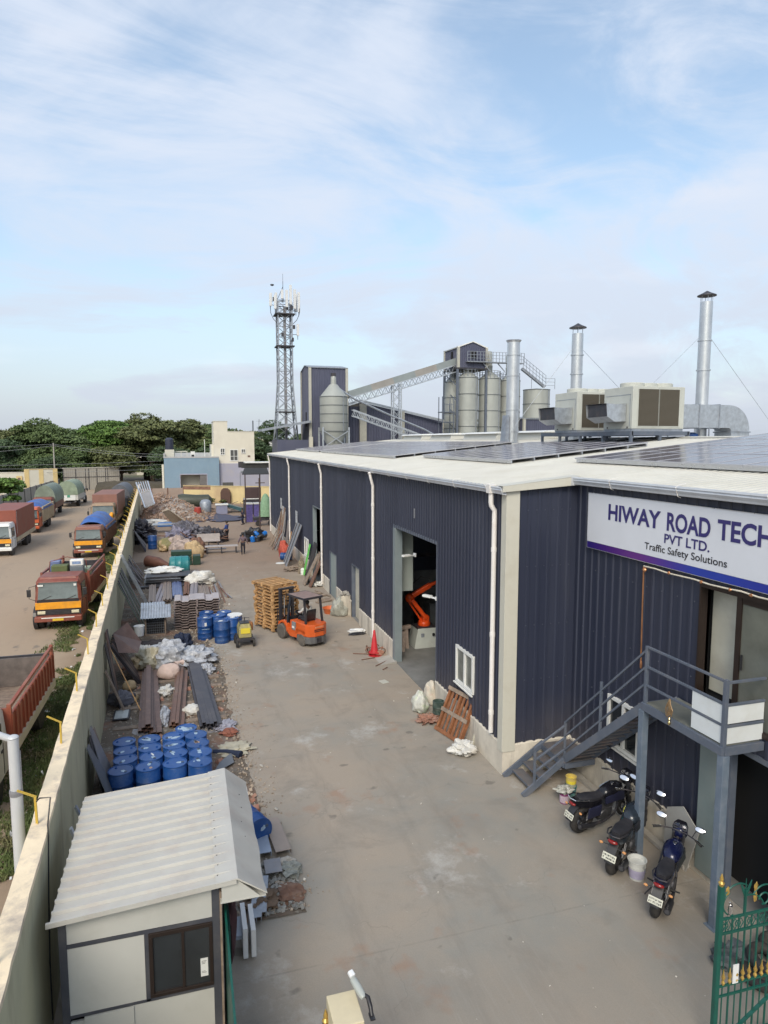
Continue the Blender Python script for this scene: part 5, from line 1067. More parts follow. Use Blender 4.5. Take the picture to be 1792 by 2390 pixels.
for (px0, px1, pyn, pyf, mat, lb, n_, sd_) in ((348,364,1411,1372,pr1,'narrow taupe profiles at the wall end of the profile row',3,1),(356,378,1417,1360,pr3,'mauve grey ribbed profile lying over the taupe ones',3,2),(379,400,1409,1365,pr1,'pair of plain taupe profiles in the middle of the row',4,3),(404,426,1398,1356,pr2,'bright blue trough shaped profiles lying on the row',4,4),(427,440,1394,1362,rustm,'rusty narrow profiles right of the blue ones',3,5),(443,460,1400,1340,pr3,'long grey profiles leading up to the white sack',4,6),(462,492,1398,1372,pr1,'short brown profiles at the yard end of the row',3,7)):
    x0, x1, y0, y1 = corrp(px0, px1, pyn, pyf); corrpile(lb, x0, x1, y0, y1, .08, mat, n_, .2, .06, gp, seed=sd_, skew=(random.Random(sd_).uniform(-.05,.05)))
rn = random.Random(5)
t = T('scrap_profiles', 'splayed loose rusty profiles and hoses at the yard edge of the strip', 'scrap', (0,0,0))
for i in range(11):
    a = G(488+3.2*i, 1380+rn.uniform(-22,2)); b = G(497+4.2*i+rn.uniform(-3,3), 1404+rn.uniform(-12,8)); MB().bar((a.x,a.y,.08+.02*i%.1),(b.x,b.y,.05), .07, .04).build('strip', (rustm, greym, pr1)[i % 3], t)
# flat sheet stack with white cloth
x0, y0 = G(330,1356).xy; t = T('sheet_stack', 'low stack of dark grey sheets with a white cloth over its far corner', 'metal sheets', (0,0,0)); rn = random.Random(3)
for k_ in range(8): MB().box(-2.6+rn.uniform(-.15,.15), .55+rn.uniform(-.5,.5)-.12*k_, 43.3+rn.uniform(-.3,.3), 45.0+rn.uniform(-.2,.2), .05+.07*k_, .09+.07*k_).build('sheet', (greym, darkst, galv_d)[k_ % 3], t)
MB().box(-2.9, 1.0, 42.6, 43.0, .02, .16).build('bearer', darkst, t)
t = T('white_cloth', 'crumpled white cloth draped on the dark sheet stack', 'cloth', (-1.6,45.2,.55)); MB().blob((0,0,0),(1.05,.6,.22),3,.55,1.8,30,16).build('cloth', white, t, smooth=50)
q = G(422,1343); t = T('teal_tank', 'round teal plastic tank lying behind the dark sheets', 'tank', (q.x,q.y+.5,0)); mb = MB(); mb.lathe([(.2,-.75),(.55,-.7),(.62,-.6),(.62,-.4),(.65,-.35),(.62,-.3),(.62,0),(.65,.05),(.62,.1),(.62,.5),(.5,.6)], 26, (0,0,.62), 'X'); mb.build('shell', M('teal_plastic',(.02,.19,.21),.4,0,.15,3,dirt=(.15,.25,.25),da=.4), t, smooth=True)
q = G(425,1318); t = T('green_crate_stack', 'dark green slatted crates stacked behind the teal tank', 'crates', (q.x,q.y,0)); gm_ = M('dark_green_plastic',(.015,.045,.03),.5,0,.2,4)
for k_ in range(3): MB().box(-.75,.7,-.4,.4,.02+.36*k_,.34+.36*k_).build('crate', gm_, t, bev=.03)
MB().box(.75,1.3,-.5,.3,.02,.7).build('crate', gm_, t, bev=.03)
t = T('brown_roll', 'brown rolled tarpaulin lying near the wall', 'roll', (0,0,0)); a = G(345,1322); b = G(395,1327); MB().path([(a.x,a.y,.4),(a.x*.5+b.x*.5,a.y*.5+b.y*.5,.36),(b.x,b.y,.2)], [.42,.38,.14], 14).build('roll', M('brown_tarp',(.13,.055,.038),.6,0,.3,4,bump=.4), t, smooth=True)
# tray stack (grey wavy formwork trays)
q = G(405,1474); t = T('tray_stack', 'tall stack of wavy grey steel trays left of the blue drum cluster', 'trays', (q.x+.05, q.y, 0), group=None); rn = random.Random(6); trm = M('tray_steel', (.24,.19,.18), .55, .2, .2, 4, dirt=(.18,.12,.1), da=.5); trt = M('tray_top', (.42,.37,.37), .45, .2, .15, 3, dirt=(.28,.2,.17), da=.6)
for k_ in range(12):
    dx, dy = rn.uniform(-.04,.04), rn.uniform(-.05,.05); z = .10 + .125*k_
    prof = [(0,.02),(.28,.02),(.36,-.05),(.62,-.05),(.70,.03),(1.0,.03),(1.08,.03),(1.38,.03),(1.46,-.05),(1.72,-.05),(1.80,.02),(2.08,.02)]
    pts = [(x+dx, z+zz) for x, zz in prof] + [(x+dx, z+zz-.035) for x, zz in prof[::-1]]
    MB().prism(pts, 'y', dy, 1.25+dy).build('tray', trt if k_ == 11 else trm, t)
    if k_ % 1 == 0: MB().box(1.0+dx,1.08+dx,-.02+dy,.02+dy,z-.09,z+.03).build('spacer', trm, t)
# little hut with corrugated roof
q = G(338,1487); t = T('kennel', 'small black fronted wire hut with a corrugated iron roof', 'hut', (q.x+.05,q.y,0)); blk = M('hut_dark', (.008,.008,.010), .9)
for x in (0,.86): 
    for y in (0,.9): MB().box(x-.03,x+.03,y-.03,y+.03,0,.95).build('leg', timber_g, t)
MB().box(.03,.83,.05,.85,.12,.88).build('cage', blk, t); mb = MB()
for i in range(9): mb.box(.05+.09*i,.056+.09*i,.03,.036,.12,.85)
for i in range(6): mb.box(.03,.83,.028,.034,.15+.12*i,.156+.12*i)
mb.build('wire_mesh', galv_d, t); MB().box(-.04,.90,-.06,.0,.05,.12).build('sill', timber_g, t)
o = MB().corr((-.22,-.28,.90),(1,0,0),(.0,.75,.33),1.35,1.0,.12,.035,((0,0),(.25,.8),(.5,1),(.75,.8)),nrm=(0,-.4,1)).build('roof_sheet', galv, t); o.modifiers.new('s','SOLIDIFY').thickness = .008
o = MB().corr((-.24,.40,1.23),(1,0,0),(-.02,.9,.12),1.1,.75,.12,.035,((0,0),(.25,.8),(.5,1),(.75,.8)),nrm=(0,-.1,1)).build('roof_sheet', galv, t); o.modifiers.new('s','SOLIDIFY').thickness = .008
# things leaning on the boundary wall
def lean(label, name, cat, items, group=None):
    """items: (y0, y1, foot distance from wall, height reached, thickness, material, taper)"""
    t = T(name, label, cat, (0,0,0), group=group)
    for (y0, y1, d, h, th, mat, tp) in items:
        xa = wallx((y0+y1)/2) + .03; ym = (y0+y1)/2
        fo = Vector((xa+d, 0, .05)); to = Vector((xa+.01, 0, h)); n_ = Vector((h, 0, d)).normalized()*th
        f = [(fo.x, y0, fo.z), (fo.x, y1, fo.z), (to.x, ym+(y1-ym)*tp, to.z), (to.x, ym+(y0-ym)*tp, to.z)]
        b = [(v[0]+n_.x, v[1], v[2]+n_.z) for v in f]; MB().add(f+b, [(0,1,2,3),(7,6,5,4),(0,4,5,1),(1,5,6,2),(2,6,7,3),(3,7,4,0)]).build('sheet', mat, t)
    return t
gl_ = 'sheets leaning on the yard face of the boundary wall'
lean('pale blue white door frames leaning on the wall behind the booth', 'old_doorframes', 'door frames', [(13.05,13.15,.55,1.75,.04,whitep,1),(13.9,14.0,.62,1.72,.04,galv,1),(13.05,14.0,.50,.12,.04,whitep,1)])
lean('dark grey and slate sheets with pointed tops leaning on the wall left of the drums', 'leaning_sheets', 'metal sheets', [(16.6,17.9,.40,1.75,.02,darkst,.15),(16.9,18.2,.52,1.85,.02,greym,.2),(16.2,17.2,.66,1.75,.02,M('slate_sheet',(.13,.14,.16),.5,.1,.1,2),.25),(17.8,18.8,.3,1.5,.02,timber_g,.3)], gl_)
lean('tall dark brown planks and an old pole leaning on the wall', 'leaning_planks', 'planks', [(23.2,23.6,.40,2.3,.03,darkst,.9),(23.7,24.1,.34,2.6,.03,brownm,.8),(24.2,24.6,.28,2.5,.03,darkst,.8),(22.9,23.1,.55,1.5,.04,timber_g,1)], gl_)
t = lean('dark brown ribbed profiles leaning on the wall beside the white bucket', 'leaning_profiles', 'metal profiles', [(25.5+.26*i, 25.68+.26*i, .95-.03*i, 1.55, .10, brownm if i % 2 else M('dark_profile',(.035,.03,.035),.5,.1,.2,4), 1) for i in range(7)], gl_)
MB().add([(wallx(26)+.35,25.6,1.30),(wallx(26)+1.0,25.8,1.18),(wallx(26)+1.05,27.2,1.2),(wallx(26)+.55,27.4,1.95),(wallx(26)+.12,26.3,1.85)], [(0,1,2,3,4)]).build('cover_sheet', brownm, t)
lean('bundle of long green and black strips leaning high on the wall behind the little hut', 'leaning_strips', 'strips', [(32.2+.33*i, 32.33+.33*i, 1.15-.04*(i % 3), 2.55+.05*(i % 2), .04, (M('green_grey_strip',(.09,.12,.10),.5,0,.2,4), darkst, greym)[i % 3], .8) for i in range(12)], gl_)
lean('dark corrugated scraps leaning on the wall beside the brown roll', 'leaning_scraps', 'metal scraps', [(42.6+.4*i, 42.85+.4*i, .55+.15*(i % 3), 1.2+.25*(i % 2), .04, (greym, darkst, pr3)[i % 3], .6) for i in range(12)], gl_)
lean('black tarpaulin and boards leaning on the wall behind the lone blue drum', 'leaning_boards', 'boards', [(57+.7*i, 57.5+.7*i, .9, 1.9-.12*i, .05, (darkst, M('black_tarp',(.02,.02,.03),.35,0,.3,4,bump=.5), greym)[i % 3], .7) for i in range(9)], gl_)
# galvanised channel leaning across the wall top, pole, gate panel
a = Vector((wallx(37.6)-.02, 37.2, 3.04)); b = G(347,1425)+Vector((0,.0,.05)); t = T('galvanised_channel', 'long galvanised channel leaning from the wall top down towards the little hut', 'steel channel', (0,0,0)); channel(MB(), a, b, .30, .12, .02, 1).build('channel', galv, t)
a = G(252,1527,.0); t = T('bamboo_pole', 'thin pale pole leaning on the wall beside the brown profiles', 'pole', (0,0,0)); MB().tube((wallx(23)+.06,24.2,2.0),(wallx(23)+1.15,22.6,.12), .018, n=6).build('pole', timber, t)
t = T('barred_gate', 'bright galvanised barred gate panel leaning over the far end of the wall', 'gate panel', (0,0,0)); A = AY(317,1126,80.5); B = AY(344,1123,80.5); Cc = AY(338,1185,78.5); D = AY(360,1176,78.5)
mb = MB(); mb.bar(A,Cc,.14); mb.bar(B,D,.14); mb.bar(A.lerp(Cc,.42),B.lerp(D,.42),.12); mb.bar(Cc,D,.12)
for i in range(1,5): f = i/5; mb.bar(A.lerp(B,f),(A.lerp(Cc,.42)).lerp(B.lerp(D,.42),f),.09)
mb.build('bars', alu, t); MB().add([A.lerp(Cc,.45),B.lerp(D,.45),D,Cc],[(0,1,2,3)]).build('sheet_infill', M('dull_infill',(.22,.22,.24),.7,0,.15,1), t)
# sacks, plastic and cloth heaps
film = M('plastic_film', (.40,.41,.44), .22, 0, .45, 6, bump=1.0, bs=9, dirt=(.22,.20,.19), da=.5); film2 = M('dirty_film', (.40,.36,.26), .35, 0, .3, 4, bump=.5, bs=14); pinks = M('pink_sack', (.55,.42,.37), .7, 0, .12, 5, bump=.35); tan = M('tan_sack', (.45,.33,.19), .8, 0, .15, 5, bump=.3); wsack = M('white_sack', (.60,.59,.56), .65, 0, .15, 6, bump=.4, dirt=(.35,.28,.2), da=.5); navy = M('navy_cloth', (.012,.02,.05), .8, 0, .3, 6, bump=.4)
def heap(label, name, cat, px, py, r, mat, seed, amp=.5, fr=2.0, z=.04, dz=0, group=None, rzz=0, sm=45):
    q = G(px, py); t = T(name, label, cat, (q.x, q.y, z+dz), rzz, group); MB().blob((0,0,0), r, seed, amp, fr, 40, 22).build('body', mat, t, smooth=sm); return t
gs = 'sacks and plastic in the heap by the little hut'
heap('clear plastic film heap with a peaked middle, right behind the pink sack','plastic_heap','plastic film',392,1550,(.75,.8,.60),film,1,.42,2.2,group=gs)
heap('spread out clear plastic at the yard side of the heap','plastic_heap','plastic film',452,1545,(.85,1.0,.34),film,2,.45,2.4,group=gs)
heap('dirty yellowish plastic sheet bulging beside the pink sack','plastic_heap','plastic film',350,1556,(.62,.6,.45),film2,3,.5,1.6,group=gs)
heap('trailing end of white plastic by the gravel edge','plastic_heap','plastic film',482,1568,(.30,.5,.16),film,4,.5,2.4,group=gs)
pk = heap('fat pink sack tied at the neck lying on the plastic','sack','sack',395,1585,(.42,.36,.34),pinks,5,.16,1.2,group=gs,dz=.06); MB().path([(.25,.15,.40),(.38,.22,.46),(.5,.30,.42)],[.14,.05,.11],12).build('tied_neck', pinks, pk, smooth=True)
heap('white sack with grey folds between the brown bundles','sack','sack',388,1623,(.27,.34,.20),wsack,6,.45,2.2,group=gs)
heap('long milky plastic sack lying between the brown bundles','sack','sack',384,1680,(.17,.75,.16),film,7,.3,1.6,group=gs)
heap('cream plastic sack under the end of the dark tubes','sack','sack',450,1668,(.30,.26,.20),wsack,8,.3,1.6,group=gs)
heap('navy cloth bundle at the back of the plastic heap','cloth_bundle','cloth',425,1512,(.42,.5,.42),navy,9,.6,1.8,group=gs)
heap('dark brown cloth bundle below the little hut','cloth_bundle','cloth',362,1515,(.7,.55,.22),M('dark_brown_cloth',(.035,.028,.03),.8,0,.3,6,bump=.4),10,.6,2.2,group=gs)
heap('tan sack beside the leaning brown profiles','sack','sack',318,1560,(.32,.5,.30),tan,11,.3,1.5,group=gs)
heap('white crumpled bag in front of the tan sack','sack','sack',338,1540,(.34,.36,.36),wsack,12,.7,2.4,group=gs)
heap('round tan sack with a rope neck near the old pole','sack','sack',303,1610,(.23,.2,.22),tan,13,.15,1.4,group='sandbags left of the brown bundle')
heap('smaller yellow brown sack beside the grey cloth','sack','sack',311,1637,(.18,.17,.18),tan,14,.15,1.4,group='sandbags left of the brown bundle')
heap('slate grey cloth hanging over scrap by the wall','cloth_bundle','cloth',283,1645,(.42,.3,.32),M('slate_cloth',(.13,.13,.155),.7,0,.25,6,bump=.4),15,.4,2)
t = T('window_sash', 'loose pale glazed sash lying in a dark frame near the wall', 'window sash', (0,0,0)); a = G(262,1690); MB().box(a.x+.0,a.x+.50,a.y,a.y+.8,.10,.13).build('frame', darkst, t); MB().box(a.x+.05,a.x+.45,a.y+.06,a.y+.74,.13,.14).build('glass', M('pale_glass',(.42,.44,.43),.2,0,.1,2), t)
heap('white sack slumped on the far end of the long grey profiles','sack','sack',470,1362,(.85,.7,.5),wsack,16,.4,1.6)
bucket('white plastic bucket wrapped in film against the brown profiles', (G(322,1512).x+.08,G(322,1512).y,.55), .18, .22, .42, whitep)
heap('flat white polythene patch with paint stains at the edge of the concrete','plastic_patch','plastic film',545,1752,(.48,.42,.05),film2,17,.6,2.5)
heap('red brown clay lump by the drums','clay','clay',535,1715,(.25,.22,.09),M('red_clay',(.24,.09,.06),.9,0,.25,5,bump=.4),18,.5,2)
heap('grey violet sheet of plastic by the dark tube ends','plastic_patch','plastic film',523,1700,(.32,.4,.08),M('violet_film',(.30,.29,.34),.3,0,.2,5,bump=.5),19,.7,2.5)
def offcut(label, pts, z, mat, thick=.012, name='sheet_offcut', cat='metal sheet', bend=0):
    t = T(name, label, cat, (0,0,0)); P_ = [G(x, y, z) for x, y in pts]; c_ = sum((p.x for p in P_))/len(P_)
    MB().prism([(p.x, p.y) for p in P_], 'z', z, z+thick).build('sheet', mat, t); return t
sl = M('slate_sheet', (0,0,0))
offcut('curved slate grey sheet offcut right of the drum block', [(502,1798),(512,1780),(540,1757),(546,1780),(524,1792),(512,1806)], .10, sl)
offcut('lower slate sheet offcut half under the booth eave', [(512,1806),(528,1800),(545,1806),(550,1815),(530,1826),(515,1818)], .06, sl)
offcut('broad grey metal sheet between the tubes and the drums', [(468,1697),(500,1693),(513,1704),(490,1712),(470,1708)], .05, greym)
offcut('plain grey slab in front of the brown channel bundle', [(307,1712),(311,1702),(346,1702),(345,1716),(320,1718)], .06, greym)
t = T('black_sheeting', 'black crumpled sheeting behind the slate offcuts', 'sheeting', (0,0,0)); a = G(498,1762); b = G(562,1768); MB().path([(a.x,a.y,.06),((a.x+b.x)/2,a.y-.1,.10),(b.x,b.y,.07)],[.10,.06,.12],9).build('sheeting', navy, t, smooth=True)
# flat troughs beside the booth
bl = M('pale_blue_sheet', (.30,.35,.44), .4, .1, .08, 2, dirt=(.3,.3,.3), da=.3)
def trough(label, p, q, w, mat, h=.07, name='metal_trough'):
    t = T(name, label, 'metal trough', (0,0,0)); channel(MB(), (*p,.07), (*q,.08), w, h, .012, -1).build('trough', mat, t); return t
a, b = G(597,1960), G(621,2005); trough('pale blue folded metal trough under the booth eave', (G(603,1932).x,G(603,1932).y), (G(620,2008).x,G(620,2008).y), .26, bl, .10)
trough('taupe folded cover lying on the edge of the rubble beside the blue trough', (G(632,1925).x,G(632,1925).y), (G(662,2003).x,G(662,2003).y), .34, M('taupe_sheet',(.29,.235,.20),.5,0,.1,3,dirt=(.22,.18,.15),da=.4), .10)
trough('short grey box end at the corner of the rubble strip', (G(634,2022).x,G(634,2022).y), (G(640,2055).x,G(640,2055).y), .34, greym, .10)
t = T('concrete_lump', 'pale broken concrete lumps beside the taupe cover', 'rubble', (G(667,2020).x,G(667,2020).y,.03)); MB().blob((0,0,0),(.20,.12,.10),3,.6,2,12,8).build('lump', concm, t); MB().blob((.05,-.3,0),(.24,.22,.10),8,.8,3,16,10).build('lump', M('cement_chunk',(.24,.25,.23),.9,0,.35,9,bump=.6), t)
heap('reddish clay spill at the sharp corner of the rubble strip','clay','clay',680,2090,(.26,.30,.06),M('dull_clay',(.17,.09,.06),.95,0,.3,5,bump=.5,dirt=(.2,.16,.13),da=.6,ds=4),53,.35,2.2)
heap('brown earth lump under the edge of the booth roof','clay','clay',610,2112,(.32,.36,.12),M('brown_earth',(.14,.095,.065),.95,0,.35,5,bump=.5),54,.7,2.6)
bx = bundle('steel angles and pale boards lying in the corner beside the booth door', 3, (G(600,2090).x,12.9,0), (G(625,2080).x,12.9,0), (G(590,2110).x-.1,11.8,0), (G(612,2120).x,11.8,0), galv_d, .14, 'scrap beside the booth', 1, -1, 9)
t = T('leaning_trays', 'white and lilac metal trays standing by the booth side', 'metal trays', (0,0,0)); MB().box(.45,.72,11.1,11.6,.35,.42).build('tray', bl, t); MB().box(.72,.80,11.0,11.7,.05,.6).build('tray', whitep, t); MB().box(.86,.94,11.0,11.7,.05,.55).build('tray', whitep, t)
t = T('booth_jacket', 'dark maroon cloth hanging at the side of the booth', 'cloth', (.50,10.55,1.2)); MB().blob((0,0,-.15),(.09,.16,.55),5,.4,1.6,16,14,False).build('cloth', M('maroon_cloth',(.055,.022,.028),.8,0,.25,5,bump=.3), t, smooth=True); MB().ball((.02,.05,.45),(.08,.09,.10),12,8).build('hood', navy, t, smooth=True)
t = T('gate_leaf', 'folded teal green gate leaf standing edge on beside the booth', 'gate', (.36,9.35,0)); 
for x, m_ in ((0,gm),(.045,M('teal_dark',(.01,.07,.06),.5,0,.1,4))): MB().box(x,x+.03,0 if x else -2.2,.95,.05,2.1 if not x else 1.9).build('gate_sheet', m_, t)
t = T('glass_panels', 'dusty greenish glass panels leaning beside the green gate leaf', 'glass panels', (.50,9.0,0)); gp_ = M('dusty_glass',(.22,.27,.25),.25,0,.2,3)
for k_ in range(3): MB().box(.04+.06*k_,.30+.04*k_,-.25-.5*k_,.25-.5*k_,.35-.1*k_,.37-.1*k_).build('pane', gp_, t)
# ================================================================ ORDERLY THINGS IN THE YARD
# pallet stack
q0 = G(637,1478); ang = math.atan2(G(690,1470).y-q0.y, G(690,1470).x-q0.x)
def pallet(z, parent_label, seed, group):
    rn = random.Random(seed); t = T('wooden_pallet', parent_label, 'pallet', (q0.x, q0.y, z), group=group)
    for k_ in range(6): MB().box(.0,1.15,.02+.235*k_+rn.uniform(-.01,.01),.02+.235*k_+.13,.108,.13).build('deck_board', timber, t)
    for x in (.0,.55,1.07):
        m_ = MB(); [m_.box(x,x+.08,y,y+.13,.024,.088) for y in (0,.6,1.19)]; m_.box(x,x+.08,0,1.32,.089,.107); m_.build('stringer', timber, t)
    for y in (0,.6,1.2): MB().box(0,1.15,y,y+.11,0,.022).build('bottom_board', timber, t)
    return t
LIFT_A = 2.0
pp = pallet(0, 'x', 1, 'wooden pallets on the forklift'); NPAL = 14
for k_ in range(NPAL):
    rn = random.Random(k_*7+1); o = pp if k_ == 0 else dup(pp)
    o.location = (3.75 + rn.uniform(-.03,.03), 31.0 + rn.uniform(-.03,.03), .06+.158*k_); o.scale = (1.28,1.28,1.2); o.rotation_euler = (rn.uniform(-.006,.006), rn.uniform(-.006,.006), LIFT_A-PI/2+rn.uniform(-.02,.02)+ (.07 if k_ == NPAL-1 else 0)); o['group'] = 'wooden pallets stacked on the forklift'
    o['label'] = 'topmost wooden pallet of the stack held by the forklift' if k_ == NPAL-1 else ('bottom wooden pallet of the stack held by the forklift' if k_ == 0 else 'wooden pallet in the middle of the tall stack in front of the forklift')
# forklift: local +x is forward
fk = T('forklift', 'orange forklift carrying a tall stack of wooden pallets', 'forklift', (5.18, 28.85, 0), LIFT_A)
grey_cw = M('counterweight_grey', (.11,.11,.115), .6, 0, .2, 4, dirt=(.2,.18,.16), da=.4)
def outline(pts, y0, y1, name, mat, bev=.03, par=fk): return MB().prism(pts, 'y', y0, y1).build(name, mat, par, bev=bev)
# counterweight: rounded in plan
def cw(z0, z1, name, mat, ins=0.0, x0=-.62):
    p = [(.42,-.54+ins),(-.30,-.54+ins),(-.50+0,-.45+ins),(x0+ins,-.22),(x0+ins,.22),(-.50,.45-ins),(-.30,.54-ins),(.42,.54-ins)]
    return MB().prism(p, 'z', z0, z1).build(name, mat, fk, bev=.03)
cw(.48, 1.02, 'counterweight', orange); cw(.16, .478, 'lower_counterweight', grey_cw, .02, -.60)
for z in (.72,.79): MB().box(-.628,-.60,-.26,.26,z-.018,z+.018).build('vent_slot', blackp, fk)
text_mesh('AXTEC', 'lettering', M('lettering_pale', (.75,.45,.33), .5, 0, .15, 9), .55, .09, (-.624, .28, .86), (0,-1,0), (0,0,1), fk) if False else None
ml = MB()
for i in range(7): ml.box(-.626,-.618,.22-.066*i-.045,.22-.066*i,.87,.945)
ml.build('faded_lettering', M('lettering_pale', (.60,.26,.15), .5, 0, .2, 9), fk)
MB().box(-.61,-.58,-.12,.12,.2,.42).build('tow_plate', darkst, fk)
outline([(.30,.34),(.36,.62),(.30,1.0),(.95,1.0),(1.0,.62),(1.18,.55),(1.22,.36),(1.05,.28),(.5,.26)], -.50, .50, 'chassis', orange)
for s_ in (-1,1):
    a, b = (.36,.54) if s_ > 0 else (-.54,-.36)
    outline([(1.10,.5),(1.18,.75),(1.35,.86),(1.62,.86),(1.86,.74),(1.92,.60),(1.84,.60),(1.62,.76),(1.42,.76),(1.26,.62),(1.2,.4)], a, b, 'front_mudguard', orange, .015)
    outline([(-.2,.46),(-.18,.56),(0,.64),(.2,.62),(.34,.5),(.4,.3),(.9,.26),(1.1,.4),(1.1,.62),(.3,.75),(-.3,.7)], a+.0, b, 'side_panel', orange, .01)
outline([(1.12,.3),(1.30,1.05),(1.34,1.05),(1.22,.3)], -.42, .42, 'dashboard', blackp, .01)
MB().box(.98,1.3,-.46,.46,.42,.46).build('floor_plate', darkst, fk)
MB().box(.46,.72,.50,.57,.62,.98).build('battery_box', M('box_grey',(.2,.2,.21),.5,0,.2,6), fk, bev=.01); MB().box(.50,.68,.571,.576,.70,.80).build('label', white, fk)
for nm, x, y, r_, w in (('rear_wheel',0,.46,.27,.20),('rear_wheel',0,-.46,.27,.20),('front_wheel',1.60,.48,.345,.24),('front_wheel',1.60,-.48,.345,.24)):
    o = MB().lathe([(r_*.62,-w/2),(r_*.9,-w/2),(r_,-w*.36),(r_,w*.36),(r_*.9,w/2),(r_*.62,w/2)], 32, (x,y,r_), 'Y').build(nm, M('dusty_tyre',(.10,.09,.08),.85,0,.25,5,dirt=(.2,.17,.14),da=.5), fk, smooth=True)
    MB().lathe([(.02,-w*.32),(r_*.3,-w*.34),(r_*.62,-w*.40),(r_*.62,w*.40),(r_*.3,w*.34),(.02,w*.32)], 24, (x,y,r_), 'Y').build('hub', grey_cw, o, smooth=True)
for s_ in (-1,1):
    MB().bar((-.22,s_*.44,1.0),(-.08,s_*.42,2.12),.07,.09).build('rear_pillar', darkst, fk); MB().bar((1.28,s_*.44,.72),(.98,s_*.42,2.12),.07,.07).build('front_pillar', M('pillar_blue',(.04,.05,.07),.5,.2,.15,4), fk)
MB().box(-.16,1.10,-.48,.48,2.11,2.16).build('overhead_guard', M('guard_top',(.27,.19,.17),.6,0,.25,3,dirt=(.15,.09,.08),da=.5), fk, bev=.01)
mb = MB(); mb.box(-.20,-.16,-.50,.50,2.07,2.165); mb.box(1.10,1.14,-.50,.50,2.07,2.165); mb.box(-.16,1.10,-.50,-.48,2.07,2.16); mb.box(-.16,1.10,.48,.50,2.07,2.16); mb.build('guard_rim', darkst, fk)
MB().loft([[(.05,-.26,1.02),(.05,.26,1.02),(.50,.26,1.02),(.50,-.26,1.02)],[(.05,-.25,1.16),(.05,.25,1.16),(.52,.25,1.13),(.52,-.25,1.13)]]).build('seat', blackp, fk, bev=.03)
MB().loft([[(.0,-.25,1.12),(.0,.25,1.12),(.10,.25,1.12),(.10,-.25,1.12)],[(-.08,-.24,1.56),(-.08,.24,1.56),(.0,.24,1.58),(.0,-.24,1.58)]]).build('seat_back', blackp, fk, bev=.03)
mb = MB(); mb.tube((1.2,0,.95),(1.02,0,1.22),.02); mb.m = Matrix.Translation((1.0,0,1.24)) @ Matrix.Rotation(-.6,4,'Y'); 
torus(mb, (0,0,0), .16, .014, 22, 6, 'Y') if False else mb.lathe([(.15,-.012),(.17,0),(.15,.012),(.14,0),(.15,-.012)], 24); mb.build('steering_wheel', blackp, fk, smooth=True)
for s_ in (-1,1):
    MB().box(1.96,2.06,s_*.34-.05,s_*.34+.05,.06,2.20).build('mast_rail', darkst, fk); MB().box(2.02,2.10,s_*.24-.04,s_*.24+.04,.06,2.12).build('mast_rail', darkst, fk)
    MB().tube((1.95,s_*.16,.2),(1.95,s_*.16,1.9),.035).build('lift_cylinder', chrome, fk)
    o = MB().box(2.12,2.16,s_*.22-.06,s_*.22+.06,.05,.8).build('fork', darkst, fk); MB().box(2.16,3.2,s_*.22-.06,s_*.22+.06,.085,.125).build('tine', darkst, o)
mb = MB(); [MB().box(*q_).build('mast_crossbar', darkst, fk) for q_ in ((1.95,2.08,-.40,.40,2.14,2.23),(1.97,2.06,-.3,.3,1.3,1.38),(1.97,2.06,-.3,.3,.35,.43))]
mb = MB()
for z in (.45,.85,1.25): mb.box(2.11,2.14,-.45,.45,z-.03,z+.03)
for y in (-.42,-.21,0,.21,.42): mb.box(2.11,2.14,y-.012,y+.012,.45,1.3)
mb.build('load_backrest', darkst, fk); MB().path([(1.96,.05,2.1),(1.9,.05,1.6),(1.85,.02,1.0),(1.7,0,.7)],.02,6).build('hydraulic_hose', blackp, fk)
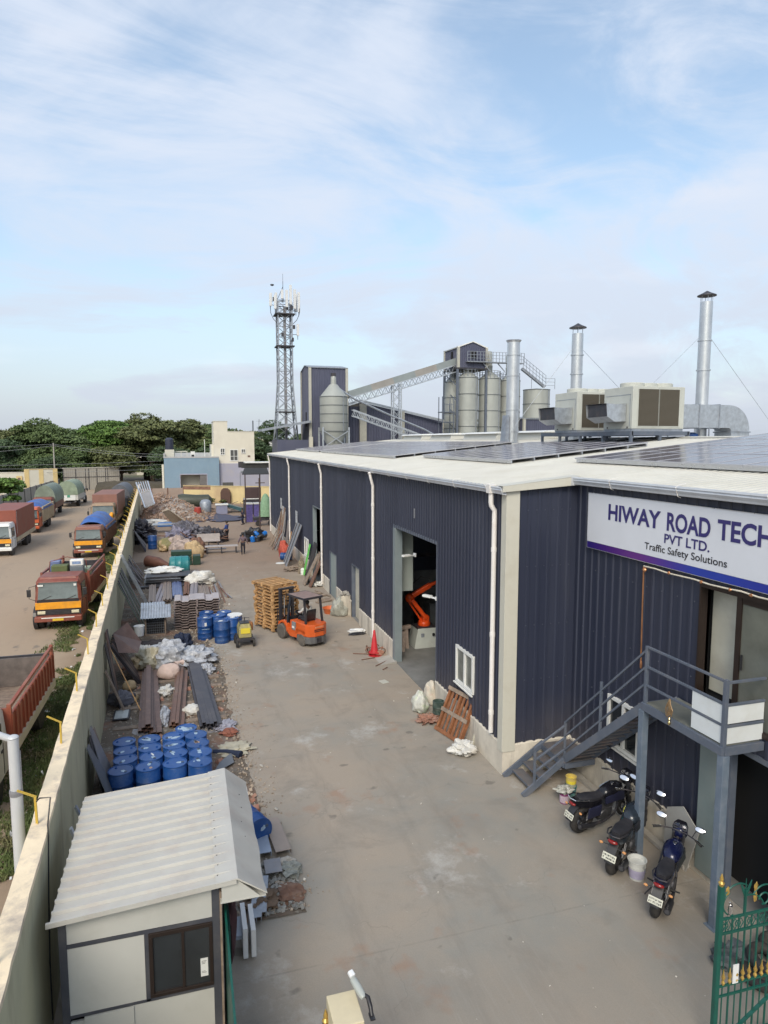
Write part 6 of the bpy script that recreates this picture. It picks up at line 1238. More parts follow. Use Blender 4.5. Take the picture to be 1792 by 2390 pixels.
# ---- people
def skin(name, V, E_, RD, mat, par, lv=1):
    me = bpy.data.meshes.new(name); me.from_pydata([tuple(v) for v in V], E_, []); me.update(); o = bpy.data.objects.new(name, me); scene.collection.objects.link(o)
    o.parent = par; me.materials.append(mat); sk = o.modifiers.new('skin','SKIN'); sk.use_smooth_shade = True; ss = o.modifiers.new('sub','SUBSURF'); ss.levels = lv; ss.render_levels = lv
    for i, r_ in enumerate(RD): d = me.skin_vertices[0].data[i]; d.radius = r_ if isinstance(r_, tuple) else (r_, r_)
    me.skin_vertices[0].data[0].use_root = True
    return o
def person(label, loc, rz, pose, shirt, trouser, hairc, group=None, scale=1.0):
    """pose: joint -> position, x forward, y left; a standing figure of 1.68 m by default"""
    J = dict(pel=(0,0,.90), wai=(0,0,1.08), che=(0,0,1.30), nek=(0,0,1.43), hd0=(.01,0,1.52), hd1=(.02,0,1.63),
             shl=(0,.18,1.38), shr=(0,-.18,1.38), ell=(-.02,.25,1.12), elr=(-.02,-.25,1.12), wrl=(.06,.28,.88), wrr=(.06,-.28,.88),
             hil=(0,.09,.86), hir=(0,-.09,.86), knl=(.02,.11,.47), knr=(.02,-.11,.47), anl=(0,.12,.08), anr=(0,-.12,.08), tol=(.16,.13,.03), tor=(.16,-.13,.03))
    J.update(pose); t = T('person', label, 'person', loc, rz, group); t.scale = (scale,)*3
    K = list(J); E_ = [('pel','wai'),('wai','che'),('che','nek'),('nek','hd0'),('hd0','hd1'),('che','shl'),('che','shr'),('shl','ell'),('shr','elr'),('ell','wrl'),('elr','wrr'),('pel','hil'),('pel','hir'),('hil','knl'),('hir','knr'),('knl','anl'),('knr','anr'),('anl','tol'),('anr','tor')]
    rd = dict(pel=(.10,.14),wai=(.09,.13),che=(.10,.15),nek=.055,hd0=.07,hd1=(.085,.075),shl=.06,shr=.06,ell=.042,elr=.042,wrl=.028,wrr=.028,hil=.08,hir=.08,knl=.055,knr=.055,anl=.04,anr=.04,tol=.035,tor=.035)
    V = [J[k_] for k_ in K]; ED = [(K.index(a), K.index(b)) for a, b in E_]; RD = [rd[k_] for k_ in K]
    for s_, w in (('l','wrl'),('r','wrr')):          # hand: palm and fingers
        w0 = Vector(J[w]); e0 = Vector(J['el'+s_]); d = (w0-e0).normalized(); side = d.cross(Vector((1,0,0))).normalized(); fw = d.cross(side)
        V.append(tuple(w0 + d*.07)); RD.append((.034,.018)); ip = len(V)-1; ED.append((K.index(w), ip))
        for q_, l_ in ((-.024,.075),(-.008,.088),(.008,.082),(.024,.065)): V.append(tuple(w0 + d*(.07+l_) + fw*q_*1.3 + side*.012)); RD.append(.009); ED.append((ip, len(V)-1))
        V.append(tuple(w0 + d*.085 + fw*.05)); RD.append(.010); ED.append((K.index(w), len(V)-1))
    skin('body', V, ED, RD, skinm, t, 1)
    def sub(keys, inf, nm, mat, extra={}):
        kk_ = [k_ for k_ in keys]; P_ = {k_: J[k_] for k_ in kk_}; P_.update(extra); ks = list(P_)
        ed = [(ks.index(a), ks.index(b)) for a, b in E_ + [('che','col'),('ell','cfl'),('elr','cfr'),('knl','hml'),('knr','hmr'),('wai','hemx')] if a in ks and b in ks]
        r_ = []
        for k_ in ks:
            b = rd.get(k_, .05); b = b if isinstance(b, tuple) else (b, b); r_.append((b[0]+inf, b[1]+inf))
        return skin(nm, [P_[k_] for k_ in ks], ed, r_, mat, t, 1)
    mid = lambda a, b, f: tuple(Vector(J[a]).lerp(Vector(J[b]), f))
    sub(['che','wai','shl','shr','ell','elr'], .022, 'shirt', shirt, {'cfl': mid('ell','wrl',.75), 'cfr': mid('elr','wrr',.75), 'hemx': mid('wai','pel',.8)})
    sub(['pel','hil','hir','knl','knr'], .02, 'trousers', trouser, {'hml': mid('knl','anl',.93), 'hmr': mid('knr','anr',.93)})
    hc = Vector(J['hd1']) + Vector((0,0,.0)); MB().ball((hc.x-.025, hc.y, hc.z+.025), (.105,.09,.10), 16, 10).build('hair', hairc, t, smooth=True)
    mb = MB(); mb.ball((hc.x+.095,hc.y,hc.z-.02),(.018,.012,.02),8,6); mb.build('nose', skinm, t, smooth=True)
    mb = MB(); [mb.ball((hc.x+.083,hc.y+s_*.03,hc.z+.01),(.008,.012,.006),8,6) for s_ in (-1,1)]; mb.build('eyes', M('eye_dark',(.02,.02,.02),.3), t)
    mb = MB(); mb.box(hc.x+.075,hc.x+.092,hc.y-.022,hc.y+.022,hc.z-.058,hc.z-.05); mb.build('mouth', M('lip',(.16,.05,.04),.5), t)
    for s_, a in (('l','anl'),('r','anr')): f = Vector(J['to'+s_]); g_ = Vector(J[a]); MB().loft([[(p.x, p.y-w, .0+p.z-zl),(p.x, p.y+w, p.z-zl),(p.x, p.y+w*.7, p.z+h),(p.x, p.y-w*.7, p.z+h)] for p, w, h, zl in ((g_-Vector((.07,0,.0)),.035,.03,g_.z),(g_,.045,.04,g_.z),(f,.045,.02,f.z),(f+Vector((.05,0,0)),.03,.0,f.z))]).build('shoe', blackp, t, smooth=50)
    return t
hair = M('black_hair', (.012,.010,.010), .6, 0, .3, 20); dk = M('dark_trousers', (.018,.018,.026), .85, 0, .25, 8); mauve = M('mauve_shirt', (.135,.10,.125), .85, 0, .15, 8, bump=.3); bls = M('blue_shirt', (.035,.075,.27), .8, 0, .15, 8, bump=.3); whs = M('white_shirt', (.55,.54,.52), .8, 0, .1, 8, bump=.3); nvs = M('navy_overall', (.015,.018,.045), .85, 0, .2, 8)
person('person in a greyish mauve top and dark trousers walking in the middle yard', (4.25,54.0,0), R(88), dict(ell=(0,.30,1.14),elr=(0,-.30,1.14),wrl=(.02,.37,.90),wrr=(.02,-.37,.90),anl=(-.06,.10,.09),anr=(.08,-.10,.08),tol=(.10,.11,.03),tor=(.24,-.10,.03)), mauve, dk, hair)
person('person in a blue shirt and dark trousers standing beside the scrap heap', (3.45,61.6,0), R(150), dict(ell=(.08,.20,1.13),elr=(.06,-.22,1.12),wrl=(.22,.10,1.05),wrr=(.16,-.16,.92)), bls, dk, hair, scale=1.06)
person('person in dark navy clothes striding far down the yard near the canopy', (5.8,73.6,0), R(200), dict(knl=(.14,.1,.48),anl=(.02,.1,.12),tol=(.16,.11,.05),knr=(-.06,-.1,.46),anr=(-.22,-.1,.10),tor=(-.08,-.11,.03),wrl=(.2,.2,.95),wrr=(-.12,-.28,.92)), nvs, nvs, hair, scale=1.04)
dv = person('person in a white shirt and dark trousers seated at the forklift wheel', (0,0,0), 0, dict(pel=(.20,0,1.22),wai=(.18,0,1.38),che=(.20,0,1.60),nek=(.22,0,1.73),hd0=(.24,0,1.80),hd1=(.26,0,1.90),shl=(.21,.18,1.67),shr=(.21,-.18,1.67),ell=(.42,.25,1.46),elr=(.42,-.25,1.46),wrl=(.78,.13,1.38),wrr=(.78,-.13,1.38),hil=(.22,.10,1.20),hir=(.22,-.10,1.20),knl=(.68,.14,1.20),knr=(.68,-.14,1.20),anl=(.84,.14,.62),anr=(.90,-.14,.60),tol=(1.0,.15,.55),tor=(1.06,-.15,.53)), whs, dk, hair, scale=1.0)
fr_m = Matrix.Rotation(LIFT_A, 4, 'Z'); dv.location = Vector((5.18,28.85,0)) + fr_m @ Vector((.06,0,-.02)); dv.rotation_euler = (0,0,LIFT_A); dv.scale = (.97,)*3
# ---- small yellow machine on wheels
q = G(573,1510); t = T('mobile_compressor', 'small dirty yellow machine on four rubber wheels beside the blue drums', 'machine', (q.x, q.y, 0), .05); ylm = M('dirty_yellow', (.34,.29,.11), .6, 0, .3, 6, dirt=(.28,.27,.22), da=.7, ds=5)
MB().box(-.36,.36,-.10,.85,.30,.42).build('chassis', darkst, t, bev=.01); MB().loft([[(-.27,-.04,.42),(.27,-.04,.42),(.27,.75,.42),(-.27,.75,.42)],[(-.27,-.06,.80),(.27,-.06,.80),(.27,.75,.80),(-.27,.75,.80)],[(-.22,.02,1.02),(.22,.02,1.02),(.22,.65,1.0),(-.22,.65,1.0)]]).build('engine_cover', ylm, t, bev=.03)
MB().box(-.20,.20,-.075,-.055,.62,.86).build('yellow_plate', M('bright_yellow',(0,0,0)), t); MB().box(-.22,.22,-.09,-.06,.30,.40).build('grille', blackp, t)
for x in (-.36,.36):
    for y in (0,.72): o = MB().lathe([(.07,-.045),(.16,-.05),(.185,-.03),(.185,.03),(.16,.05),(.07,.045)], 22, (x,y,.185), 'X').build('wheel', blackm, t, smooth=True); MB().lathe([(.01,-.035),(.075,-.04),(.075,.04),(.01,.035)], 14, (x,y,.185), 'X').build('hub', ylm, o)
MB().path([(-.22,.0,.95),(-.24,.0,1.16),(.24,0,1.16),(.22,0,.95)],.015,6).build('handle', darkst, t, smooth=True); MB().path([(-.24,.5,1.0),(-.24,.5,1.18),(.24,.5,1.18),(.24,.5,1.0)],.015,6).build('handle', darkst, t, smooth=True)
MB().lathe([(.10,.62),(.11,.9),(.07,1.0)],14,(.30,.45,0)).build('fuel_can', M('rust_orange',(.36,.15,.05),.6,0,.2,5), t, smooth=True); MB().box(-.2,.2,.1,.6,1.0,1.05).build('tray', darkst, t); MB().tube((0,.3,1.02),(.02,.3,1.26),.02).build('exhaust', darkst, t)
# ---- robot arm on its plinth just inside the big door
q = Vector((9.9, 25.6, 0)); t = T('industrial_robot', 'orange jointed robot arm on a dark flange inside the big doorway', 'robot', (9.95, 27.3, .86)); 
base = T('robot_plinth', 'pale grey tapered steel cabinet under the orange robot arm', 'cabinet', (9.95,27.3,-.12)); 
MB().loft([[(-.62,-.55,.05),(.62,-.55,.05),(.62,.55,.05),(-.62,.55,.05)],[(-.60,-.53,.25),(.60,-.53,.25),(.6,.53,.25),(-.6,.53,.25)],[(-.42,-.42,.98),(.42,-.42,.98),(.42,.42,.98),(-.42,.42,.98)]]).build('cabinet', M('cabinet_grey',(.50,.53,.50),.45,0,.06,2,dirt=(.35,.33,.3),da=.4), base, bev=.01); MB().lathe([(.06,-.52),(.07,-.56),(.02,-.57)],12,(.25,0,.72),'Y').build('knob', blackp, base); MB().box(-.3,-.16,-.50,-.46,.62,.78).build('socket', galv_d, base)
MB().box(-.50,.50,-.45,.45,-.04,.05).build('flange', darkst, t, bev=.01)
MB().lathe([(.30,.05),(.32,.16),(.26,.28),(.22,.30)], 26).build('turret', robor, t, smooth=True)
MB().loft([[(x+dx, y, z+dz) for x, z in ((-.16,-.12),(.16,-.12),(.18,.08),(0,.2),(-.18,.08))] for y, dx, dz in ((-.22,.04,.38),(.22,.04,.38))]).build('shoulder', robor, t, bev=.04)
MB().loft([[(.10+.14*math.cos(a),-.12,.44+.14*math.sin(a)) for a in [2*PI*i/14 for i in range(14)]],[(.10+.14*math.cos(a),.12,.44+.14*math.sin(a)) for a in [2*PI*i/14 for i in range(14)]]]).build('joint', robor, t, smooth=40)
MB().bar((.06,-.16,.42),(-.72,-.18,1.42),.20,.26,(0,1,0)).build('lower_arm', robor, t, bev=.05); MB().bar((-.15,.10,.30),(-.80,.08,1.30),.09,.12,(0,1,0)).build('link_rod', robor, t, bev=.02)
MB().ball((-.78,-.05,1.50),(.24,.22,.24),18,12).build('elbow', robor, t, smooth=True)
MB().bar((-.74,-.05,1.56),(.28,-.15,2.12),.24,.24,(0,1,0)).build('upper_arm', robor, t, bev=.05); MB().tube((.25,-.15,2.10),(.62,-.2,2.26),.10,.07,14).build('wrist', robor, t, smooth=True)
mb = MB(); mb.path([(-.72,.2,1.45),(-.5,.35,2.1),(-.05,.35,2.45),(.35,.2,2.35),(.5,0,1.9)],.035,7); mb.build('cable_loop', blackp, t, smooth=True)
t = T('timber_trestle', 'pale weathered timber trestle just inside the big doorway', 'trestle', (8.50,26.9,0)); 
for p, q_ in (((0,0,0),(0,.02,.95)),((.22,-.3,0),(.24,-.3,.9)),((.55,.1,0),(.5,.1,.9)),((-.15,-.1,.95),(.7,.12,.98)),((-.15,-.1,.9),(-.2,-.1,1.7))): MB().bar(p, q_, .16, .14).build('timber', M('pale_timber',(.42,.33,.28),.85,0,.25,5,bump=.3), t)
for i, (x, y, z, s_) in enumerate(((11.3,30.2,0,1.0),(10.2,31.5,0,1.2),(9.0,30.0,0,.9))):
    t = T('covered_machine', ('dark curved machine casing in the gloom behind the robot','large dark round machine at the back of the doorway','dark machine standing beside the inner panel of the big door')[i], 'machine', (x,y,z)); MB().lathe([(.5*s_,0),(.6*s_,.9),(.55*s_,1.8),(.35*s_,2.5),(.1,2.6)], 18).build('casing', M('machine_grey',(.12,.12,.12),.6,.1,.3,3), t, smooth=True); MB().box(-.7*s_,.7*s_,-.3,.3,0,.5).build('base', darkst, t)
for o in bpy.data.objects:
    if o.name == 'industrial_robot': o.scale = (.88,)*3
# lamps on the big door
def flood(label, loc, rz, mat):
    t = T('wall_lamp', label, 'lamp', loc, rz, 'small white lamps at the big door'); MB().loft([[(x, y, z) for y, z in ((-.08,-.03),(.08,-.03),(.08,.05),(-.08,.05))] for x in (.10,.45)]).build('housing', mat, t, bev=.015); MB().bar((.1,0,0),(-.15,0,-.02),.05).build('arm', whitep, t); MB().box(-.17,-.13,-.07,.07,-.07,.07).build('bracket', whitep, t); return t
flood('white lamp on an arm high in the open big doorway', (8.3,24.2,4.62), R(200), white); flood('white lamp bracket on the near jamb of the big door', (7.96,20.9,3.72), R(120), white)
# ---- items along the warehouse wall
def cone(label, loc, first=[None], tilt=None):
    if first[0] is None:
        t = T('traffic_cone', label, 'traffic cone', loc, group='red traffic cones'); rc = M('cone_red',(.50,.02,.03),.45,0,.15,5,dirt=(.3,.1,.08),da=.3)
        MB().prism([(.26*math.cos(PI/8+PI/4*i),.26*math.sin(PI/8+PI/4*i)) for i in range(8)], 'z', 0, .05).build('cone_base', rc, t, bev=.01); MB().lathe([(.17,.05),(.16,.08),(.045,.95),(.03,.98),(.01,.98)], 24).build('cone_body', rc, t, smooth=True); first[0] = t; return t
    o = dup(first[0], loc, 0, label); o.rotation_euler = tilt or (0,0,0); return o
q = G(870,1527); cone('red traffic cone standing on top of a pile of flattened cones', (7.45,26.55,.10)); cone('flattened red cone base directly under the standing cone', (7.47,26.50,0)).scale = (1.15,1.15,.12); cone('crushed red cone at the bottom of the cone pile', (7.52,26.6,.05)).scale = (1.1,1.2,.1)
t = T('scrap_rods', 'loose rusty rods and a spade handle lying in front of the traffic cone', 'rods', (0,0,0))
for a, b in (((6.6,26.9),(7.3,26.6)),((6.75,26.0),(7.35,26.1)),((7.1,25.1),(7.95,25.75)),((7.25,24.6),(7.5,24.8))): MB().tube((*a,.03),(*b,.04),.018,n=6).build('rod', rustm, t)
rn = random.Random(4); t = T('chain_heap', 'rusty chain loops and broken blocks against the plinth by the cone', 'chain', (7.75,26.9,0)); [torus(MB(), (rn.uniform(-.5,.15),rn.uniform(-.3,.7),.08+.06*rn.random()), .10, .02, 14, 5, rn.choice('XY')).build('chain_loop', rustm, t, smooth=True) for k_ in range(9)]
[MB().blob((rn.uniform(-.15,.15),rn.uniform(-.5,.6),0),(.16,.13,.13),k_,.5,2,10,7).build('block', (brick, concm)[k_ % 2], t) for k_ in range(6)]
q = G(834,1478); t = T('rag_pile', 'white cloth bag over a black one lying on the concrete', 'cloth', (q.x,q.y,0)); MB().blob((0,.1,.03),(.42,.18,.12),2,.4,2,24,12).build('white_bag', whitep, t, smooth=40); MB().blob((-.1,-.22,0),(.40,.13,.08),3,.4,2,20,10).build('black_bag', blackp, t, smooth=40)
t = T('orange_basket', 'shallow orange plastic basket on the ground near the plaster blocks', 'basket', (7.10,33.9,0)); MB().lathe([(.30,0),(.40,.28),(.42,.30),(.38,.30),(.28,.03),(.01,.03)], 24).build('basket', M('orange_plastic',(.60,.15,.05),.5,0,.1,5), t, smooth=True)
heap('translucent grey plastic bag slumped against the plaster blocks','plastic_bag','plastic bag',792,1436,(.42,.38,.62),M('grey_film',(.33,.33,.29),.3,0,.25,5,bump=.5),21,.35,1.8)
t = T('plaster_block', 'broken white plaster block with a rubbly top beside the cream door', 'block', (7.78,33.35,0)); MB().box(-.25,.22,-.25,.25,0,1.05).build('block', plinth_m, t, bev=.01); MB().blob((0,0,1.02),(.26,.26,.14),3,.8,3,20,10).build('rubble_top', concm, t)
t = T('timber_scrap', 'loose boards and brown planks lying by the grey door', 'planks', (0,0,0))
for a, b, w in (((6.7,38.6),(7.5,38.4),.25),((6.9,37.6),(7.75,37.9),.3),((7.0,36.9),(7.8,36.8),.34),((6.8,36.2),(7.7,36.5),.26),((7.3,39.2),(7.85,37.4),.08)): MB().bar((*a,.05),(*b,.07),w,.05).build('plank', timber_g, t)
heap('small white paper scrap heap at the foot of the leaning boards','paper','paper',742,1368,(.35,.3,.16),white,31,.6,3)
def leanw(label, name, cat, items, group=None):
    t = T(name, label, cat, (0,0,0), group=group)
    for (y0, y1, d, h, th, mat) in items:
        p = [(XW-.1-d, y0, .02), (XW-.1-d, y1, .02), (XW-.1, y1+.0, h), (XW-.1, y0, h)]; b = [(v[0]-th*.9, v[1], v[2]+th*.2) for v in p]
        MB().add(p+b, [(0,1,2,3),(7,6,5,4),(0,4,5,1),(1,5,6,2),(2,6,7,3),(3,7,4,0)]).build('board', mat, t)
    return t
gw = 'boards and sheets leaning on the warehouse wall'
leanw('bright green board standing against the wall beside the far window', 'green_board', 'board', [(44.0,44.45,.45,2.1,.04,M('bright_green',(.12,.50,.09),.6,0,.25,5))], gw)
leanw('black and brown planks and an old door leaning beside the far doorway', 'leaning_planks', 'planks', [(41.5,42.6,.65,2.5,.05,blackp),(40.9,41.5,.95,1.9,.06,timber_g),(40.2,40.7,.7,1.6,.08,rustm),(40.6,41.0,.4,2.1,.05,timber_g)], gw)
leanw('row of tall dark grey framed sheets leaning on the wall behind the fallen drum', 'leaning_sheets', 'metal sheets', [(47.4+.36*i, 47.62+.36*i, 1.15-.02*i, 3.0, .04, (greym, galv_d, darkst)[i % 3]) for i in range(7)], gw)
leanw('grey brown board standing against the wall near the second downpipe', 'leaning_board', 'board', [(53.4,54.3,.3,2.6,.04,M('grey_brown_board',(.20,.17,.16),.7,0,.1,3)),(52.3,52.5,.35,1.9,.05,timber)], gw)
rn = random.Random(9); t = T('rod_bundle', 'tall bundle of rusty brown rods and pipes leaning at the far corner', 'rods', (0,0,0), group=gw)
for i in range(26):
    y = 55.3+rn.random()*3.4; MB().path([(XW-.25-1.1*rn.random(),y-rn.random()*.6,.03),(XW-.2-.3*rn.random(),y,1.6),(XW-.1,y+.3,2.2+1.3*rn.random())], .035, 5).build('rod', (rustm, timber_g, greym)[i % 3], t)
t = T('mesh_offcuts', 'pale wire mesh offcuts sticking up above the rod bundle', 'wire mesh', (0,0,0)); mb = MB()
for (yb, zb_) in ((57.5,3.2),(56.3,2.6),(49.2,2.9)):
    for i in range(7): mb.tube((XW-.15,yb+.13*i,zb_),(XW-.12,yb+.13*i+.2,zb_+.9),.014,n=5); mb.tube((XW-.15,yb,zb_+.13*i),(XW-.12,yb+.8,zb_+.13*i),.014,n=5)
mb.build('mesh', alu, t)
heap('red net bag slumped against the plinth behind the grey sheets','net_bag','net bag',664,1300,(.42,.8,.85),M('red_net',(.42,.075,.045),.7,0,.3,12,bump=.5),33,.3,1.6)
heap('brown rope and scrap heap in front of the tall grey sheets','rope_heap','scrap',690,1330,(.7,.6,.14),timber_g,35,.8,3)
t = T('gas_bottles', 'mottled brown sack and a small white can at the foot of the green board', 'sack', (7.45,44.9,0)); MB().blob((0,0,0),(.25,.25,.75),3,.4,2.5,18,12).build('sack', M('mottled_sack',(.22,.18,.13),.8,0,.6,9), t, smooth=40); MB().lathe([(.15,0),(.15,.35),(.08,.45)],14,(.0,-.4,0)).build('can', white, t)
# sacks, bucket and slatted pallet near the window
heap('white and green printed sack standing beside a dark drum','sack','sack',980,1660,(.27,.32,.42),M('printed_sack',(.55,.55,.50),.6,0,.2,6,dirt=(.22,.38,.12),da=.8,ds=3),41,.3,1.6,group='sacks under the window')
heap('cream printed sack tipped against the plinth','sack','sack',1005,1640,(.24,.27,.50),M('cream_sack',(.56,.52,.44),.65,0,.15,6,dirt=(.3,.15,.12),da=.5,ds=6),42,.3,1.6,group='sacks under the window')
t = T('drum_dark', 'dark green ringed metal drum beside the white and green sack', 'drum', (7.72,19.75,0)); MB().lathe([(.18,0),(.19,.02),(.19,.15),(.2,.17),(.19,.19),(.19,.34),(.2,.36),(.19,.38),(.19,.55),(.17,.56),(.16,.5),(.01,.5)], 24).build('shell', M('dark_green_paint',(.035,.06,.05),.45,.1,.35,7,dirt=(.2,.22,.2),da=.5,ds=6), t, smooth=True)
heap('small pile of reddish wood offcuts in front of the dark drum','offcuts','wood scraps',1003,1682,(.35,.3,.07),brick,44,1.0,4)
t = T('slatted_pallet', 'red brown slatted timber pallet leaning against the plinth under the window', 'pallet', (7.44,18.25,0.02)); t.rotation_euler = (0, R(24), R(14))
for i in range(7): MB().box(-.02,.02,-.58+.19*i,-.58+.19*i+.085,.03,1.38-.02*(i%2)).build('slat', timber_r, t, bev=.003)
for z in (.0,.62,1.30): MB().box(-.045,-.022,-.62,.68,z,z+.12).build('rail', timber_r if z < .1 else timber_g, t, bev=.003)
for y in (-.60,-.02,.58): MB().box(.022,.10,y,y+.06,.02,1.4).build('bearer', timber_r, t, bev=.003)
heap('white woven sack crumpled on the ground by the warehouse corner','sack','sack',1082,1758,(.36,.30,.20),wsack,45,.6,1.9)
q = G(1110,1745); t = T('broken_board', 'cream board offcut standing on edge behind the crumpled white sack', 'board', (q.x+.08,q.y+.1,0)); MB().prism([(-.2,0),(.25,0),(.2,.5),(-.05,.55)],'y',-.02,.02).build('board', doorc, t)
t = T('floor_tile', 'single pale tile lying on the concrete in front of the big door', 'tile', (6.92,23.35,.008)); o = MB().box(-.14,.14,-.17,.17,0,.012).build('tile', M('pale_tile',(.52,.51,.45),.4,0,.06,3), t); o.rotation_euler = (0,0,.25)
# ramp at the big door
t = T('door_ramp', 'worn cement ramp edge in front of the big doorway', 'ramp', (0,0,0)); MB().prism([(7.35,.006),(8.02,.006),(8.02,.10)],'y',25.2,26.1).build('ramp', concm, t)
# ================================================================ TRUCKS IN THE LOT
yel = M('truck_yellow', (.74,.31,.015), .4, 0, .12, 2.5, dirt=(.35,.18,.06), da=.4, ds=2); maroon = M('truck_maroon', (.20,.05,.032), .5, 0, .15, 2.5, dirt=(.30,.18,.13), da=.4, ds=2); orr = M('truck_orange', (.50,.095,.03), .45, 0, .12, 2.5, dirt=(.28,.15,.1), da=.35); boxr = M('container_red', (.235,.062,.038), .55, 0, .08, 1, dirt=(.16,.06,.045), da=.4); beige = M('truck_beige', (.50,.42,.29), .6, 0, .12, 2, dirt=(.3,.2,.14), da=.5); tarpb = M('blue_tarp', (.035,.11,.36), .5, 0, .2, 2.5, bump=.5, dirt=(.12,.2,.38), da=.4); tarpg = M('green_tarp', (.17,.205,.16), .6, 0, .2, 1.5, bump=.4, dirt=(.24,.28,.24), da=.5); tarpd = M('grey_tarp', (.10,.105,.12), .6, 0, .25, 2, bump=.5); tarpn = M('brown_tarp_cover', (.24,.115,.09), .7, 0, .12, 1.5, bump=.3); tanc = M('tan_cab', (.33,.23,.15), .55, 0, .12, 2, dirt=(.22,.14,.1), da=.4)
def wheel(par, x, y, r_=.48, w=.26, name='wheel'):
    o = MB().lathe([(r_*.55,-w/2),(r_*.93,-w/2),(r_,-w*.35),(r_,w*.35),(r_*.93,w/2),(r_*.55,w/2)], 24, (x,y,r_), 'X').build(name, blackm, par, smooth=True); MB().lathe([(.02,-w*.46),(r_*.25,-w*.5),(r_*.55,-w*.38),(r_*.55,w*.38),(r_*.25,w*.5),(.02,w*.46)], 16, (x,y,r_), 'X').build('rim', M('truck_rim',(.16,.07,.05),.6,.2,.2,5), o, smooth=True); return o
def truck(label, x, y, rz, w=2.1, cabh=2.5, cabd=1.75, cabm=maroon, bandm=yel, bumper=maroon, bed='open', bl=5.0, bedm=maroon, bh=1.25, skirt=None, topm=None, topz=3.1, plate=True, axle2=False, roofm_=None, z0=.55):
    """cab front at the origin facing -y, body runs along +y; x is the cab centre"""
    t = T('truck', label, 'truck', (x, y, 0), rz, 'trucks parked in the lot'); h = w/2
    def prof(z): return .0 if z < 1.45 else (z-1.45)*.16
    rings = []
    for z, ins in ((z0,0),(1.42,0),(cabh-.18,.06),(cabh,.16)):
        yy = prof(z) + (.1 if z == cabh else 0); rings.append([(-h+ins,yy+.08,z),(-h+ins+.10,yy,z),(h-ins-.10,yy,z),(h-ins,yy+.08,z),(h-ins,cabd-ins*.4,z),(-h+ins,cabd-ins*.4,z)])
    cab = MB().loft(rings).build('cab', cabm, t, smooth=30)
    # windscreen
    za, zb_ = 1.50, cabh-.22
    o = MB().loft([[(-h+.14,prof(za)-.02,za),(h-.14,prof(za)-.02,za),(h-.14,prof(za)+.02,za),(-h+.14,prof(za)+.02,za)],[(-h+.19,prof(zb_)-.02,zb_),(h-.19,prof(zb_)-.02,zb_),(h-.19,prof(zb_)+.02,zb_),(-h+.19,prof(zb_)+.02,zb_)]]).build('windscreen', glassw, t)
    MB().box(-h+.10,h-.10,-.03,.0,1.36,1.48).build('scuttle', blackp, t)
    for s_ in (-1,1): MB().bar((s_*.55-.2,-.04,1.47),(s_*.55+.25,-.015,1.66),.02).build('wiper', blackp, o)
    if (roofm_ or bandm) is not None:
        MB().box(-h+.015,h-.015,-.022,.0,1.02,1.355).build('front_band', bandm, t, bev=.01)
    g_ = MB().box(-h+.03,h-.03,-.03,.0,.74,1.01).build('grille', blackp, t); mb = MB()
    for k_ in range(3): mb.box(-.55,.55,-.045,-.03,.79+.07*k_,.815+.07*k_)
    mb.build('grille_bars', darkst, g_)
    for s_ in (-1,1):
        MB().box(s_*(h-.28)-.17,s_*(h-.28)+.17,-.055,-.03,.80,.94).build('headlight', M('headlamp',(.62,.58,.42),.15,.1,.1,12), t, bev=.012)
        MB().box(s_*(h-.02)-.008*s_,s_*(h-.02)+.025*s_,.28,1.25,1.45,cabh-.35).build('side_window', glassd, t)
        m_ = MB().path([(s_*(h-.1),.1,cabh-.35),(s_*(h+.18),-.12,cabh-.38),(s_*(h+.2),-.12,1.6),(s_*(h-.05),.02,1.45)],.014,5).build('mirror_arm', blackp, t); MB().box(s_*(h+.2)-.09,s_*(h+.2)+.09,-.16,-.11,1.68,2.04).build('mirror', blackp, m_, bev=.02)
    MB().loft([[(-h+.10,prof(cabh-.3)-.16,cabh-.20),(h-.10,prof(cabh-.3)-.16,cabh-.20),(h-.10,prof(cabh-.3)-.15,cabh-.17),(-h+.10,prof(cabh-.3)-.15,cabh-.17)],[(-h+.14,prof(cabh-.2)+.06,cabh-.10),(h-.14,prof(cabh-.2)+.06,cabh-.10),(h-.14,prof(cabh-.2)+.06,cabh-.07),(-h+.14,prof(cabh-.2)+.06,cabh-.07)]]).build('sun_visor', cabm, t)
    for s_ in (-1,1):
        MB().box(s_*h-.012,s_*h+.012,.22,.24,.75,1.42).box(s_*h-.012,s_*h+.012,1.30,1.32,.6,1.42).build('door_seam', blackp, t); MB().box(s_*h-.02,s_*h+.03,1.12,1.26,1.22,1.27).build('door_handle', blackp, t)
        MB().lathe([(.02,-.16),(.60,-.16),(.60,.02),(.02,.02)],20,(s_*(h-.03),.62,.50),'X').build('wheel_arch', blackp, t)
    MB().box(-h+.3,h-.3,-.215,-.20,.62,.66).build('bumper_stripe', white, t)
    b_ = MB().box(-h-.02,h+.02,-.20,.06,.44,.70).build('bumper', bumper, t, bev=.04)
    if plate: MB().box(-.24,.24,-.212,-.20,.49,.60).build('number_plate', M('plate_yellow',(.62,.42,.03),.5,0,.05), b_)
    L0 = cabd+.10
    MB().box(-.45,.45,.2,L0+bl-.1,.50,.74).build('chassis', darkst, t)
    for s_ in (-1,1):
        wheel(t, s_*(h-.17), .62); wheel(t, s_*(h-.20), L0+bl*.70, w=.42)
        if axle2: wheel(t, s_*(h-.20), L0+bl*.70-1.05, w=.42)
        MB().box(s_*(h-.12)-.02,s_*(h-.12)+.02,L0+.3,L0+bl*.5,.60,.66).build('side_guard', greym, t)
    bx = h+.06; zf_ = .95
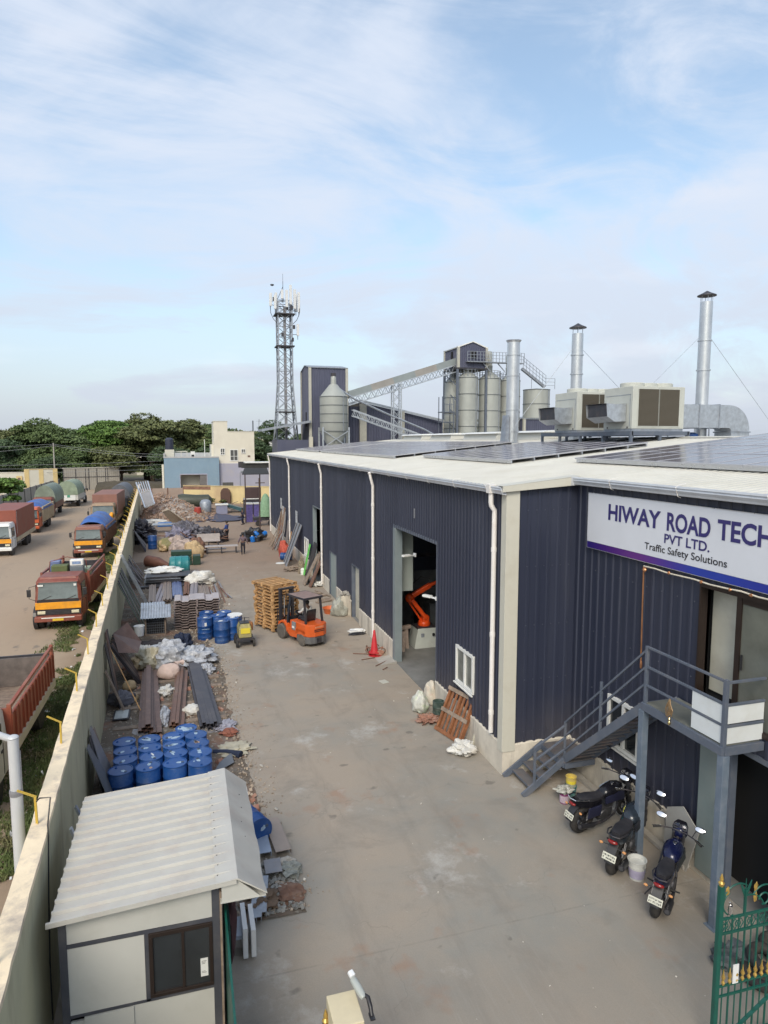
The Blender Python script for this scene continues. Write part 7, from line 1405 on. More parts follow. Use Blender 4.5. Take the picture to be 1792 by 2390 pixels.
    if bed in ('open','tarp'):
        MB().box(-bx,bx,L0,L0+bl,zf_-.08,zf_).build('bed_floor', timber_g, t)
        for s_ in (-1,1):
            sd_ = MB().box(s_*bx-.03,s_*bx+.03,L0,L0+bl,zf_,zf_+bh*.78).build('side_board', bedm, t)
            mb = MB(); n_ = int(bl/.38)
            for i in range(n_+1): yy = L0+.03+(bl-.06)*i/n_; mb.box(s_*(bx+.05)-.025,s_*(bx+.05)+.025,yy-.035,yy+.035,zf_-.05,zf_+bh*.80)
            mb.build('stakes', bedm, sd_); MB().box(s_*bx-.04,s_*bx+.04,L0,L0+bl,zf_+bh*.93,zf_+bh).build('top_rail', bedm, sd_)
            if skirt: MB().box(s_*(bx+.055)-.03,s_*(bx+.055)+.03,L0,L0+bl,zf_-.12,zf_+.14).build('skirt', skirt, sd_)
        for yy in (L0, L0+bl): MB().box(-bx,bx,yy-.035,yy+.035,zf_,zf_+bh*(.95 if yy == L0 else .8)).build('end_board', bedm if yy == L0 else darkst, t)
        for s_ in (-1,1):
            for yy in (L0+.02, L0+bl-.02): MB().box(s_*bx-.05,s_*bx+.05,yy-.05,yy+.05,zf_-.05,zf_+bh+.03).build('corner_post', bedm, t)
    if bed == 'tarp':
        n1, n2 = 18, 10; mb = MB()
        for i in range(n1+1):
            for j in range(n2+1):
                xx = -bx-.08+(2*bx+.16)*j/n2; yy = L0-.12+(bl+.2)*i/n1; e = 1-abs(2*j/n2-1)**2.6; e2 = min(1, 1.6*min(i, n1-i)/n1*3)
                zz = zf_+bh*.78 + (topz-zf_-bh*.78)*e*(.62+.38*e2) + .06*noise.noise(Vector((xx*2,yy*1.3,x)))
                mb.v.append((xx,yy,zz))
        for i in range(n1):
            for j in range(n2): q_ = i*(n2+1)+j; mb.f.append((q_,q_+1,q_+n2+2,q_+n2+1))
        tp_ = mb.build('tarpaulin', topm, t, smooth=60); tp_.modifiers.new('s','SOLIDIFY').thickness = .02; mr_ = MB()
        for i in range(3, n1, 6): mr_.path([Vector(mb.v[i*(n2+1)+j])+Vector((0,0,.02)) for j in range(n2+1)], .010, 5)
        mr_.build('rope', timber_g, tp_)
    if bed == 'box':
        MB().box(-bx,bx,L0,L0+bl,zf_+.28,topz).build('container', bedm, t, bev=.02); mb = MB()
        for s_ in (-1,1): mb.box(s_*bx-.03,s_*bx+.03,L0,L0+bl,zf_-.06,zf_+.27)
        mb.box(-bx+.03,bx-.03,L0+.02,L0+bl-.02,zf_-.05,zf_+.2); mb.build('skirt', skirt or bedm, t); MB().box(bx+.003,bx+.012,L0+.10,L0+.14,zf_+.6,topz-.1).build('corner_strip', white, t)
    if bed == 'canopy':
        MB().box(-bx,bx,L0,L0+bl,zf_,1.75).build('lower_body', bedm, t, bev=.02); n_ = 12
        MB().loft([[(bx*1.02*math.cos(a)*(1+.02*math.sin(yy*3)), yy, 1.7+(topz-1.7)*math.sin(a)**.75) for a in [PI*i/n_ for i in range(n_+1)]] for yy in [L0-.1+(bl+.2)*k_/8 for k_ in range(9)]]).build('canopy', topm, t, smooth=50)
    return t
def box_item(label, name, cat, loc, dims, mat, rz=0, lid=None):
    t = T(name, label, cat, loc, rz); a, b, c = dims; MB().box(-a/2,a/2,-b/2,b/2,0,c).build('body', mat, t, bev=.03)
    if lid: MB().box(-a/2-.01,a/2+.01,-b/2-.01,b/2+.01,c*.78,c*.84).build('band', lid, t)
    return t
tr1 = truck('nearest whole truck, maroon with a yellow front band and luggage on its bed', -6.02, 34.55, -.035, 2.05, 2.52, cabm=maroon, bed='open', bl=5.2, bedm=maroon, bh=1.5, skirt=beige)
m_ = MB(); [m_.box(-.98+.07*i,-.94+.07*i,-.215,-.20,.52,.60) for i in range(8)]; 
MB().box(-.86,-.62,-.04,-.02,2.14,2.22).build('sticker', white, tr1); MB().box(.72,.84,-.04,-.02,2.12,2.22).build('sticker', white, tr1)
truck('truck with yellow band under a blue tarpaulin, second in the row along the wall', -7.35, 55.6, -.03, 2.05, 2.42, cabm=M('rust_brown_cab',(.22,.09,.06),.5,0,.2,3), bandm=yel, bumper=maroon, bed='tarp', bl=5.6, bedm=rustm, bh=1.3, topm=tarpb, topz=3.02)
t3 = truck('tall tan truck with a brown covered load behind the blue tarpaulin truck', -8.1, 72.3, -.02, 2.25, 2.75, cabm=tanc, bandm=M('tan_band',(.30,.22,.16),.5,0,.1,2), bumper=tanc, bed='box', bl=7.6, bedm=tarpn, skirt=tanc, topz=3.55)
MB().path([(.9,-.1,1.25),(.75,-.25,1.5),(.9,-.1,1.85)],[.12,.25,.14],10).build('yellow_bag', yel, t3, smooth=True)
truck('white cabbed truck with a long brick red container, at the left edge', -14.45, 58.3, .02, 2.35, 2.55, cabm=white, bandm=yel, bumper=white, bed='box', bl=7.6, bedm=boxr, skirt=beige, topz=3.45, axle2=True)
truck('orange cabbed truck with a beige bed and blue tarpaulin behind the container truck', -15.1, 72.4, .02, 2.3, 2.5, cabm=orr, bandm=orr, bumper=orr, bed='tarp', bl=6.4, bedm=beige, bh=1.5, topm=tarpb, topz=2.85, axle2=True)
truck('small orange truck with a rounded green canopy, third of the left row', -16.2, 86.4, .02, 2.2, 2.4, cabm=maroon, bandm=yel, bumper=orr, bed='canopy', bl=6.5, bedm=rustm, topm=tarpg, topz=3.75)
# rear-facing white truck with a half green canopy
t8 = truck('white backed truck seen from behind under a green and brown cover, farthest in the lot', -15.6, 108.0, PI, 2.6, 2.4, cabm=white, bandm=white, bumper=white, bed='canopy', bl=6.2, bedm=M('white_body',(.50,.49,.46),.5,0,.08,2), topm=M('pale_green_tarp',(.23,.28,.20),.6,0,.25,1.2,bump=.3), topz=3.6)
MB().box(-1.05,.85,8.02,8.10,.95,2.35).build('tail_gate', white, t8); MB().box(-.35,.0,8.10,8.13,1.35,1.8).build('tail_sign', M('green_sign',(.08,.3,.2),.5,0,.1), t8)
truck('dark covered truck half hidden behind the tall tan one', -7.6, 82.8, -.02, 2.3, 2.6, cabm=darkst, bandm=darkst, bumper=darkst, bed='canopy', bl=6, bedm=maroon, topm=tarpd, topz=3.9)
tr9 = truck('red open truck with a slatted side, cut by the left edge beside the white pole', -5.75, 17.0, -.015, 2.2, 2.3, cabd=1.7, cabm=M('dull_white_cab',(.45,.43,.40),.5,0,.1,2,dirt=(.35,.15,.08),da=.5), bandm=orr, bumper=white, bed='open', bl=5.3, bedm=M('truck_brick_red',(.27,.065,.035),.55,0,.12,2.5,dirt=(.35,.2,.14),da=.35), bh=1.25, skirt=M('pale_post',(.48,.42,.34),.7,0,.1,3))
MB().box(-1.1,1.1,6.95,7.02,.96,1.9).build('plank_wall', M('grey_planks',(.13,.11,.10),.8,0,.25,4), tr9)
MB().path([(.9,1.75,1.9),(.6,1.0,2.0),(.2,.3,1.9)],.03,6).build('blue_rope', M('blue_rope',(.05,.16,.2),.6,0,.2), tr9)
# things carried on the bed of the nearest truck
box_item('olive green crate roped behind the maroon cab', 'crate', 'crate', (-6.25,36.9,1.0), (.75,.6,1.75), M('olive_cloth',(.10,.12,.045),.7,0,.2,5,bump=.3))
box_item('slate grey box with a white printed label on the truck bed', 'storage_box', 'box', (-5.45,36.9,1.0), (.62,.6,1.7), M('slate_box',(.13,.15,.17),.5,0,.15,4))
b_ = box_item('white printed carton on top of the slate box', 'carton', 'box', (-5.45,36.85,2.71), (.62,.4,.30), white); MB().box(-.2,.2,-.215,-.205,.08,.22).build('print', M('blue_print',(.2,.28,.45),.5,0,.3,12), b_)
box_item('blue grey folded machine at the left of the load on the nearest truck', 'machine_part', 'machine', (-6.65,38.0,1.0), (.5,.5,1.8), pr2)
box_item('pale green flat case on the right of the truck bed', 'flat_case', 'box', (-5.15,37.6,1.0), (.45,.9,1.45), M('pale_green',(.36,.40,.26),.6,0,.1,3))
t = T('load_hoop', 'thin red hoop frame arching over the load of the nearest truck', 'frame', (0,0,0)); MB().path([(-6.95,37.4,1.5),(-6.8,37.4,2.85),(-6.0,37.5,3.05),(-5.1,37.4,2.85),(-5.0,37.4,1.5)],.025,6).build('hoop', maroon, t)
# white pole by the wall
t = T('lamp_pole', 'white steel pole with a bent arm just outside the wall at the left edge', 'pole', (-2.86, 11.9, 0)); pw = M('pole_white', (.55,.56,.58), .35, .1, .05, 2, dirt=(.4,.4,.42), da=.3)
MB().tube((0,0,0),(0,0,3.2),.095,n=18).build('shaft', pw, t, smooth=True); MB().tube((0,0,3.18),(0,0,4.12),.085,n=18).build('upper_shaft', pw, t, smooth=True); MB().lathe([(.10,3.14),(.105,3.2),(.10,3.24)],18).build('collar', greym, t)
MB().path([(.03,0,4.06),(-.06,0,4.13),(-.35,-.03,4.30),(-.8,-.05,4.40),(-1.3,-.05,4.42)],[.05,.055,.055,.05,.05],12).build('arm', pw, t, smooth=True); MB().tube((.09,.0,0),(.09,0,3.9),.012,n=6).build('conduit', greym, t); MB().ball((0,0,4.14),(.09,.09,.04),14,6).build('cap', pw, t, smooth=True)
# ================================================================ FAR END OF THE YARD
fm = M('fence_sheet', (.32,.30,.265), .7, 0, .08, .6, dirt=(.22,.19,.16), da=.4, ds=.8); yw = M('yellow_wall_plaster', (.62,.50,.27), .85, 0, .08, .5, bump=.1, dirt=(.33,.20,.15), da=.5, ds=.5, streak=.6)
def wall_line(label, name, cat, p, q, h, th, mat, posts=0, pm_=None, pw_=.3, ph=.15, cap=None):
    t = T(name, label, cat, (p[0], p[1], 0)); d = Vector((q[0]-p[0], q[1]-p[1], 0)); L_ = d.length; t.rotation_euler = (0,0,math.atan2(d.y, d.x))
    MB().box(0, L_, -th/2, th/2, -.05, h).build('wall_face', mat, t)
    for i in range(posts+1 if posts else 0): x_ = L_*i/posts; MB().box(x_-pw_/2, x_+pw_/2, -th/2-.06, th/2+.06, -.05, h+ph).build('pier', pm_ or mat, t)
    if cap: MB().box(-.05, L_+.05, -th/2-.08, th/2+.08, h, h+.10).build('coping', cap, t)
    return t
wl = wall_line('plain yellow wall with a brown stained left end across the far yard', 'yellow_wall', 'wall', (-.27,102.8), (11.6,97.2), 2.45, .25, yw, cap=M('yellow_coping',(.55,.45,.25),.85,0,.1,2))
MB().box(-.02,4.2,-.14,-.128,1.95,2.62).build('stained_top', M('stained_brick',(.20,.11,.08),.9,0,.35,2.5,bump=.3), wl)
wall_line('pinkish grey sheet fence with rusty posts between the wall end and the yellow wall', 'sheet_fence', 'fence', (-9.2,101.7), (-.35,102.8), 2.2, .08, M('pinkish_sheet',(.34,.265,.225),.7,0,.1,.7,dirt=(.24,.17,.14),da=.4), 4, rustm, .14, .06)
fl = wall_line('pale sheet gate and fence closing the far end of the truck lot', 'sheet_gate', 'fence', (-21.5,134.4), (-12.0,136.4), 4.0, .1, fm)
mb = MB(); L_ = 9.7
for i in range(int(L_/.35)): mb.box(.2+.35*i,.24+.35*i,-.075,-.05,.1,3.95)
mb.build('sheet_ribs', M('fence_rib',(.24,.22,.19),.7,0,.1), fl); mb = MB()
for x_ in (0,2.1,3.75,4.3,5.7,7.2,7.6,9.7): mb.box(x_-.05,x_+.05,-.13,-.076,0,4.05)
mb.build('gate_posts', darkst, fl); MB().box(0,9.7,-.12,-.08,2.35,2.45).build('mid_rail', darkst, fl); MB().box(-.1,9.8,-.15,.1,4.0,4.15).build('top_rail', M('fence_cap',(.42,.39,.34),.6,0,.1), fl)
wall_line('grey sheet fence running along the left side of the truck lot', 'side_fence', 'fence', (-22.6,88), (-22.2,134.4), 2.15, .1, M('side_sheet',(.30,.29,.265),.7,0,.1,.5,dirt=(.2,.18,.15),da=.4), 12, darkst, .12, .05)
cwm = M('cream_wall',(.55,.53,.46),.85,0,.06,.6,dirt=(.38,.34,.27),da=.4); cy_ = M('cream_pier',(.58,.45,.22),.85,0,.1,1)
c_ = wall_line('white compound wall with cream yellow piers behind the leafy bush', 'compound_wall', 'wall', (-36,128), (-26.2,128), 3.65, .3, cwm, cap=cwm)
c_ = wall_line('taller cream pillared wall section at the corner of the lot', 'compound_wall', 'wall', (-26.2,128), (-22.0,129.5), 4.15, .35, cwm, 2, cy_, .7, .1, cap=cy_)
t = T('wall_plaque', 'small cream square plaque on the compound wall', 'plaque', (-27.3,127.7,2.6)); MB().box(-.45,.45,-.08,0,-.5,.5).build('plaque', cy_, t); MB().box(-.2,.2,-.1,-.08,-.25,.2).build('inset', brownm, t)  # plain plaque in the cream of the piers, with a brown inset
def pole(label, x, y, h, arm=0, r_=.10):
    t = T('utility_pole', label, 'pole', (x,y,0)); MB().tube((0,0,0),(0,0,h),r_,r_*.7,8).build('shaft', concm, t)
    if arm: MB().box(-arm/2,arm/2,-.05,.05,h-.5,h-.4).build('crossarm', darkst, t)
    return t
pole('slender pale utility pole standing at the left end of the sheet gate', -22.8, 134.0, 8.7, 1.2, .14)
t = T('power_lines', 'thin overhead wires strung in front of the dark trees', 'wires', (0,0,0)); mb = MB()
for k_, (xa, ya, za, xb, yb, zb_) in enumerate(((-60,128,9.2,-22.8,134,8.5),(-60,128,6.6,-22.8,134,8.2),(-22.8,134,8.5,6,125,6.9),(-22.8,134,8.2,6,125,6.3),(-60,130,4.4,6,128,4.5),(-60,130,5.0,6,128,5.3),(-60,130,5.6,6,128,6.0))):
    mb.path([(xa+(xb-xa)*i/10, ya+(yb-ya)*i/10, za+(zb_-za)*i/10-.9*(1-(2*i/10-1)**2)) for i in range(11)], .022, 4)
mb.build('wire', M('wire_grey',(.30,.31,.32),.5,.2,.05), t)
# rubble heap
hp = T('rubble_heap', 'big heap of red earth and pale gravel by the far end of the wall', 'rubble heap', (0,0,0)); k = NT('heap_earth'); a = k.noise(.9,7,.7); v = k.t.nodes.new('ShaderNodeTexVoronoi'); v.inputs['Scale'].default_value = 3.2; k.t.links.new(k.co, v.inputs['Vector']); sc2 = k.t.nodes.new('ShaderNodeSeparateColor'); k.t.links.new(v.outputs['Color'], sc2.inputs[0])
gx_ = k.mr(k.ma('ADD', k.x, k.ma('MULTIPLY', k.noise(.5,4), 2.5)), -2.6, -.6)
hc_ = k.mix(gx_, k.mix(a,(.22,.10,.065),(.33,.20,.14)), k.mix(a,(.19,.15,.13),(.36,.30,.26))); hc_ = k.mix(k.ma('MULTIPLY', k.mr(sc2.outputs[0],.62,.72,0,.75), k.mr(gx_,0,1,.15,1)), hc_, (.48,.43,.38))
hm = k.fin(hc_, .95, k.ma('ADD', a, sc2.outputs[1]), .9, .15)
mb = MB(); n1, n2 = 60, 44
for i in range(n1+1):
    for j in range(n2+1):
        x = -5.4+8.4*i/n1; y = 76.5+20*j/n2
        hh = 2.5*math.exp(-((x+3.2)/2.2)**2-((y-85.5)/5.5)**2) + 1.3*math.exp(-((x+.2)/2.0)**2-((y-84)/5)**2) + .25*noise.noise(Vector((x*1.1,y*.8,0))) + .12*noise.noise(Vector((x*3,y*2,4)))
        e = min(1, min(i,n1-i)/5, min(j,n2-j)/5); mb.v.append((x, y, max(hh*e, 0)-.02))
for i in range(n1):
    for j in range(n2): q_ = i*(n2+1)+j; mb.f.append((q_,q_+n2+1,q_+n2+2,q_+1))
mb.build('heap', hm, hp, smooth=60)
def f7(r): 
    x = r.uniform(-5,3.5); y = r.uniform(77,93); hh = 2.5*math.exp(-((x+3.2)/2.2)**2-((y-85.5)/5.5)**2) + 1.3*math.exp(-((x+.2)/2.0)**2-((y-84)/5)**2); return x, y, hh+.05
scatter('heap_stones', 2200, f7, (.03,.15), M('heap_stone',(.29,.20,.15),.95,0,.5,1.5,bump=.3), 31, 'pale stones and bricks over the far rubble heap', 'rubble')
t = T('broken_slab', 'large cream broken board propped on the front of the rubble heap', 'board', (0,0,0)); MB().add([G(378,1192,1.9),G(393,1187,2.1),G(437,1218,.5),G(432,1224,.1),G(408,1226,.1)]+[p_-Vector((0,0,.12)) for p_ in (G(378,1192,1.9),G(393,1187,2.1),G(437,1218,.5),G(432,1224,.1),G(408,1226,.1))],[(0,1,2,3,4),(9,8,7,6,5),(0,5,6,1),(1,6,7,2),(2,7,8,3),(3,8,9,4),(4,9,5,0)]).build('board', M('cream_board',(.50,.44,.36),.8,0,.15,1,dirt=(.3,.2,.15),da=.5), t)
heap('white plastic sheet at the wall foot in front of the red earth','plastic_sheet','plastic film',345,1226,(2.1,1.3,.35),wsack,51,.5,2)
q = G(398,1228); t = T('blue_trough', 'long bright blue plastic trough in front of the rubble heap', 'trough', (q.x,q.y,0)); MB().box(-1.3,1.0,-.4,.4,0,.42).build('body', M('bright_blue',(.01,.13,.42),.4,0,.1), t, bev=.06); MB().box(1.0,1.7,-.35,.4,0,.25).build('end', blackp, t, bev=.04)
q = G(400,1242); t = T('work_table', 'long low metal table with thin legs near the blue trough', 'table', (q.x,q.y,0)); MB().box(-1.7,1.6,-.8,.6,.80,.86).build('tabletop', galv, t); [MB().box(x-.03,x+.03,y-.03,y+.03,0,.80).build('leg', darkst, t) for x in (-1.65,1.55) for y in (-.75,.55)]
q = G(445,1186); t = T('dark_tank', 'dark green tank lying on its side at the back of the heap', 'tank', (1.2,89.5,0)); o = MB().lathe([(.9,-2.2),(.95,-1.9),(1.0,-1.7),(.85,0),(.85,1.6),(.4,2.0)],22,(0,0,1.3),'X').build('shell', M('dark_green_tank',(.05,.055,.04),.5,0,.25,3), t, smooth=True); MB().lathe([(.85,-2.22),(.8,-2.0)],22,(0,0,1.3),'X').build('opening', blackp, t)
q = G(478,1200); t = T('grey_drum', 'dull grey drum leaning behind the red drum', 'drum', (2.3,86.0,0)); MB().lathe([(.6,0),(.7,.3),(.7,1.4),(.5,1.7),(.2,1.8)],20).build('shell', galv_d, t, smooth=True)
t = T('blue_white_box', 'small white topped blue box on the ground at the edge of the rubble', 'box', (4.3,85.6,0)); MB().box(-.75,.6,-.5,.5,0,1.1).build('body', M('violet_grey_box',(.22,.23,.33),.5,0,.1), t, bev=.03); MB().box(-.85,.7,-.6,.6,1.1,1.22).build('lid', white, t)
t = T('teal_sheet', 'dark teal folded sheet lying right of the small white topped box', 'sheet', (6.1,87,0)); MB().prism([(-1.6,.9),(-1.4,1.2),(1.9,.15),(1.9,0),(1.0,0)],'y',-.8,.8).build('sheet', M('teal_sheet',(.04,.10,.12),.4,0,.2), t)
t = T('navy_tarpaulin', 'dark navy tarpaulin spread flat on the yard', 'tarpaulin', (3.6,80.0,.02)); MB().blob((0,0,0),(3.2,3.2,.12),61,.7,1.6,40,10).build('tarpaulin', M('navy_tarp',(.05,.05,.085),.6,0,.3,1.5), t, smooth=60)
t = T('arched_shutter', 'dark brown round topped shutter standing against the yellow wall', 'shutter', (5.5,99.3,0)); t.rotation_euler = (0,0,-.44); MB().prism([(-.75,.1),(.75,.1),(.75,1.6),(.6,2.0),(.3,2.25),(-.3,2.25),(-.6,2.0),(-.75,1.6)],'y',-.12,.12).build('leaf', M('shutter_brown',(.085,.045,.035),.7,0,.2,3), t, bev=.03)
rn = random.Random(77)
heapm = [M('scrap_grey',(.13,.125,.15),.6,.1,.4,3,bump=.4), M('scrap_dark',(.05,.048,.06),.6,.1,.4,3,bump=.4), M('scrap_rag',(.20,.19,.25),.8,0,.4,4,bump=.5)]
for i,(px,py,rx,ry,rz2,mi,lb) in enumerate(((418,1268,1.1,1.3,.9,2,'violet grey tangle of scrap and rope at the left of the big scrap heap'),(445,1262,1.2,1.2,1.1,0,'grey crumpled scrap in the middle of the big scrap heap'),(468,1262,1.3,.9,.8,1,'dark scrap metal at the centre right of the heap'),(492,1262,1.2,.8,.8,1,'dark tangled bars at the right end of the scrap heap near the person in blue'),(430,1248,1.1,.8,.9,0,'grey scrap at the back of the heap behind the violet tangle'),(325,1262,1.2,2.3,1.3,1,'black plastic and scrap heaped against the wall behind the lone drum'),(505,1266,.6,.5,.9,1,'small dark scrap pile beside the standing person in blue'))):
    q = G(px,py); t = T('scrap_heap', lb, 'scrap', (q.x,q.y,0), group='scrap heaps in the middle of the yard'); MB().blob((0,0,0),(rx,ry,rz2*.9),i+70,.62,3.6,56,30).build('heap', heapm[mi], t, smooth=30); mb = MB()
    for _ in range(46): a = Vector((rn.uniform(-rx,rx),rn.uniform(-ry,ry),rn.uniform(.1,rz2))); b = a+Vector((rn.uniform(-.9,.9),rn.uniform(-.6,.6),rn.uniform(-.3,.5))); b.z = max(b.z,.05); mb.tube(a,b,rn.uniform(.02,.05),n=5)
    mb.build('bars', (rustm, darkst, greym)[i % 3], t)
for px,py,m_,lb in ((412,1285,M('patterned_sack',(.34,.27,.24),.7,0,.5,3.5,bump=.3),'first patterned sack in front of the scrap heap, with a white top'),(433,1294,M('patterned_sack',(0,0,0)),'tall patterned sack standing in the middle of the sack row'),(452,1302,tan,'beige sack at the right of the sack row with a rusty cover'),(460,1290,rustm,'rusty brown crumpled cover over the sacks'),(418,1300,M('patterned_sack',(0,0,0)),'short patterned sack behind the dark green crates')):
    heap(lb,'sack','sack',px,py,(.75,.6,.85),m_,int(px),.3,1.8,group='sacks in front of the scrap heap')
heap('curled tan pipe offcut beside the olive tub','pipe_offcut','scrap',382,1285,(.4,.8,.5),tan,81,.5,1.6)
heap('upturned olive tub beside the curled pipe','tub','tub',396,1284,(1.0,.8,.7),M('olive_tub',(.19,.17,.07),.6,0,.2),82,.15,1)
for i,(px,py,ww,lb) in enumerate(((487,1278,1.9,'white metal bench on the left, with a slatted back'),(517,1291,2.6,'long low grey metal bench in the foreground of the pair'))):
    q = G(px,py); t = T('metal_bench', lb, 'bench', (q.x,q.y,0), group='metal benches in the yard'); MB().box(-ww/2,ww/2,-.3,.3,.55,.62).build('seat', M('bench_grey',(.42,.38,.37),.5,.1,.1), t); [MB().box(x-.04,x+.04,-.25,.25,0,.55).build('leg', darkst, t) for x in (-ww/2+.15,0,ww/2-.15)]
    if i == 0: MB().box(-ww/2,ww/2,.3,.36,.62,1.15).build('backrest', M('bench_grey',(0,0,0)), t)
    else: MB().box(-ww/2-.8,ww/2-.9,.1,.6,.28,.34).build('shelf', M('bench_grey',(0,0,0)), t)
q = G(412,1205,.0); rn = random.Random(3); t = T('driftwood', 'pale sticks and boards strewn along the back of the yard', 'timber', (0,0,0))
for i in range(34): a = Vector((rn.uniform(-.5,8.5),rn.uniform(88,97),.1)); MB().bar(a, a+Vector((rn.uniform(-2,2),rn.uniform(-1,1),rn.uniform(0,.5))), .12,.06).build('stick', (timber_g, M('pale_timber',(0,0,0)))[i%2], t)
# pile of blue canisters by the warehouse corner
cn0 = None; rn = random.Random(12)
for i in range(14):
    lb = 'blue plastic canister with a white cap in the pile near the warehouse corner'
    if cn0 is None:
        cn0 = T('canister', lb, 'canister', (0,0,0), group='canisters piled near the warehouse corner'); MB().lathe([(.20,0),(.22,.04),(.22,.42),(.12,.52)],14).build('body', M('canister_blue',(.01,.14,.50),.35,0,.2,5), cn0, smooth=True); MB().lathe([(.07,.52),(.07,.58)],10).build('cap', white, cn0); o = cn0
    else: o = dup(cn0)
    q = G(598+rn.uniform(-8,16),1263+rn.uniform(-10,5)); o.location = (q.x,q.y,.02+.25*(i%3)); o.rotation_euler = (rn.uniform(-1.3,1.3),rn.uniform(-1,1),rn.uniform(0,6))
heap('black sacks mixed with white jars under the blue canisters','bag_pile','bags',590,1262,(.9,.8,.7),blackp,91,.6,2)
# canopy shed at the far corner
cn = T('canopy_shed', 'dark open sided canopy on thin brown posts beyond the warehouse corner', 'shed', (0,0,0)); pbr = M('post_brown',(.07,.045,.04),.6,.1,.15)
for x,y in ((6.25,74.6),(7.05,67.6),(8.0,76)): MB().box(x-.06,x+.06,y-.06,y+.06,0,5.35).build('post', pbr, cn)
MB().lathe([(.3,0),(.32,.08),(.05,.1)],14,(7.05,67.6,0)).build('footing', concm, cn)
MB().add([(5.95,74.8,5.35),(8.9,74.8,5.35),(8.9,79,6.6),(6.9,79,6.6),(5.95,74.8,5.42),(8.9,74.8,5.42),(8.9,79,6.67),(6.9,79,6.67)],[(0,1,2,3),(7,6,5,4),(0,4,5,1),(1,5,6,2),(2,6,7,3),(3,7,4,0)]).build('lower_roof', M('canopy_dark',(.03,.03,.03),.7,0,.3,2), cn)
MB().box(5.6,9.0,70.5,72.5,6.25,6.75).build('upper_beam', M('canopy_dark',(0,0,0)), cn); MB().box(5.9,9.1,70.3,72.6,6.76,6.86).build('roof_edge', white, cn); MB().box(5.3,5.8,70.6,71.2,6.3,6.9).build('beam_end', darkst, cn)
MB().bar((7.1,72,4.6),(8.1,72,4.6),.08).build('rail', pbr, cn)
t = T('purple_frame_stack', 'purple mesh crates with white tops under the canopy', 'crates', (6.35,76.0,0)); pm2 = M('purple_mesh',(.10,.08,.25),.6,0,.4,5)
for x in (0,.9): o = MB().box(x,x+.75,-.4,.4,0,2.0).build('crate', pm2, t, bev=.02); MB().box(x-.03,x+.78,-.43,.43,2.0,2.15).build('top', white, o)
t = T('green_gown', 'pale green cloth hanging over a dark cart at the warehouse corner', 'cloth', (8.15,72.2,1.0)); MB().lathe([(.75,0),(.7,.6),(.55,1.3),(.40,2.0),(.2,2.35),(.02,2.45)],18).build('cloth', M('pale_green_cloth',(.20,.33,.21),.7,0,.25,5,bump=.4), t, smooth=60)
t = T('hand_cart', 'dark cart under the pale green cloth', 'cart', (8.0,72.2,0)); MB().box(-1.2,.9,-.5,.5,.6,.95).build('tray', darkst, t, bev=.02); [MB().lathe([(.2,-.05),(.3,-.05),(.3,.05),(.2,.05)],16,(x,-.5,.3),'Y').build('wheel', blackm, t) for x in (-.7,.6)]
t = T('stacked_cabinets', 'dark stacked cabinets in the shade behind the brown posts', 'cabinets', (7.9,84,0)); MB().box(-1.1,.9,-.5,.5,0,2.0).build('cabinet', darkst, t); MB().box(-.9,1.0,-.5,.5,2.0,3.3).build('cabinet', M('brown_black',(.06,.035,.035),.6), t); MB().box(-1.15,.95,-.55,-.5,1.9,2.0).build('shelf', white, t)
# ---- houses beyond the yellow wall
bh_ = T('blue_house', 'flat roofed pale blue house with a recessed opening behind the yellow wall', 'house', (0,110,0)); blu = M('house_blue',(.21,.30,.39),.85,0,.06,.5,dirt=(.28,.36,.42),da=.3); crm = M('house_cream',(.66,.62,.53),.85,0,.05,.4,dirt=(.48,.42,.34),da=.4,ds=.4,streak=.5); lil2 = M('house_lilac',(.36,.36,.45),.85,0,.06,.4,dirt=(.42,.38,.36),da=.4)
mb = MB(); mb.box(-3.15,-.75,0,8,0,6.4); mb.box(3.25,5.2,0,8,0,6.4); mb.box(-.75,3.25,0,8,3.75,6.4); mb.build('walls', blu, bh_); MB().box(-.75,3.25,2.2,2.4,0,3.75).build('recess_wall', crm, bh_); MB().box(2.2,3.25,.1,2.2,0,3.75).build('side_recess', M('recess_grey',(.16,.15,.15),.9), bh_)
mb = MB(); mb.box(-3.2,5.25,-.05,.2,6.4,6.6); mb.box(-3.2,-3.0,.2,8,6.4,7.1); mb.box(-3.0,5.25,7.8,8,6.4,7.1); mb.build('parapet', M('parapet_grey',(.42,.42,.43),.85,0,.08), bh_); MB().box(-3.5,-3.2,.2,1.0,0,5.4).build('side_pillar', crm, bh_)
fr3 = MB(); fr3.box(-.85,3.35,-.04,.0,3.75,3.9); fr3.box(-.85,-.75,-.04,.0,0,3.75); fr3.box(3.25,3.35,-.04,.0,0,3.75); fr3.build('opening_frame', lil2, bh_)
t = T('water_tank', 'black water tank on a white plinth on the blue house roof', 'water tank', (-2.3,112,6.4)); MB().box(-.7,.7,-.6,.6,0,1.3).build('plinth', cwm, t); MB().lathe([(.6,1.3),(.62,1.5),(.62,2.9),(.45,3.1),(.2,3.15)],20).build('tank', M('tank_black',(.03,.035,.06),.5,0,.1), t, smooth=True)
t = T('roof_pipe', 'thin pale pole on the roof of the blue house', 'pole', (3.1,112,6.4)); MB().tube((0,0,0),(0,0,2.9),.06,n=6).build('pipe', white, t)
t = T('roof_box', 'small white box with a dark side on the blue house roof', 'box', (1.2,111,6.4)); MB().box(-.3,.35,-.3,.3,0,1.0).build('box', white, t); MB().box(-.2,.25,-.33,-.3,.05,.5).build('vent', blackp, t)
t = T('roof_railing', 'low cream railing at the back of the blue house roof', 'railing', (0,113,6.4)); MB().box(-1.6,.4,0,.1,.9,1.05).build('top_rail', cwm, t); [MB().box(x,x+.1,0,.1,0,.9).build('baluster', cwm, t) for x in (-1.6,-.6,.3)]
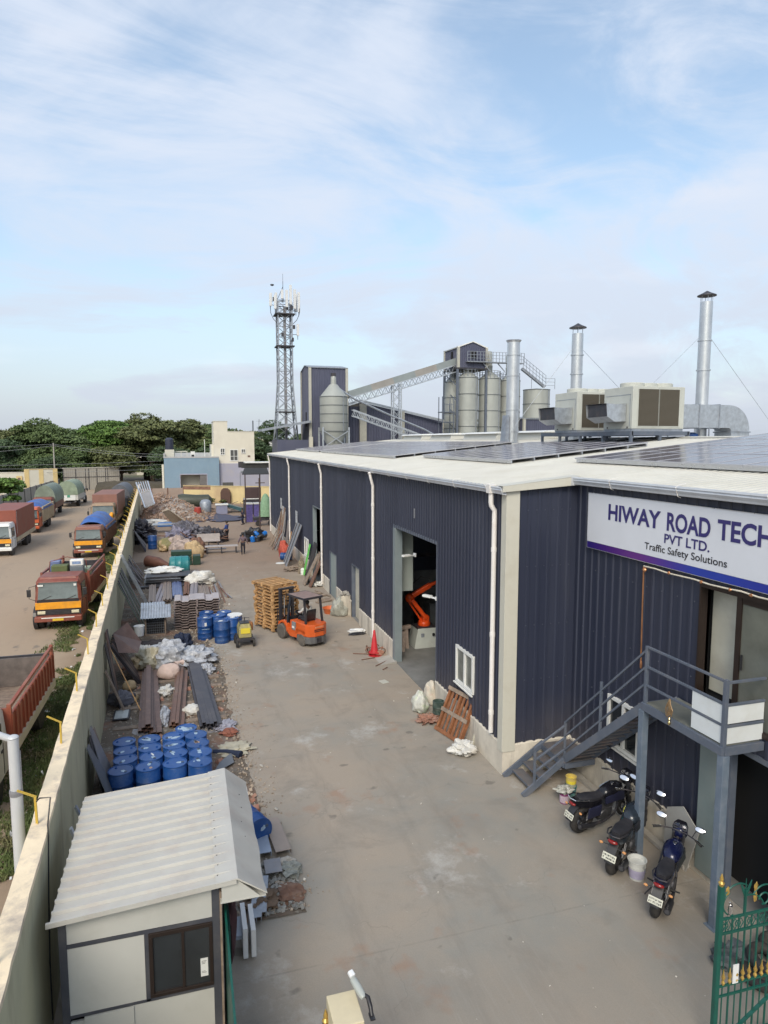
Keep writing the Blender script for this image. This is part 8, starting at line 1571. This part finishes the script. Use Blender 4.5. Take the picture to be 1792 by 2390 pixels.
ch = T('cream_house', 'tall cream house with a stepped top and small framed windows', 'house', (0,112,0)); mb = MB(); mb.prism([(4.55,5.4),(11.0,5.4),(11.0,10.55),(6.75,10.55),(6.75,12.15),(4.55,12.15)],'y',0,7); mb.build('upper_walls', crm, ch); MB().prism([(5.21,0),(13.3,0),(13.3,5.42),(5.21,5.42)],'y',-1.2,7).build('lower_walls', lil2, ch); MB().box(4.1,4.54,.5,6,6.4,8.5).build('side_wing', crm, ch)
mb = MB(); mb.box(4.5,6.8,-.06,7.06,12.15,12.27); mb.box(6.8,11.06,-.06,7.06,10.55,10.66); mb.build('parapet_coping', cwm, ch)
for x,z,w_,h_ in ((5.9,7.35,.55,.9),(7.7,6.75,1.1,1.65),(9.2,7.4,.5,.55)):
    f = MB(); f.box(x-w_/2-.1,x+w_/2+.1,-.10,.0,z+h_/2,z+h_/2+.12); f.box(x-w_/2-.1,x+w_/2+.1,-.10,.0,z-h_/2-.1,z-h_/2); f.box(x-w_/2-.1,x-w_/2,-.10,.0,z-h_/2,z+h_/2); f.box(x+w_/2,x+w_/2+.1,-.10,.0,z-h_/2,z+h_/2); f.box(x-.04,x+.04,-.07,.0,z-h_/2,z+h_/2); f.box(x-w_/2,x+w_/2,-.06,0,z-.2,z-.14); f = f.build('window_frame', white, ch); MB().box(x-w_/2,x+w_/2,-.03,-.01,z-h_/2,z+h_/2).build('pane', M('house_pane',(.10,.10,.10),.2,0,.2), f)
MB().box(9.9,10.3,-.02,.02,6.4,6.7).build('vent', brownm, ch); MB().box(5.7,7.4,-1.24,-1.2,1.6,2.4).build('lower_window', M('house_pane',(0,0,0)), ch); MB().box(8.6,9.4,-1.35,-1.2,4.0,4.25).build('awning', galv_d, ch); MB().path([(8.5,-1.25,3.95),(8.5,-1.25,0)],.04,5).build('pipe', galv_d, ch)
t = T('distant_house', 'tiny cream block with a dark tank above the tree tops', 'house', (-10.5,190,0)); MB().box(-1.9,1.9,0,5,0,13.6).build('walls', crm, t); MB().box(.2,1.9,1,3,13.6,14.9).build('tank', darkst, t)
t = T('white_terrace', 'long pale low building seen far off between the cream house and the lattice tower', 'building', (16,200,0)); MB().box(0,16,0,10,0,9.2).build('walls', M('far_white',(.5,.5,.48),.8,0,.15,.3), t); MB().box(0,16,-.1,.3,9.2,9.8).build('parapet', crm, t)
for (x,y,h_,w_,lb) in ((-74,420,17,6,'faint distant pylon above the trees at the far left'),(-50,430,14.5,14,'faint distant gantry pylon left of centre above the trees'),(27.5,260,17.5,2.2,'slim distant lattice mast left of the cell tower'),(24.2,250,16.5,.5,'thin dark distant mast beside the slim lattice mast')):
    t = T('distant_pylon', lb, 'pylon', (x,y,0), group='far pylons on the horizon'); mb = MB(); s_ = w_*.18
    for a in (-1,1): mb.bar((a*s_*1.2,0,0),(a*s_*.5,0,h_),.12 if w_ > 1 else .35)
    if w_ > 1:
        for i in range(8): mb.bar((-s_*(1.2-.08*i),0,h_*i/8),(s_*(1.1-.08*i),0,h_*(i+1)/8),.08)
        for zz in (.82,.95): mb.bar((-w_/2,0,h_*zz),(w_/2,0,h_*zz),.12)
    mb.build('lattice', M('pylon_grey',(.28,.31,.36),.6,0,.05), t)
# ================================================================ BATCHING PLANT, SILOS AND CELL TOWER BEHIND THE ROOF
PY = 90.0
plm = M('plant_cladding', (.072,.078,.125), .5, 0, .08, .5, dirt=(.15,.15,.2), da=.2, ds=.4, streak=1.5); silm = M('silo_steel', (.36,.375,.355), .5, .15, .07, .6, dirt=(.27,.27,.24), da=.4, ds=.8, streak=1.2); seam = M('seam_dark', (.13,.14,.145), .5, .1, .1)
def house_on(label, name, cat, x0, x1, y0, y1, z0, z1, ridge, ridge_axis='y', base=(0,0,0), opening=None, trim=.35):
    t = T(name, label, cat, base); zr_ = z1+ridge
    def top(x): return z1 + (ridge*(1-abs(2*(x-x0)/(x1-x0)-1)) if ridge_axis == 'y' else 0)
    MB().corr((x0,y0,z0),(1,0,0),(0,0,1),x1-x0,1,.35,.06,vtop=lambda u: top(x0+u)-z0,nrm=(0,-1,0)).build('front_cladding', plm, t)
    MB().corr((x0,y1,z0),(1,0,0),(0,0,1),x1-x0,1,.35,.05,vtop=lambda u: top(x0+u)-z0,nrm=(0,1,0)).build('rear_cladding', plm, t)
    if ridge_axis == 'x':
        for xx, n_ in ((x0,-1),(x1,1)): MB().corr((xx,y0,z0),(0,1,0),(0,0,1),y1-y0,1,.35,.05,vtop=lambda u: z1+ridge*(1-abs(2*u/(y1-y0)-1))-z0,nrm=(n_,0,0)).build('side_cladding', plm, t)
        MB().add([(x0-.15,y0-.2,z1-.03),(x1+.15,y0-.2,z1-.03),(x1+.15,(y0+y1)/2,zr_+.05),(x0-.15,(y0+y1)/2,zr_+.05),(x1+.15,y1+.2,z1-.03),(x0-.15,y1+.2,z1-.03)],[(0,1,2,3),(3,2,4,5)]).build('roof', galv_d, t).modifiers.new('s','SOLIDIFY').thickness = .1
    else:
        for xx, n_ in ((x0,-1),(x1,1)): MB().corr((xx,y0,z0),(0,1,0),(0,0,1),y1-y0,z1-z0,.35,.05,nrm=(n_,0,0)).build('side_cladding', plm, t)
        xm = (x0+x1)/2; MB().add([(x0-.2,y0-.2,z1-.06),(x0-.2,y1+.2,z1-.06),(xm,y1+.2,zr_+.04),(xm,y0-.2,zr_+.04),(x1+.2,y1+.2,z1-.06),(x1+.2,y0-.2,z1-.06)],[(0,1,2,3),(3,2,4,5)]).build('roof', white, t).modifiers.new('s','SOLIDIFY').thickness = .14
    for xx, yy in ((x0,y0),(x1,y0),(x0,y1)): MB().box(xx-trim/2,xx+trim/2,yy-trim/2,yy+trim/2,z0,z1+.0).build('corner_trim', M('plant_trim',(.42,.41,.36),.5,0,.08), t)
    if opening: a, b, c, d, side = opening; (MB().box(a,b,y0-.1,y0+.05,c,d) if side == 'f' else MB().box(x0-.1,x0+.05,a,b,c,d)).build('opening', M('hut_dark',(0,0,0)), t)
    return t
tw = house_on('tall narrow blue clad elevator tower with a pitched cap, behind the cone bottomed silo', 'elevator_tower', 'building', 16.35, 21.4, PY, PY+6.5, 0, 18.9, .5, 'x', opening=(PY+2.6,PY+3.1,11,13,'s'))
sh = T('plant_shed', 'long blue clad shed with pale pillars sloping down behind the roof', 'building', (0,0,0)); a, b = (21.4,93.0), (40.5,99.0)
MB().corr((23.8,93,0),(1,.05,0),(0,0,1),13.5,1,.4,.06,vtop=lambda u: 14.6-.21*u,nrm=(0,-1,0)).build('front_cladding', plm, sh); MB().corr((21.5,93,0),(1,.05,0),(0,0,1),2.4,1,.4,.06,vtop=lambda u: 13.9,nrm=(0,-1,0)).build('front_cladding', plm, sh)
for x,w_,z_ in ((23.9,1.0,14.3),(29.7,.9,13.3),(36.5,.8,11.9)): MB().box(x,x+w_,92.6,93.0,0,z_).build('pillar', M('plant_trim',(0,0,0)), sh)
MB().bar((21.5,92.9,14.0),(24.0,92.9,14.75),.25).build('eave', galv, sh); MB().bar((24,92.9,14.75),(37.6,92.9,11.85),.28).build('eave', galv, sh); MB().add([(23.8,93,14.6),(37.4,93.7,11.8),(37.4,115,11.8),(23.8,115,14.6)],[(0,1,2,3)]).build('roof', galv_d, sh)
l2 = house_on('low blue shed wall with pale corner right of the tall silos', 'side_shed', 'building', 47.3, 56.5, PY-2, PY+10, 0, 12.3, .4, 'x')
lo = T('low_annex', 'low grey sheds beside the foot of the elevator tower', 'building', (0,0,0)); MB().box(11.8,16.1,PY-.5,PY+5,0,9.2).build('walls', plm, lo); MB().prism([(9.8,10.6),(16.3,11.8),(16.3,11.5),(9.8,10.3)],'y',PY-1,PY+4).build('roof', galv_d, lo); MB().box(16.0,16.5,PY-1,PY-.6,0,9.6).build('drain', cream, lo)
def silo(label, x, y, r_, z0, z1, nb, cone_top=1.0, stack=True, coneb=None, group='grey cement silos'):
    t = T('silo', label, 'silo', (x,y,0), group=group); pr_ = [(r_,z0),(r_,z1),(r_*.98,z1+.04),(r_*.28,z1+cone_top) if cone_top > .3 else (.1,z1+cone_top)]
    if coneb is not None: pr_ = [(.35,coneb),(.45,coneb+.3)] + pr_
    MB().lathe(pr_,40).build('shell', silm, t, smooth=30)
    for i in range(nb+1): z_ = z0+(z1-z0)*i/nb; MB().lathe([(r_+.01,z_-.05),(r_+.05,z_-.05),(r_+.05,z_+.05),(r_+.01,z_+.05)],40).build('band', seam, t, smooth=30)
    MB().tube((r_*.5,-r_*.9,z0),(r_*.5,-r_*.9,z1),.05,n=5).build('pipe', galv_d, t)
    if stack: MB().lathe([(.62,z1+.0),(.55,z1+.8),(.48,z1+1.2),(.52,z1+1.9),(.46,z1+2.0),(.46,z1+3.6),(.36,z1+3.9),(.1,z1+4.0)],22,(-.15,0,0)).build('filter_stack', silm, t, smooth=30)
    mb = MB()
    for i in range(16):
        a_ = 2*PI*i/16; mb.bar((r_*.95*math.cos(a_),r_*.95*math.sin(a_),z1),(r_*.95*math.cos(a_),r_*.95*math.sin(a_),z1+1.1),.05)
    for zz in (.6,1.1): mb.path([(r_*.95*math.cos(2*PI*i/16),r_*.95*math.sin(2*PI*i/16),z1+zz) for i in range(17)],.03,4)
    if stack: mb.build('top_rail', galv_d, t)
    return t
cs = silo('cone bottomed silo on steel legs standing in front of the elevator tower', 18.7, PY-4, 1.8, 10.3, 14.7, 4, 1.6, False, 7.2, 'cone_silo')
del cs['group']
MB().lathe([(.55,16.2),(.38,16.25),(.36,16.8),(.33,17.3),(.3,17.35)],18).build('filter_stack', silm, cs, smooth=30); MB().box(-.28,.28,-.28,.28,17.3,17.75).build('stack_cap', darkst, cs)
for x in (-1.7,1.7):
    for y in (-1.3,1.3): MB().box(x-.1,x+.1,y-.1,y+.1,0,10.8).build('leg', galv, cs)
for s_ in (-1,1): MB().bar((-1.7,-1.35*1,8.2),(1.7,-1.35,10.4),.10).build('brace', galv, cs) if s_ > 0 else MB().bar((1.7,-1.38,8.2),(-1.7,-1.38,10.4),.10).build('brace', galv, cs)
silo('half hidden silo at the far left behind the first tall one', 37.9, PY+2, 1.35, 2, 17.5, 7)
silo('first tall grey silo under the head house', 39.0, PY-.5, 1.5, 2, 17.95, 7)
silo('second tall grey silo, right of the head house', 42.55, PY-.3, 1.6, 2, 17.9, 7)
silo('third tall silo with a rust streak partly behind the near chimney', 45.9, PY, 1.5, 2, 17.75, 7)
silo('short wide silo on its own at the end of the sloping stair', 50.3, PY, 1.95, 4, 16.55, 6, .25, False)
MB().box(45.75-45.9,46.05-45.9,-1.53,-1.50,10,17.5).build('rust_streak', rustm, bpy.data.objects['silo.004']) if 'silo.004' in bpy.data.objects else None
hh = house_on('blue clad head house with a pitched roof raised above the silos', 'head_house', 'building', 37.1, 41.4, PY-1.5, PY+3.5, 19.3, 22.2, .75, 'y', opening=(38.9,39.8,20.6,21.6,'f'))
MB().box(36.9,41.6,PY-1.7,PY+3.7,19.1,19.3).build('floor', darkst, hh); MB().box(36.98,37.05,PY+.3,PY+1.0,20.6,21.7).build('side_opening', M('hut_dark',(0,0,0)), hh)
for x,y in ((37.0,PY-1.5),(41.4,PY-1.5),(37.0,PY+3.4),(41.4,PY+3.4)): MB().box(x-.15,x+.15,y-.15,y+.15,0,19.1).build('leg', steelg, hh)
for i in range(8): MB().bar((37.0,PY-1.5,2+2.1*i),(37.0,PY+3.4,4.1+2.1*i),.09).build('brace', steelg, hh)
wk = T('silo_walkway', 'railed steel walkway running across the tops of the silos', 'walkway', (0,0,0)); MB().box(38.2,47.0,PY-2.2,PY-1.2,20.05,20.17).build('deck', galv_d, wk)
mb = MB()
for i in range(19): x = 38.2+8.8*i/18; mb.bar((x,PY-2.2,20.1),(x,PY-2.2,21.5),.06)
for zz in (20.6,21.05,21.5): mb.bar((38.2,PY-2.2,zz),(47.0,PY-2.2,zz),.05)
mb.build('railing', galv_d, wk)
for x in (41.9,44.2): MB().bar((x-1.1,PY-1.7,20.0),(x,PY-1.7,18.9),.12).build('bracket', galv_d, wk)
stt = T('silo_stair', 'steep railed steel stair descending from the walkway to the short silo', 'stair', (0,0,0)); p_, q_ = Vector((46.9,PY-1.7,19.4)), Vector((50.6,PY-1.7,16.9)); MB().bar(p_,q_,.5,.35).build('stair_flight', galv_d, stt)
mb = MB(); [mb.bar(p_+Vector((0,-.4,dz)),q_+Vector((0,-.4,dz)),.05) for dz in (.6,1.1,1.6)]
for i in range(8): v_ = p_.lerp(q_,i/7)+Vector((0,-.4,0)); mb.bar(v_,v_+Vector((0,0,1.6)),.05)
for x in (48.4,52.2): mb.bar((x,PY-1.9,16.6),(x,PY-1.9,18.1),.06)
for zz in (17.1,17.6,18.1): mb.bar((50.6,PY-1.9,zz),(52.2,PY-1.9,zz),.05)
mb.build('stair_rail', galv_d, stt)
def truss(mb, a, b, w, n_, r_=.05, dep=1.0):
    a = Vector(a); b = Vector(b); d = (b-a).normalized(); dn_ = Vector((0,0,-dep)); sd_ = Vector((0,w,0))
    for o_ in (dn_, dn_+sd_, sd_*0, sd_): mb.bar(a+o_, b+o_, r_*1.8)
    for i in range(n_):
        p1 = a.lerp(b,i/n_); p2 = a.lerp(b,(i+1)/n_); pm_ = a.lerp(b,(i+.5)/n_)
        for sft in (sd_*0, sd_): mb.bar(p1+dn_+sft, pm_+sft, r_); mb.bar(pm_+sft, p2+dn_+sft, r_)
    return mb
cv = T('belt_conveyor', 'long covered inclined conveyor rising from the elevator tower to the head house', 'conveyor', (0,0,0)); A_, B_ = Vector((21.6,PY,15.3)), Vector((37.4,PY,20.3)); n_ = 5
for i in range(n_): MB().bar(A_.lerp(B_,i/n_),A_.lerp(B_,(i+1)/n_),1.2,.95).build('cover', M('conveyor_cover%d'%(i%2),((.23,.26,.27),(.28,.265,.25))[i%2],.5,0,.1,1), cv)
truss(MB(), A_+Vector((0,-.6,-.5)), B_+Vector((0,-.6,-.5)), 1.2, 16, .07, .95).build('truss', galv, cv)
tl = T('conveyor_trestle', 'lattice trestle tower holding up the middle of the conveyor', 'trestle', (28.5,PY,0)); mb = MB()
for x in (-.55,.55):
    for y in (-.5,.5): mb.bar((x,y,0),(x,y,16.9),.16)
for i in range(14): z_ = 1.2*i; mb.bar((-.55,-.5,z_),(.55,-.5,z_+1.2),.07); mb.bar((.55,-.5,z_),(-.55,-.5,z_+1.2),.07); mb.bar((-.55,.5,z_),(.55,.5,z_+1.2),.06)
mb.build('lattice', galv, tl)
c2_ = T('lower_conveyor', 'descending lattice conveyor from the cone silo down behind the roof', 'conveyor', (0,0,0)); MB().path([(19.2,PY-4,15.9),(21.5,PY-4,14.5),(26,PY-4,12.6),(31,PY-4.5,10.6),(35.5,PY-5,8.2)],.14,6).build('feed_pipe', galv_d, c2_)
truss(MB(), (21.2,PY-4.5,13.1),(34.2,PY-5,8.6), .9, 20, .06, .8).build('truss', galv, c2_)
ss = T('silo_stair_tower', 'dark caged stair tower at the left of the tall silos', 'stair', (0,0,0)); mb = MB()
for x in (34.6,36.3):
    for y in (PY-2,PY-.6): mb.bar((x,y,0),(x,y,15.2),.10)
for z_ in (9.5,11.6,13.0): mb.box(34.5,36.4,PY-2.1,PY-.5,z_,z_+.12); mb.bar((34.6,PY-2,z_+1.1),(36.3,PY-2,z_+1.1),.06)
for i in range(6): mb.bar((34.6+.34*i,PY-2,13.1),(34.6+.34*i,PY-2,14.3),.05)
mb.build('cage', steelg, ss)
# cell tower: tapering square lattice
ct_ = T('cell_tower', 'tall galvanised lattice cell tower with antenna panels at the top', 'tower', (13.75,95,0)); mb = MB(); HT = 30.0
def hw(z): return 2.1-1.15*min(z,17)/17*1.0 if z < 17 else .95
lev = [0,2.4,4.8,7.1,9.3,11.4,13.4,15.3,17.1,18.8,20.4,22,23.5,25,26.5,28]
for z_a, z_b in zip(lev, lev[1:]):
    a, b = hw(z_a), hw(z_b); C_a = [(-a,-a),(a,-a),(a,a),(-a,a)]; C_b = [(-b,-b),(b,-b),(b,b),(-b,b)]
    for i in range(4):
        j = (i+1) % 4; mb.bar((*C_a[i],z_a),(*C_b[i],z_b),.17); mb.bar((*C_a[i],z_a),(*C_b[j],z_b),.075); mb.bar((*C_a[j],z_a),(*C_b[i],z_b),.075); mb.bar((*C_b[i],z_b),(*C_b[j],z_b),.075)
mb.build('lattice', galv_d, ct_); mb = MB(); mb.box(-.12,.22,-.3,.1,0,27.5); mb.build('cable_ladder', greym, ct_)
for z_, w_ in ((22.0,1.25),(26.3,1.35),(13.0,1.3)): MB().box(-w_,w_,-w_,w_,z_,z_+.14).build('platform', darkst, ct_)
mb = MB(); [mb.bar((-.9,-.9,28.2),(.9,-.9,28.2),.06), mb.bar((-.1,0,28),(-.1,0,30.9),.06), mb.bar((-1.0,-.5,28.2),(-.1,0,30.2),.05), mb.tube((-.1,0,30.9),(-.1,0,31.9),.02)]; mb.build('lightning_rod', darkst, ct_)
anm = M('antenna_white',(.62,.63,.64),.4,0,.05)
for x,y,z_,l in ((.75,-1.3,27.6,2.6),(1.35,-1.0,27.1,2.6),(1.95,-.8,26.7,2.7),(-1.95,-1,27.3,1.6),(-1.7,.6,28.1,1.3),(1.75,-.9,23.5,1.6),(-.9,1.2,27.4,2.2),(.2,-1.35,27.2,2.3),(-1.35,-1.2,26.9,1.9),(1.75,.4,27.0,2.4),(-.4,-1.3,28.3,1.2)):
    o = MB().box(x-.17,x+.17,y-.1,y+.1,z_,z_+l).build('antenna', anm, ct_, bev=.03); MB().tube((x,y+.16,z_-.5),(x,y+.16,z_+l),.04,n=6).build('mount', darkst, o); MB().bar((0,0,z_+.2),(x,y+.12,z_+.2),.06).build('outrigger', darkst, o)
for x,z_ in ((-1.5,28.0),(.95,27.0),(.3,26.9),(1.2,24.4),(1.0,22.7),(-.4,23.3)): MB().box(x-.15,x+.15,-1.15,-.9,z_,z_+.5).build('radio_unit', darkst, ct_)
MB().lathe([(.05,0),(.26,.1),(.24,.22),(.05,.25)],14,(-1.65,-.6,30.05)).build('dome_antenna', darkst, ct_)
mb = MB(); [mb.path([(s_*1.0,-1,25.0),(s_*1.6,-1,25.6),(s_*1.95,-1,26.4),(s_*2.0,-1,27.2)],.04,5) for s_ in (-1,1)]; mb.build('cable_loops', darkst, ct_)
# ================================================================ TREES
def leaf_mesh(name, seed, R_, n_cl, per, ls, flat=.55, mats=None, blobs=14):
    """foliage: leaf sized faces gathered in clumps on a set of lobes, layered like a rain tree"""
    r = np.random.default_rng(seed); cs_ = []
    for _ in range(blobs):
        a = r.random()*2*np.pi; d = R_*.62*np.sqrt(r.random()); cs_.append((d*np.cos(a), d*np.sin(a), R_*flat*(r.random()*1.0-.35) + R_*flat*.35*(1-d/R_), R_*(.26+.2*r.random())))
    P_, Nn = [], []
    for _ in range(n_cl):
        c_ = cs_[r.integers(len(cs_))]; v = r.normal(size=3); v /= np.linalg.norm(v); v[2] = abs(v[2])*.9 - .28; k_ = c_[3]*(.80+.28*r.random())
        ctr = np.array([c_[0]+v[0]*k_, c_[1]+v[1]*k_, c_[2]+v[2]*k_*.62]); m_ = per; off = r.normal(size=(m_,3))*np.array([.55,.55,.16])*R_*.085
        P_.append(ctr+off); nn = np.tile(v*.5+np.array([0,0,.8]), (m_,1)) + r.normal(size=(m_,3))*.55; Nn.append(nn)
    P_ = np.concatenate(P_); Nn = np.concatenate(Nn); Nn /= np.linalg.norm(Nn,axis=1)[:,None]; n = len(P_)
    t1 = np.cross(Nn, r.normal(size=(n,3))); t1 /= np.linalg.norm(t1,axis=1)[:,None]; t2 = np.cross(Nn,t1); s_ = (ls*(.6+.8*r.random(n)))[:,None]
    v = np.stack([P_-t1*s_-t2*s_*.55, P_+t1*s_*.2-t2*s_*.8, P_+t1*s_+t2*s_*.1, P_-t1*s_*.1+t2*s_*.8],1)
    me = bpy.data.meshes.new(name); me.vertices.add(n*4); me.loops.add(n*4); me.polygons.add(n); me.vertices.foreach_set('co', v.reshape(-1)); me.loops.foreach_set('vertex_index', np.arange(n*4)); me.polygons.foreach_set('loop_start', np.arange(0,n*4,4)); me.polygons.foreach_set('loop_total', np.full(n,4)); me.update(); return me
def leafmat(name, a, b, sc=.35):
    k = NT(name); f = k.noise(sc,4,.6); g = k.noise(3.5,3,.6); col = k.mix(k.mr(f,.35,.65), a, b); col = k.mix(k.mr(g,.4,.7,0,.4), col, tuple(x*1.45 for x in b)); return k.fin(col, .75)
LM = [leafmat('leaves_dark',(.042,.070,.030),(.070,.108,.046)), leafmat('leaves_mid',(.066,.100,.034),(.105,.15,.052)), leafmat('leaves_olive',(.080,.100,.034),(.130,.145,.056)), leafmat('leaves_bright',(.070,.135,.026),(.11,.19,.04))]
bark = M('bark',(.075,.055,.040),.9,0,.3,2,bump=.4)
TV = []
for i in range(6):
    me = leaf_mesh('crown', 100+i, 7.0, 2300, 9, .19, .62 if i < 4 else .85, blobs=26); TV.append(me)
def trunk_mb(R_, h, seed):
    r = random.Random(seed); mb = MB(); mb.path([(0,0,-.1),(.1,0,h*.3),(r.uniform(-.3,.3),r.uniform(-.3,.3),h*.62)],[.42,.34,.26],9)
    for _ in range(7): a = r.uniform(0,6.28); d = R_*r.uniform(.4,.75); mb.path([(0,0,h*.5),(d*.4*math.cos(a),d*.4*math.sin(a),h*.72),(d*math.cos(a),d*math.sin(a),h*r.uniform(.8,1.05))],[.22,.14,.05],6)
    return mb
TRK = [trunk_mb(7,8,s_) for s_ in range(3)]; trunkd = []
for m_ in TRK: o = m_.build('trunk', bark, None, smooth=True); trunkd.append(o.data); bpy.data.objects.remove(o)
mcache = {}
def tree(x, y, h, R_, v, lm, label, group=None, name='tree', cat='tree'):
    """h: crown centre height, R_: crown radius"""
    t = T(name, label, cat, (x,y,0), (x*1.7) % 6.28, group)
    key = (v, lm)
    if key not in mcache: me = TV[v].copy(); me.materials.append(LM[lm]); mcache[key] = me
    o = bpy.data.objects.new('crown', mcache[key]); scene.collection.objects.link(o); o.parent = t; s_ = R_/7.0; o.location = (0,0,h-(0 if x < -44 else 1.1)); o.scale = (s_,s_,s_*1.0)
    tk = bpy.data.objects.new('trunk', trunkd[v % 3]); scene.collection.objects.link(tk); tk.parent = t; tk.scale = (s_,s_,h/8.0)
    return t
rn = random.Random(21)
gd = 'trees of the dense belt beyond the lot'
for (x,y,h,R_,v,lm,lb) in (
 (-45,140,7.6,8.5,0,0,'very dark rounded tree at the left edge of the belt'),(-53,150,12.0,8.5,1,0,'tall dark tree rising highest at the left edge'),(-36,143,6.2,6.5,2,0,'dark layered tree just right of the left edge'),(-41,134,3.8,6.5,3,0,'low dark spreading tree behind the white compound wall'),
 (-22.5,150,6.5,7.5,4,1,'mid green tree with a light crown behind the slender pole'),(-29,156,8.4,6.5,5,1,'rounder mid green tree left of the slender pole'),(-14,152,9.3,7.5,1,3,'bright green feathery tree at the top of the belt'),
 (-6.5,146,8.8,8.5,2,2,'wide olive rain tree with layered branches in the middle of the belt'),(1.5,152,9.6,7.5,3,2,'olive crowned tree left of the black water tank'),(-12,140,5.2,6.0,0,2,'lower olive green tree behind the sheet gate'),
 (-19.5,141,4.2,5.2,5,1,'low leafy tree directly behind the left half of the sheet gate'),(-1,133,3.9,6.0,4,0,'low dark tree behind the barred gate panel'),(7.5,150,7.5,7.5,0,1,'mid green tree behind the blue house roof'),(13,146,6.2,6.5,1,0,'dark tree just left of the cream house'),
 (20,158,10.2,4.8,5,0,'round dark tree rising behind the cream house top'),(21,140,3.6,5.5,2,1,'green tree between the cream house and the cell tower'),(30,170,6.4,8,3,1,'far green tree behind the cell tower'),(16,128,3.0,3.5,4,3,'small bright bushy tree beside the cell tower foot')):
    tree(x,y,h,R_,v,lm,lb,gd)
fill = [(-60,158,8,9),(-48,165,9,9),(-36,170,8.4,8),(-26,172,8.2,7),(-18,166,7.6,8),(-9,168,8.6,8),(-2,172,8.5,8),(6,168,8.8,8),(13,170,8,7.5),(-30,146,4.2,6.5),(-25,140,3.0,5),(-8,158,4.5,8),(4,140,4.5,6.5),(10,136,3.8,5),(-16,158,5,7.5),(0,162,4,8),(-33,160,4,8),(-44,152,4,8),(36,180,4,9),(44,190,5,9),(56,200,5,10),(70,220,5,11),(90,230,5,12),(110,250,6,13),(-74,175,8,10),(-66,146,5,9)]
for i,(x,y,h,R_) in enumerate(fill): tree(x,y,h,R_,i % 6,(0,1,2,1,0,2)[i % 6],'tree in the dense green belt, showing only between its neighbours','background trees of the dense belt')
wd = T('woodland', 'continuous distant treeline along the horizon', 'woodland', (0,0,0)); del wd['label'], wd['category']; bpy.data.objects.remove(wd)
me = leaf_mesh('woodland', 55, 12, 900, 8, .8, .3); me.materials.append(LM[1])
# far woodland as one mass
vs = []; rr = np.random.default_rng(9); n = 16000; x = rr.uniform(-260,420,n); y = rr.uniform(215,330,n); z = np.abs(rr.normal(0,1,n))*1.8 + 2.6*np.array([.8+noise.noise(Vector((float(a)*.045,float(b)*.03,0))) for a,b in zip(x,y)]); s_ = rr.uniform(.5,1.4,n)
P_ = np.c_[x,y,z]; nv = rr.normal(size=(n,3)); nv[:,2] += 1; nv /= np.linalg.norm(nv,axis=1)[:,None]; t1 = np.cross(nv, rr.normal(size=(n,3))); t1 /= np.linalg.norm(t1,axis=1)[:,None]; t2 = np.cross(nv,t1); q4 = np.stack([P_-t1*s_[:,None],P_-t2*s_[:,None]*.8,P_+t1*s_[:,None],P_+t2*s_[:,None]*.8],1)
me = bpy.data.meshes.new('far_woodland'); me.vertices.add(n*4); me.loops.add(n*4); me.polygons.add(n); me.vertices.foreach_set('co', q4.reshape(-1)); me.loops.foreach_set('vertex_index', np.arange(n*4)); me.polygons.foreach_set('loop_start', np.arange(0,n*4,4)); me.polygons.foreach_set('loop_total', np.full(n,4)); me.update(); me.materials.append(LM[0])
o = bpy.data.objects.new('far_woodland', me); scene.collection.objects.link(o); S(o,'stuff'); tag(o,'far woodland forming a low green band along the horizon','woodland')
# bushes
def bush(label, x, y, R_, h, lm, seed, ls=.09, n_=420):
    me = leaf_mesh('foliage', seed, R_, n_, 12, ls, .75, blobs=12); me.materials.append(LM[lm]); t = T('bush', label, 'bush', (x,y,0)); o = bpy.data.objects.new('foliage', me); scene.collection.objects.link(o); o.parent = t; o.location = (0,0,h); MB().path([(0,0,0),(0,.1,h*.8)],[.12,.05],6).build('stem', bark, t); return t
bush('light green leafy bush at the left edge in front of the compound wall', -21.5, 88.5, 3.2, 2.6, 3, 61, .16, 700); bush('small sprig of bush beside the left fence corner', -22.0, 101, 1.6, 2.3, 3, 62, .12, 160)
for i,(y,x_) in enumerate(((86,.4),(90,.5),(80,.35))): bush(('scrubby bush on the far end of the boundary wall','second scrubby bush at the wall end','scrubby weeds outside the wall near its far end')[i], wallx(y)-.9-x_, y, 1.1, .9, 2, 70+i, .10, 150)
for i,x_ in enumerate((2.2,3.6,5.0,8.2)): q = Vector((x_, 101.0-.47*(x_+.3)+.6, 0)); bush(('low weed tuft at the left foot of the yellow wall','weed tuft left of the middle of the yellow wall','weed tuft beside the arched shutter','weed tuft right of the arched shutter')[i], x_, q.y-.2, .6, .3, 2, 80+i, .08, 60)
k = NT('scrub_bank'); a = k.noise(.8,7,.7); bm_ = k.fin(k.mix(a,(.035,.028,.018),(.12,.095,.06)),.95,a,.8,.3)
mb = MB(); n1, n2 = 60, 12
for i in range(n1+1):
    for j in range(n2+1): x = -14+30*i/n1; y = 112+18*j/n2; mb.v.append((x,y,2.2*math.sin(PI*j/n2)+.8*noise.noise(Vector((x*.35,y*.3,3)))+.2*noise.noise(Vector((x*1.5,y*1.3,3)))))
for i in range(n1):
    for j in range(n2): q_ = i*(n2+1)+j; mb.f.append((q_,q_+n2+1,q_+n2+2,q_+1))
S(mb.build('earth_bank', bm_, smooth=60))
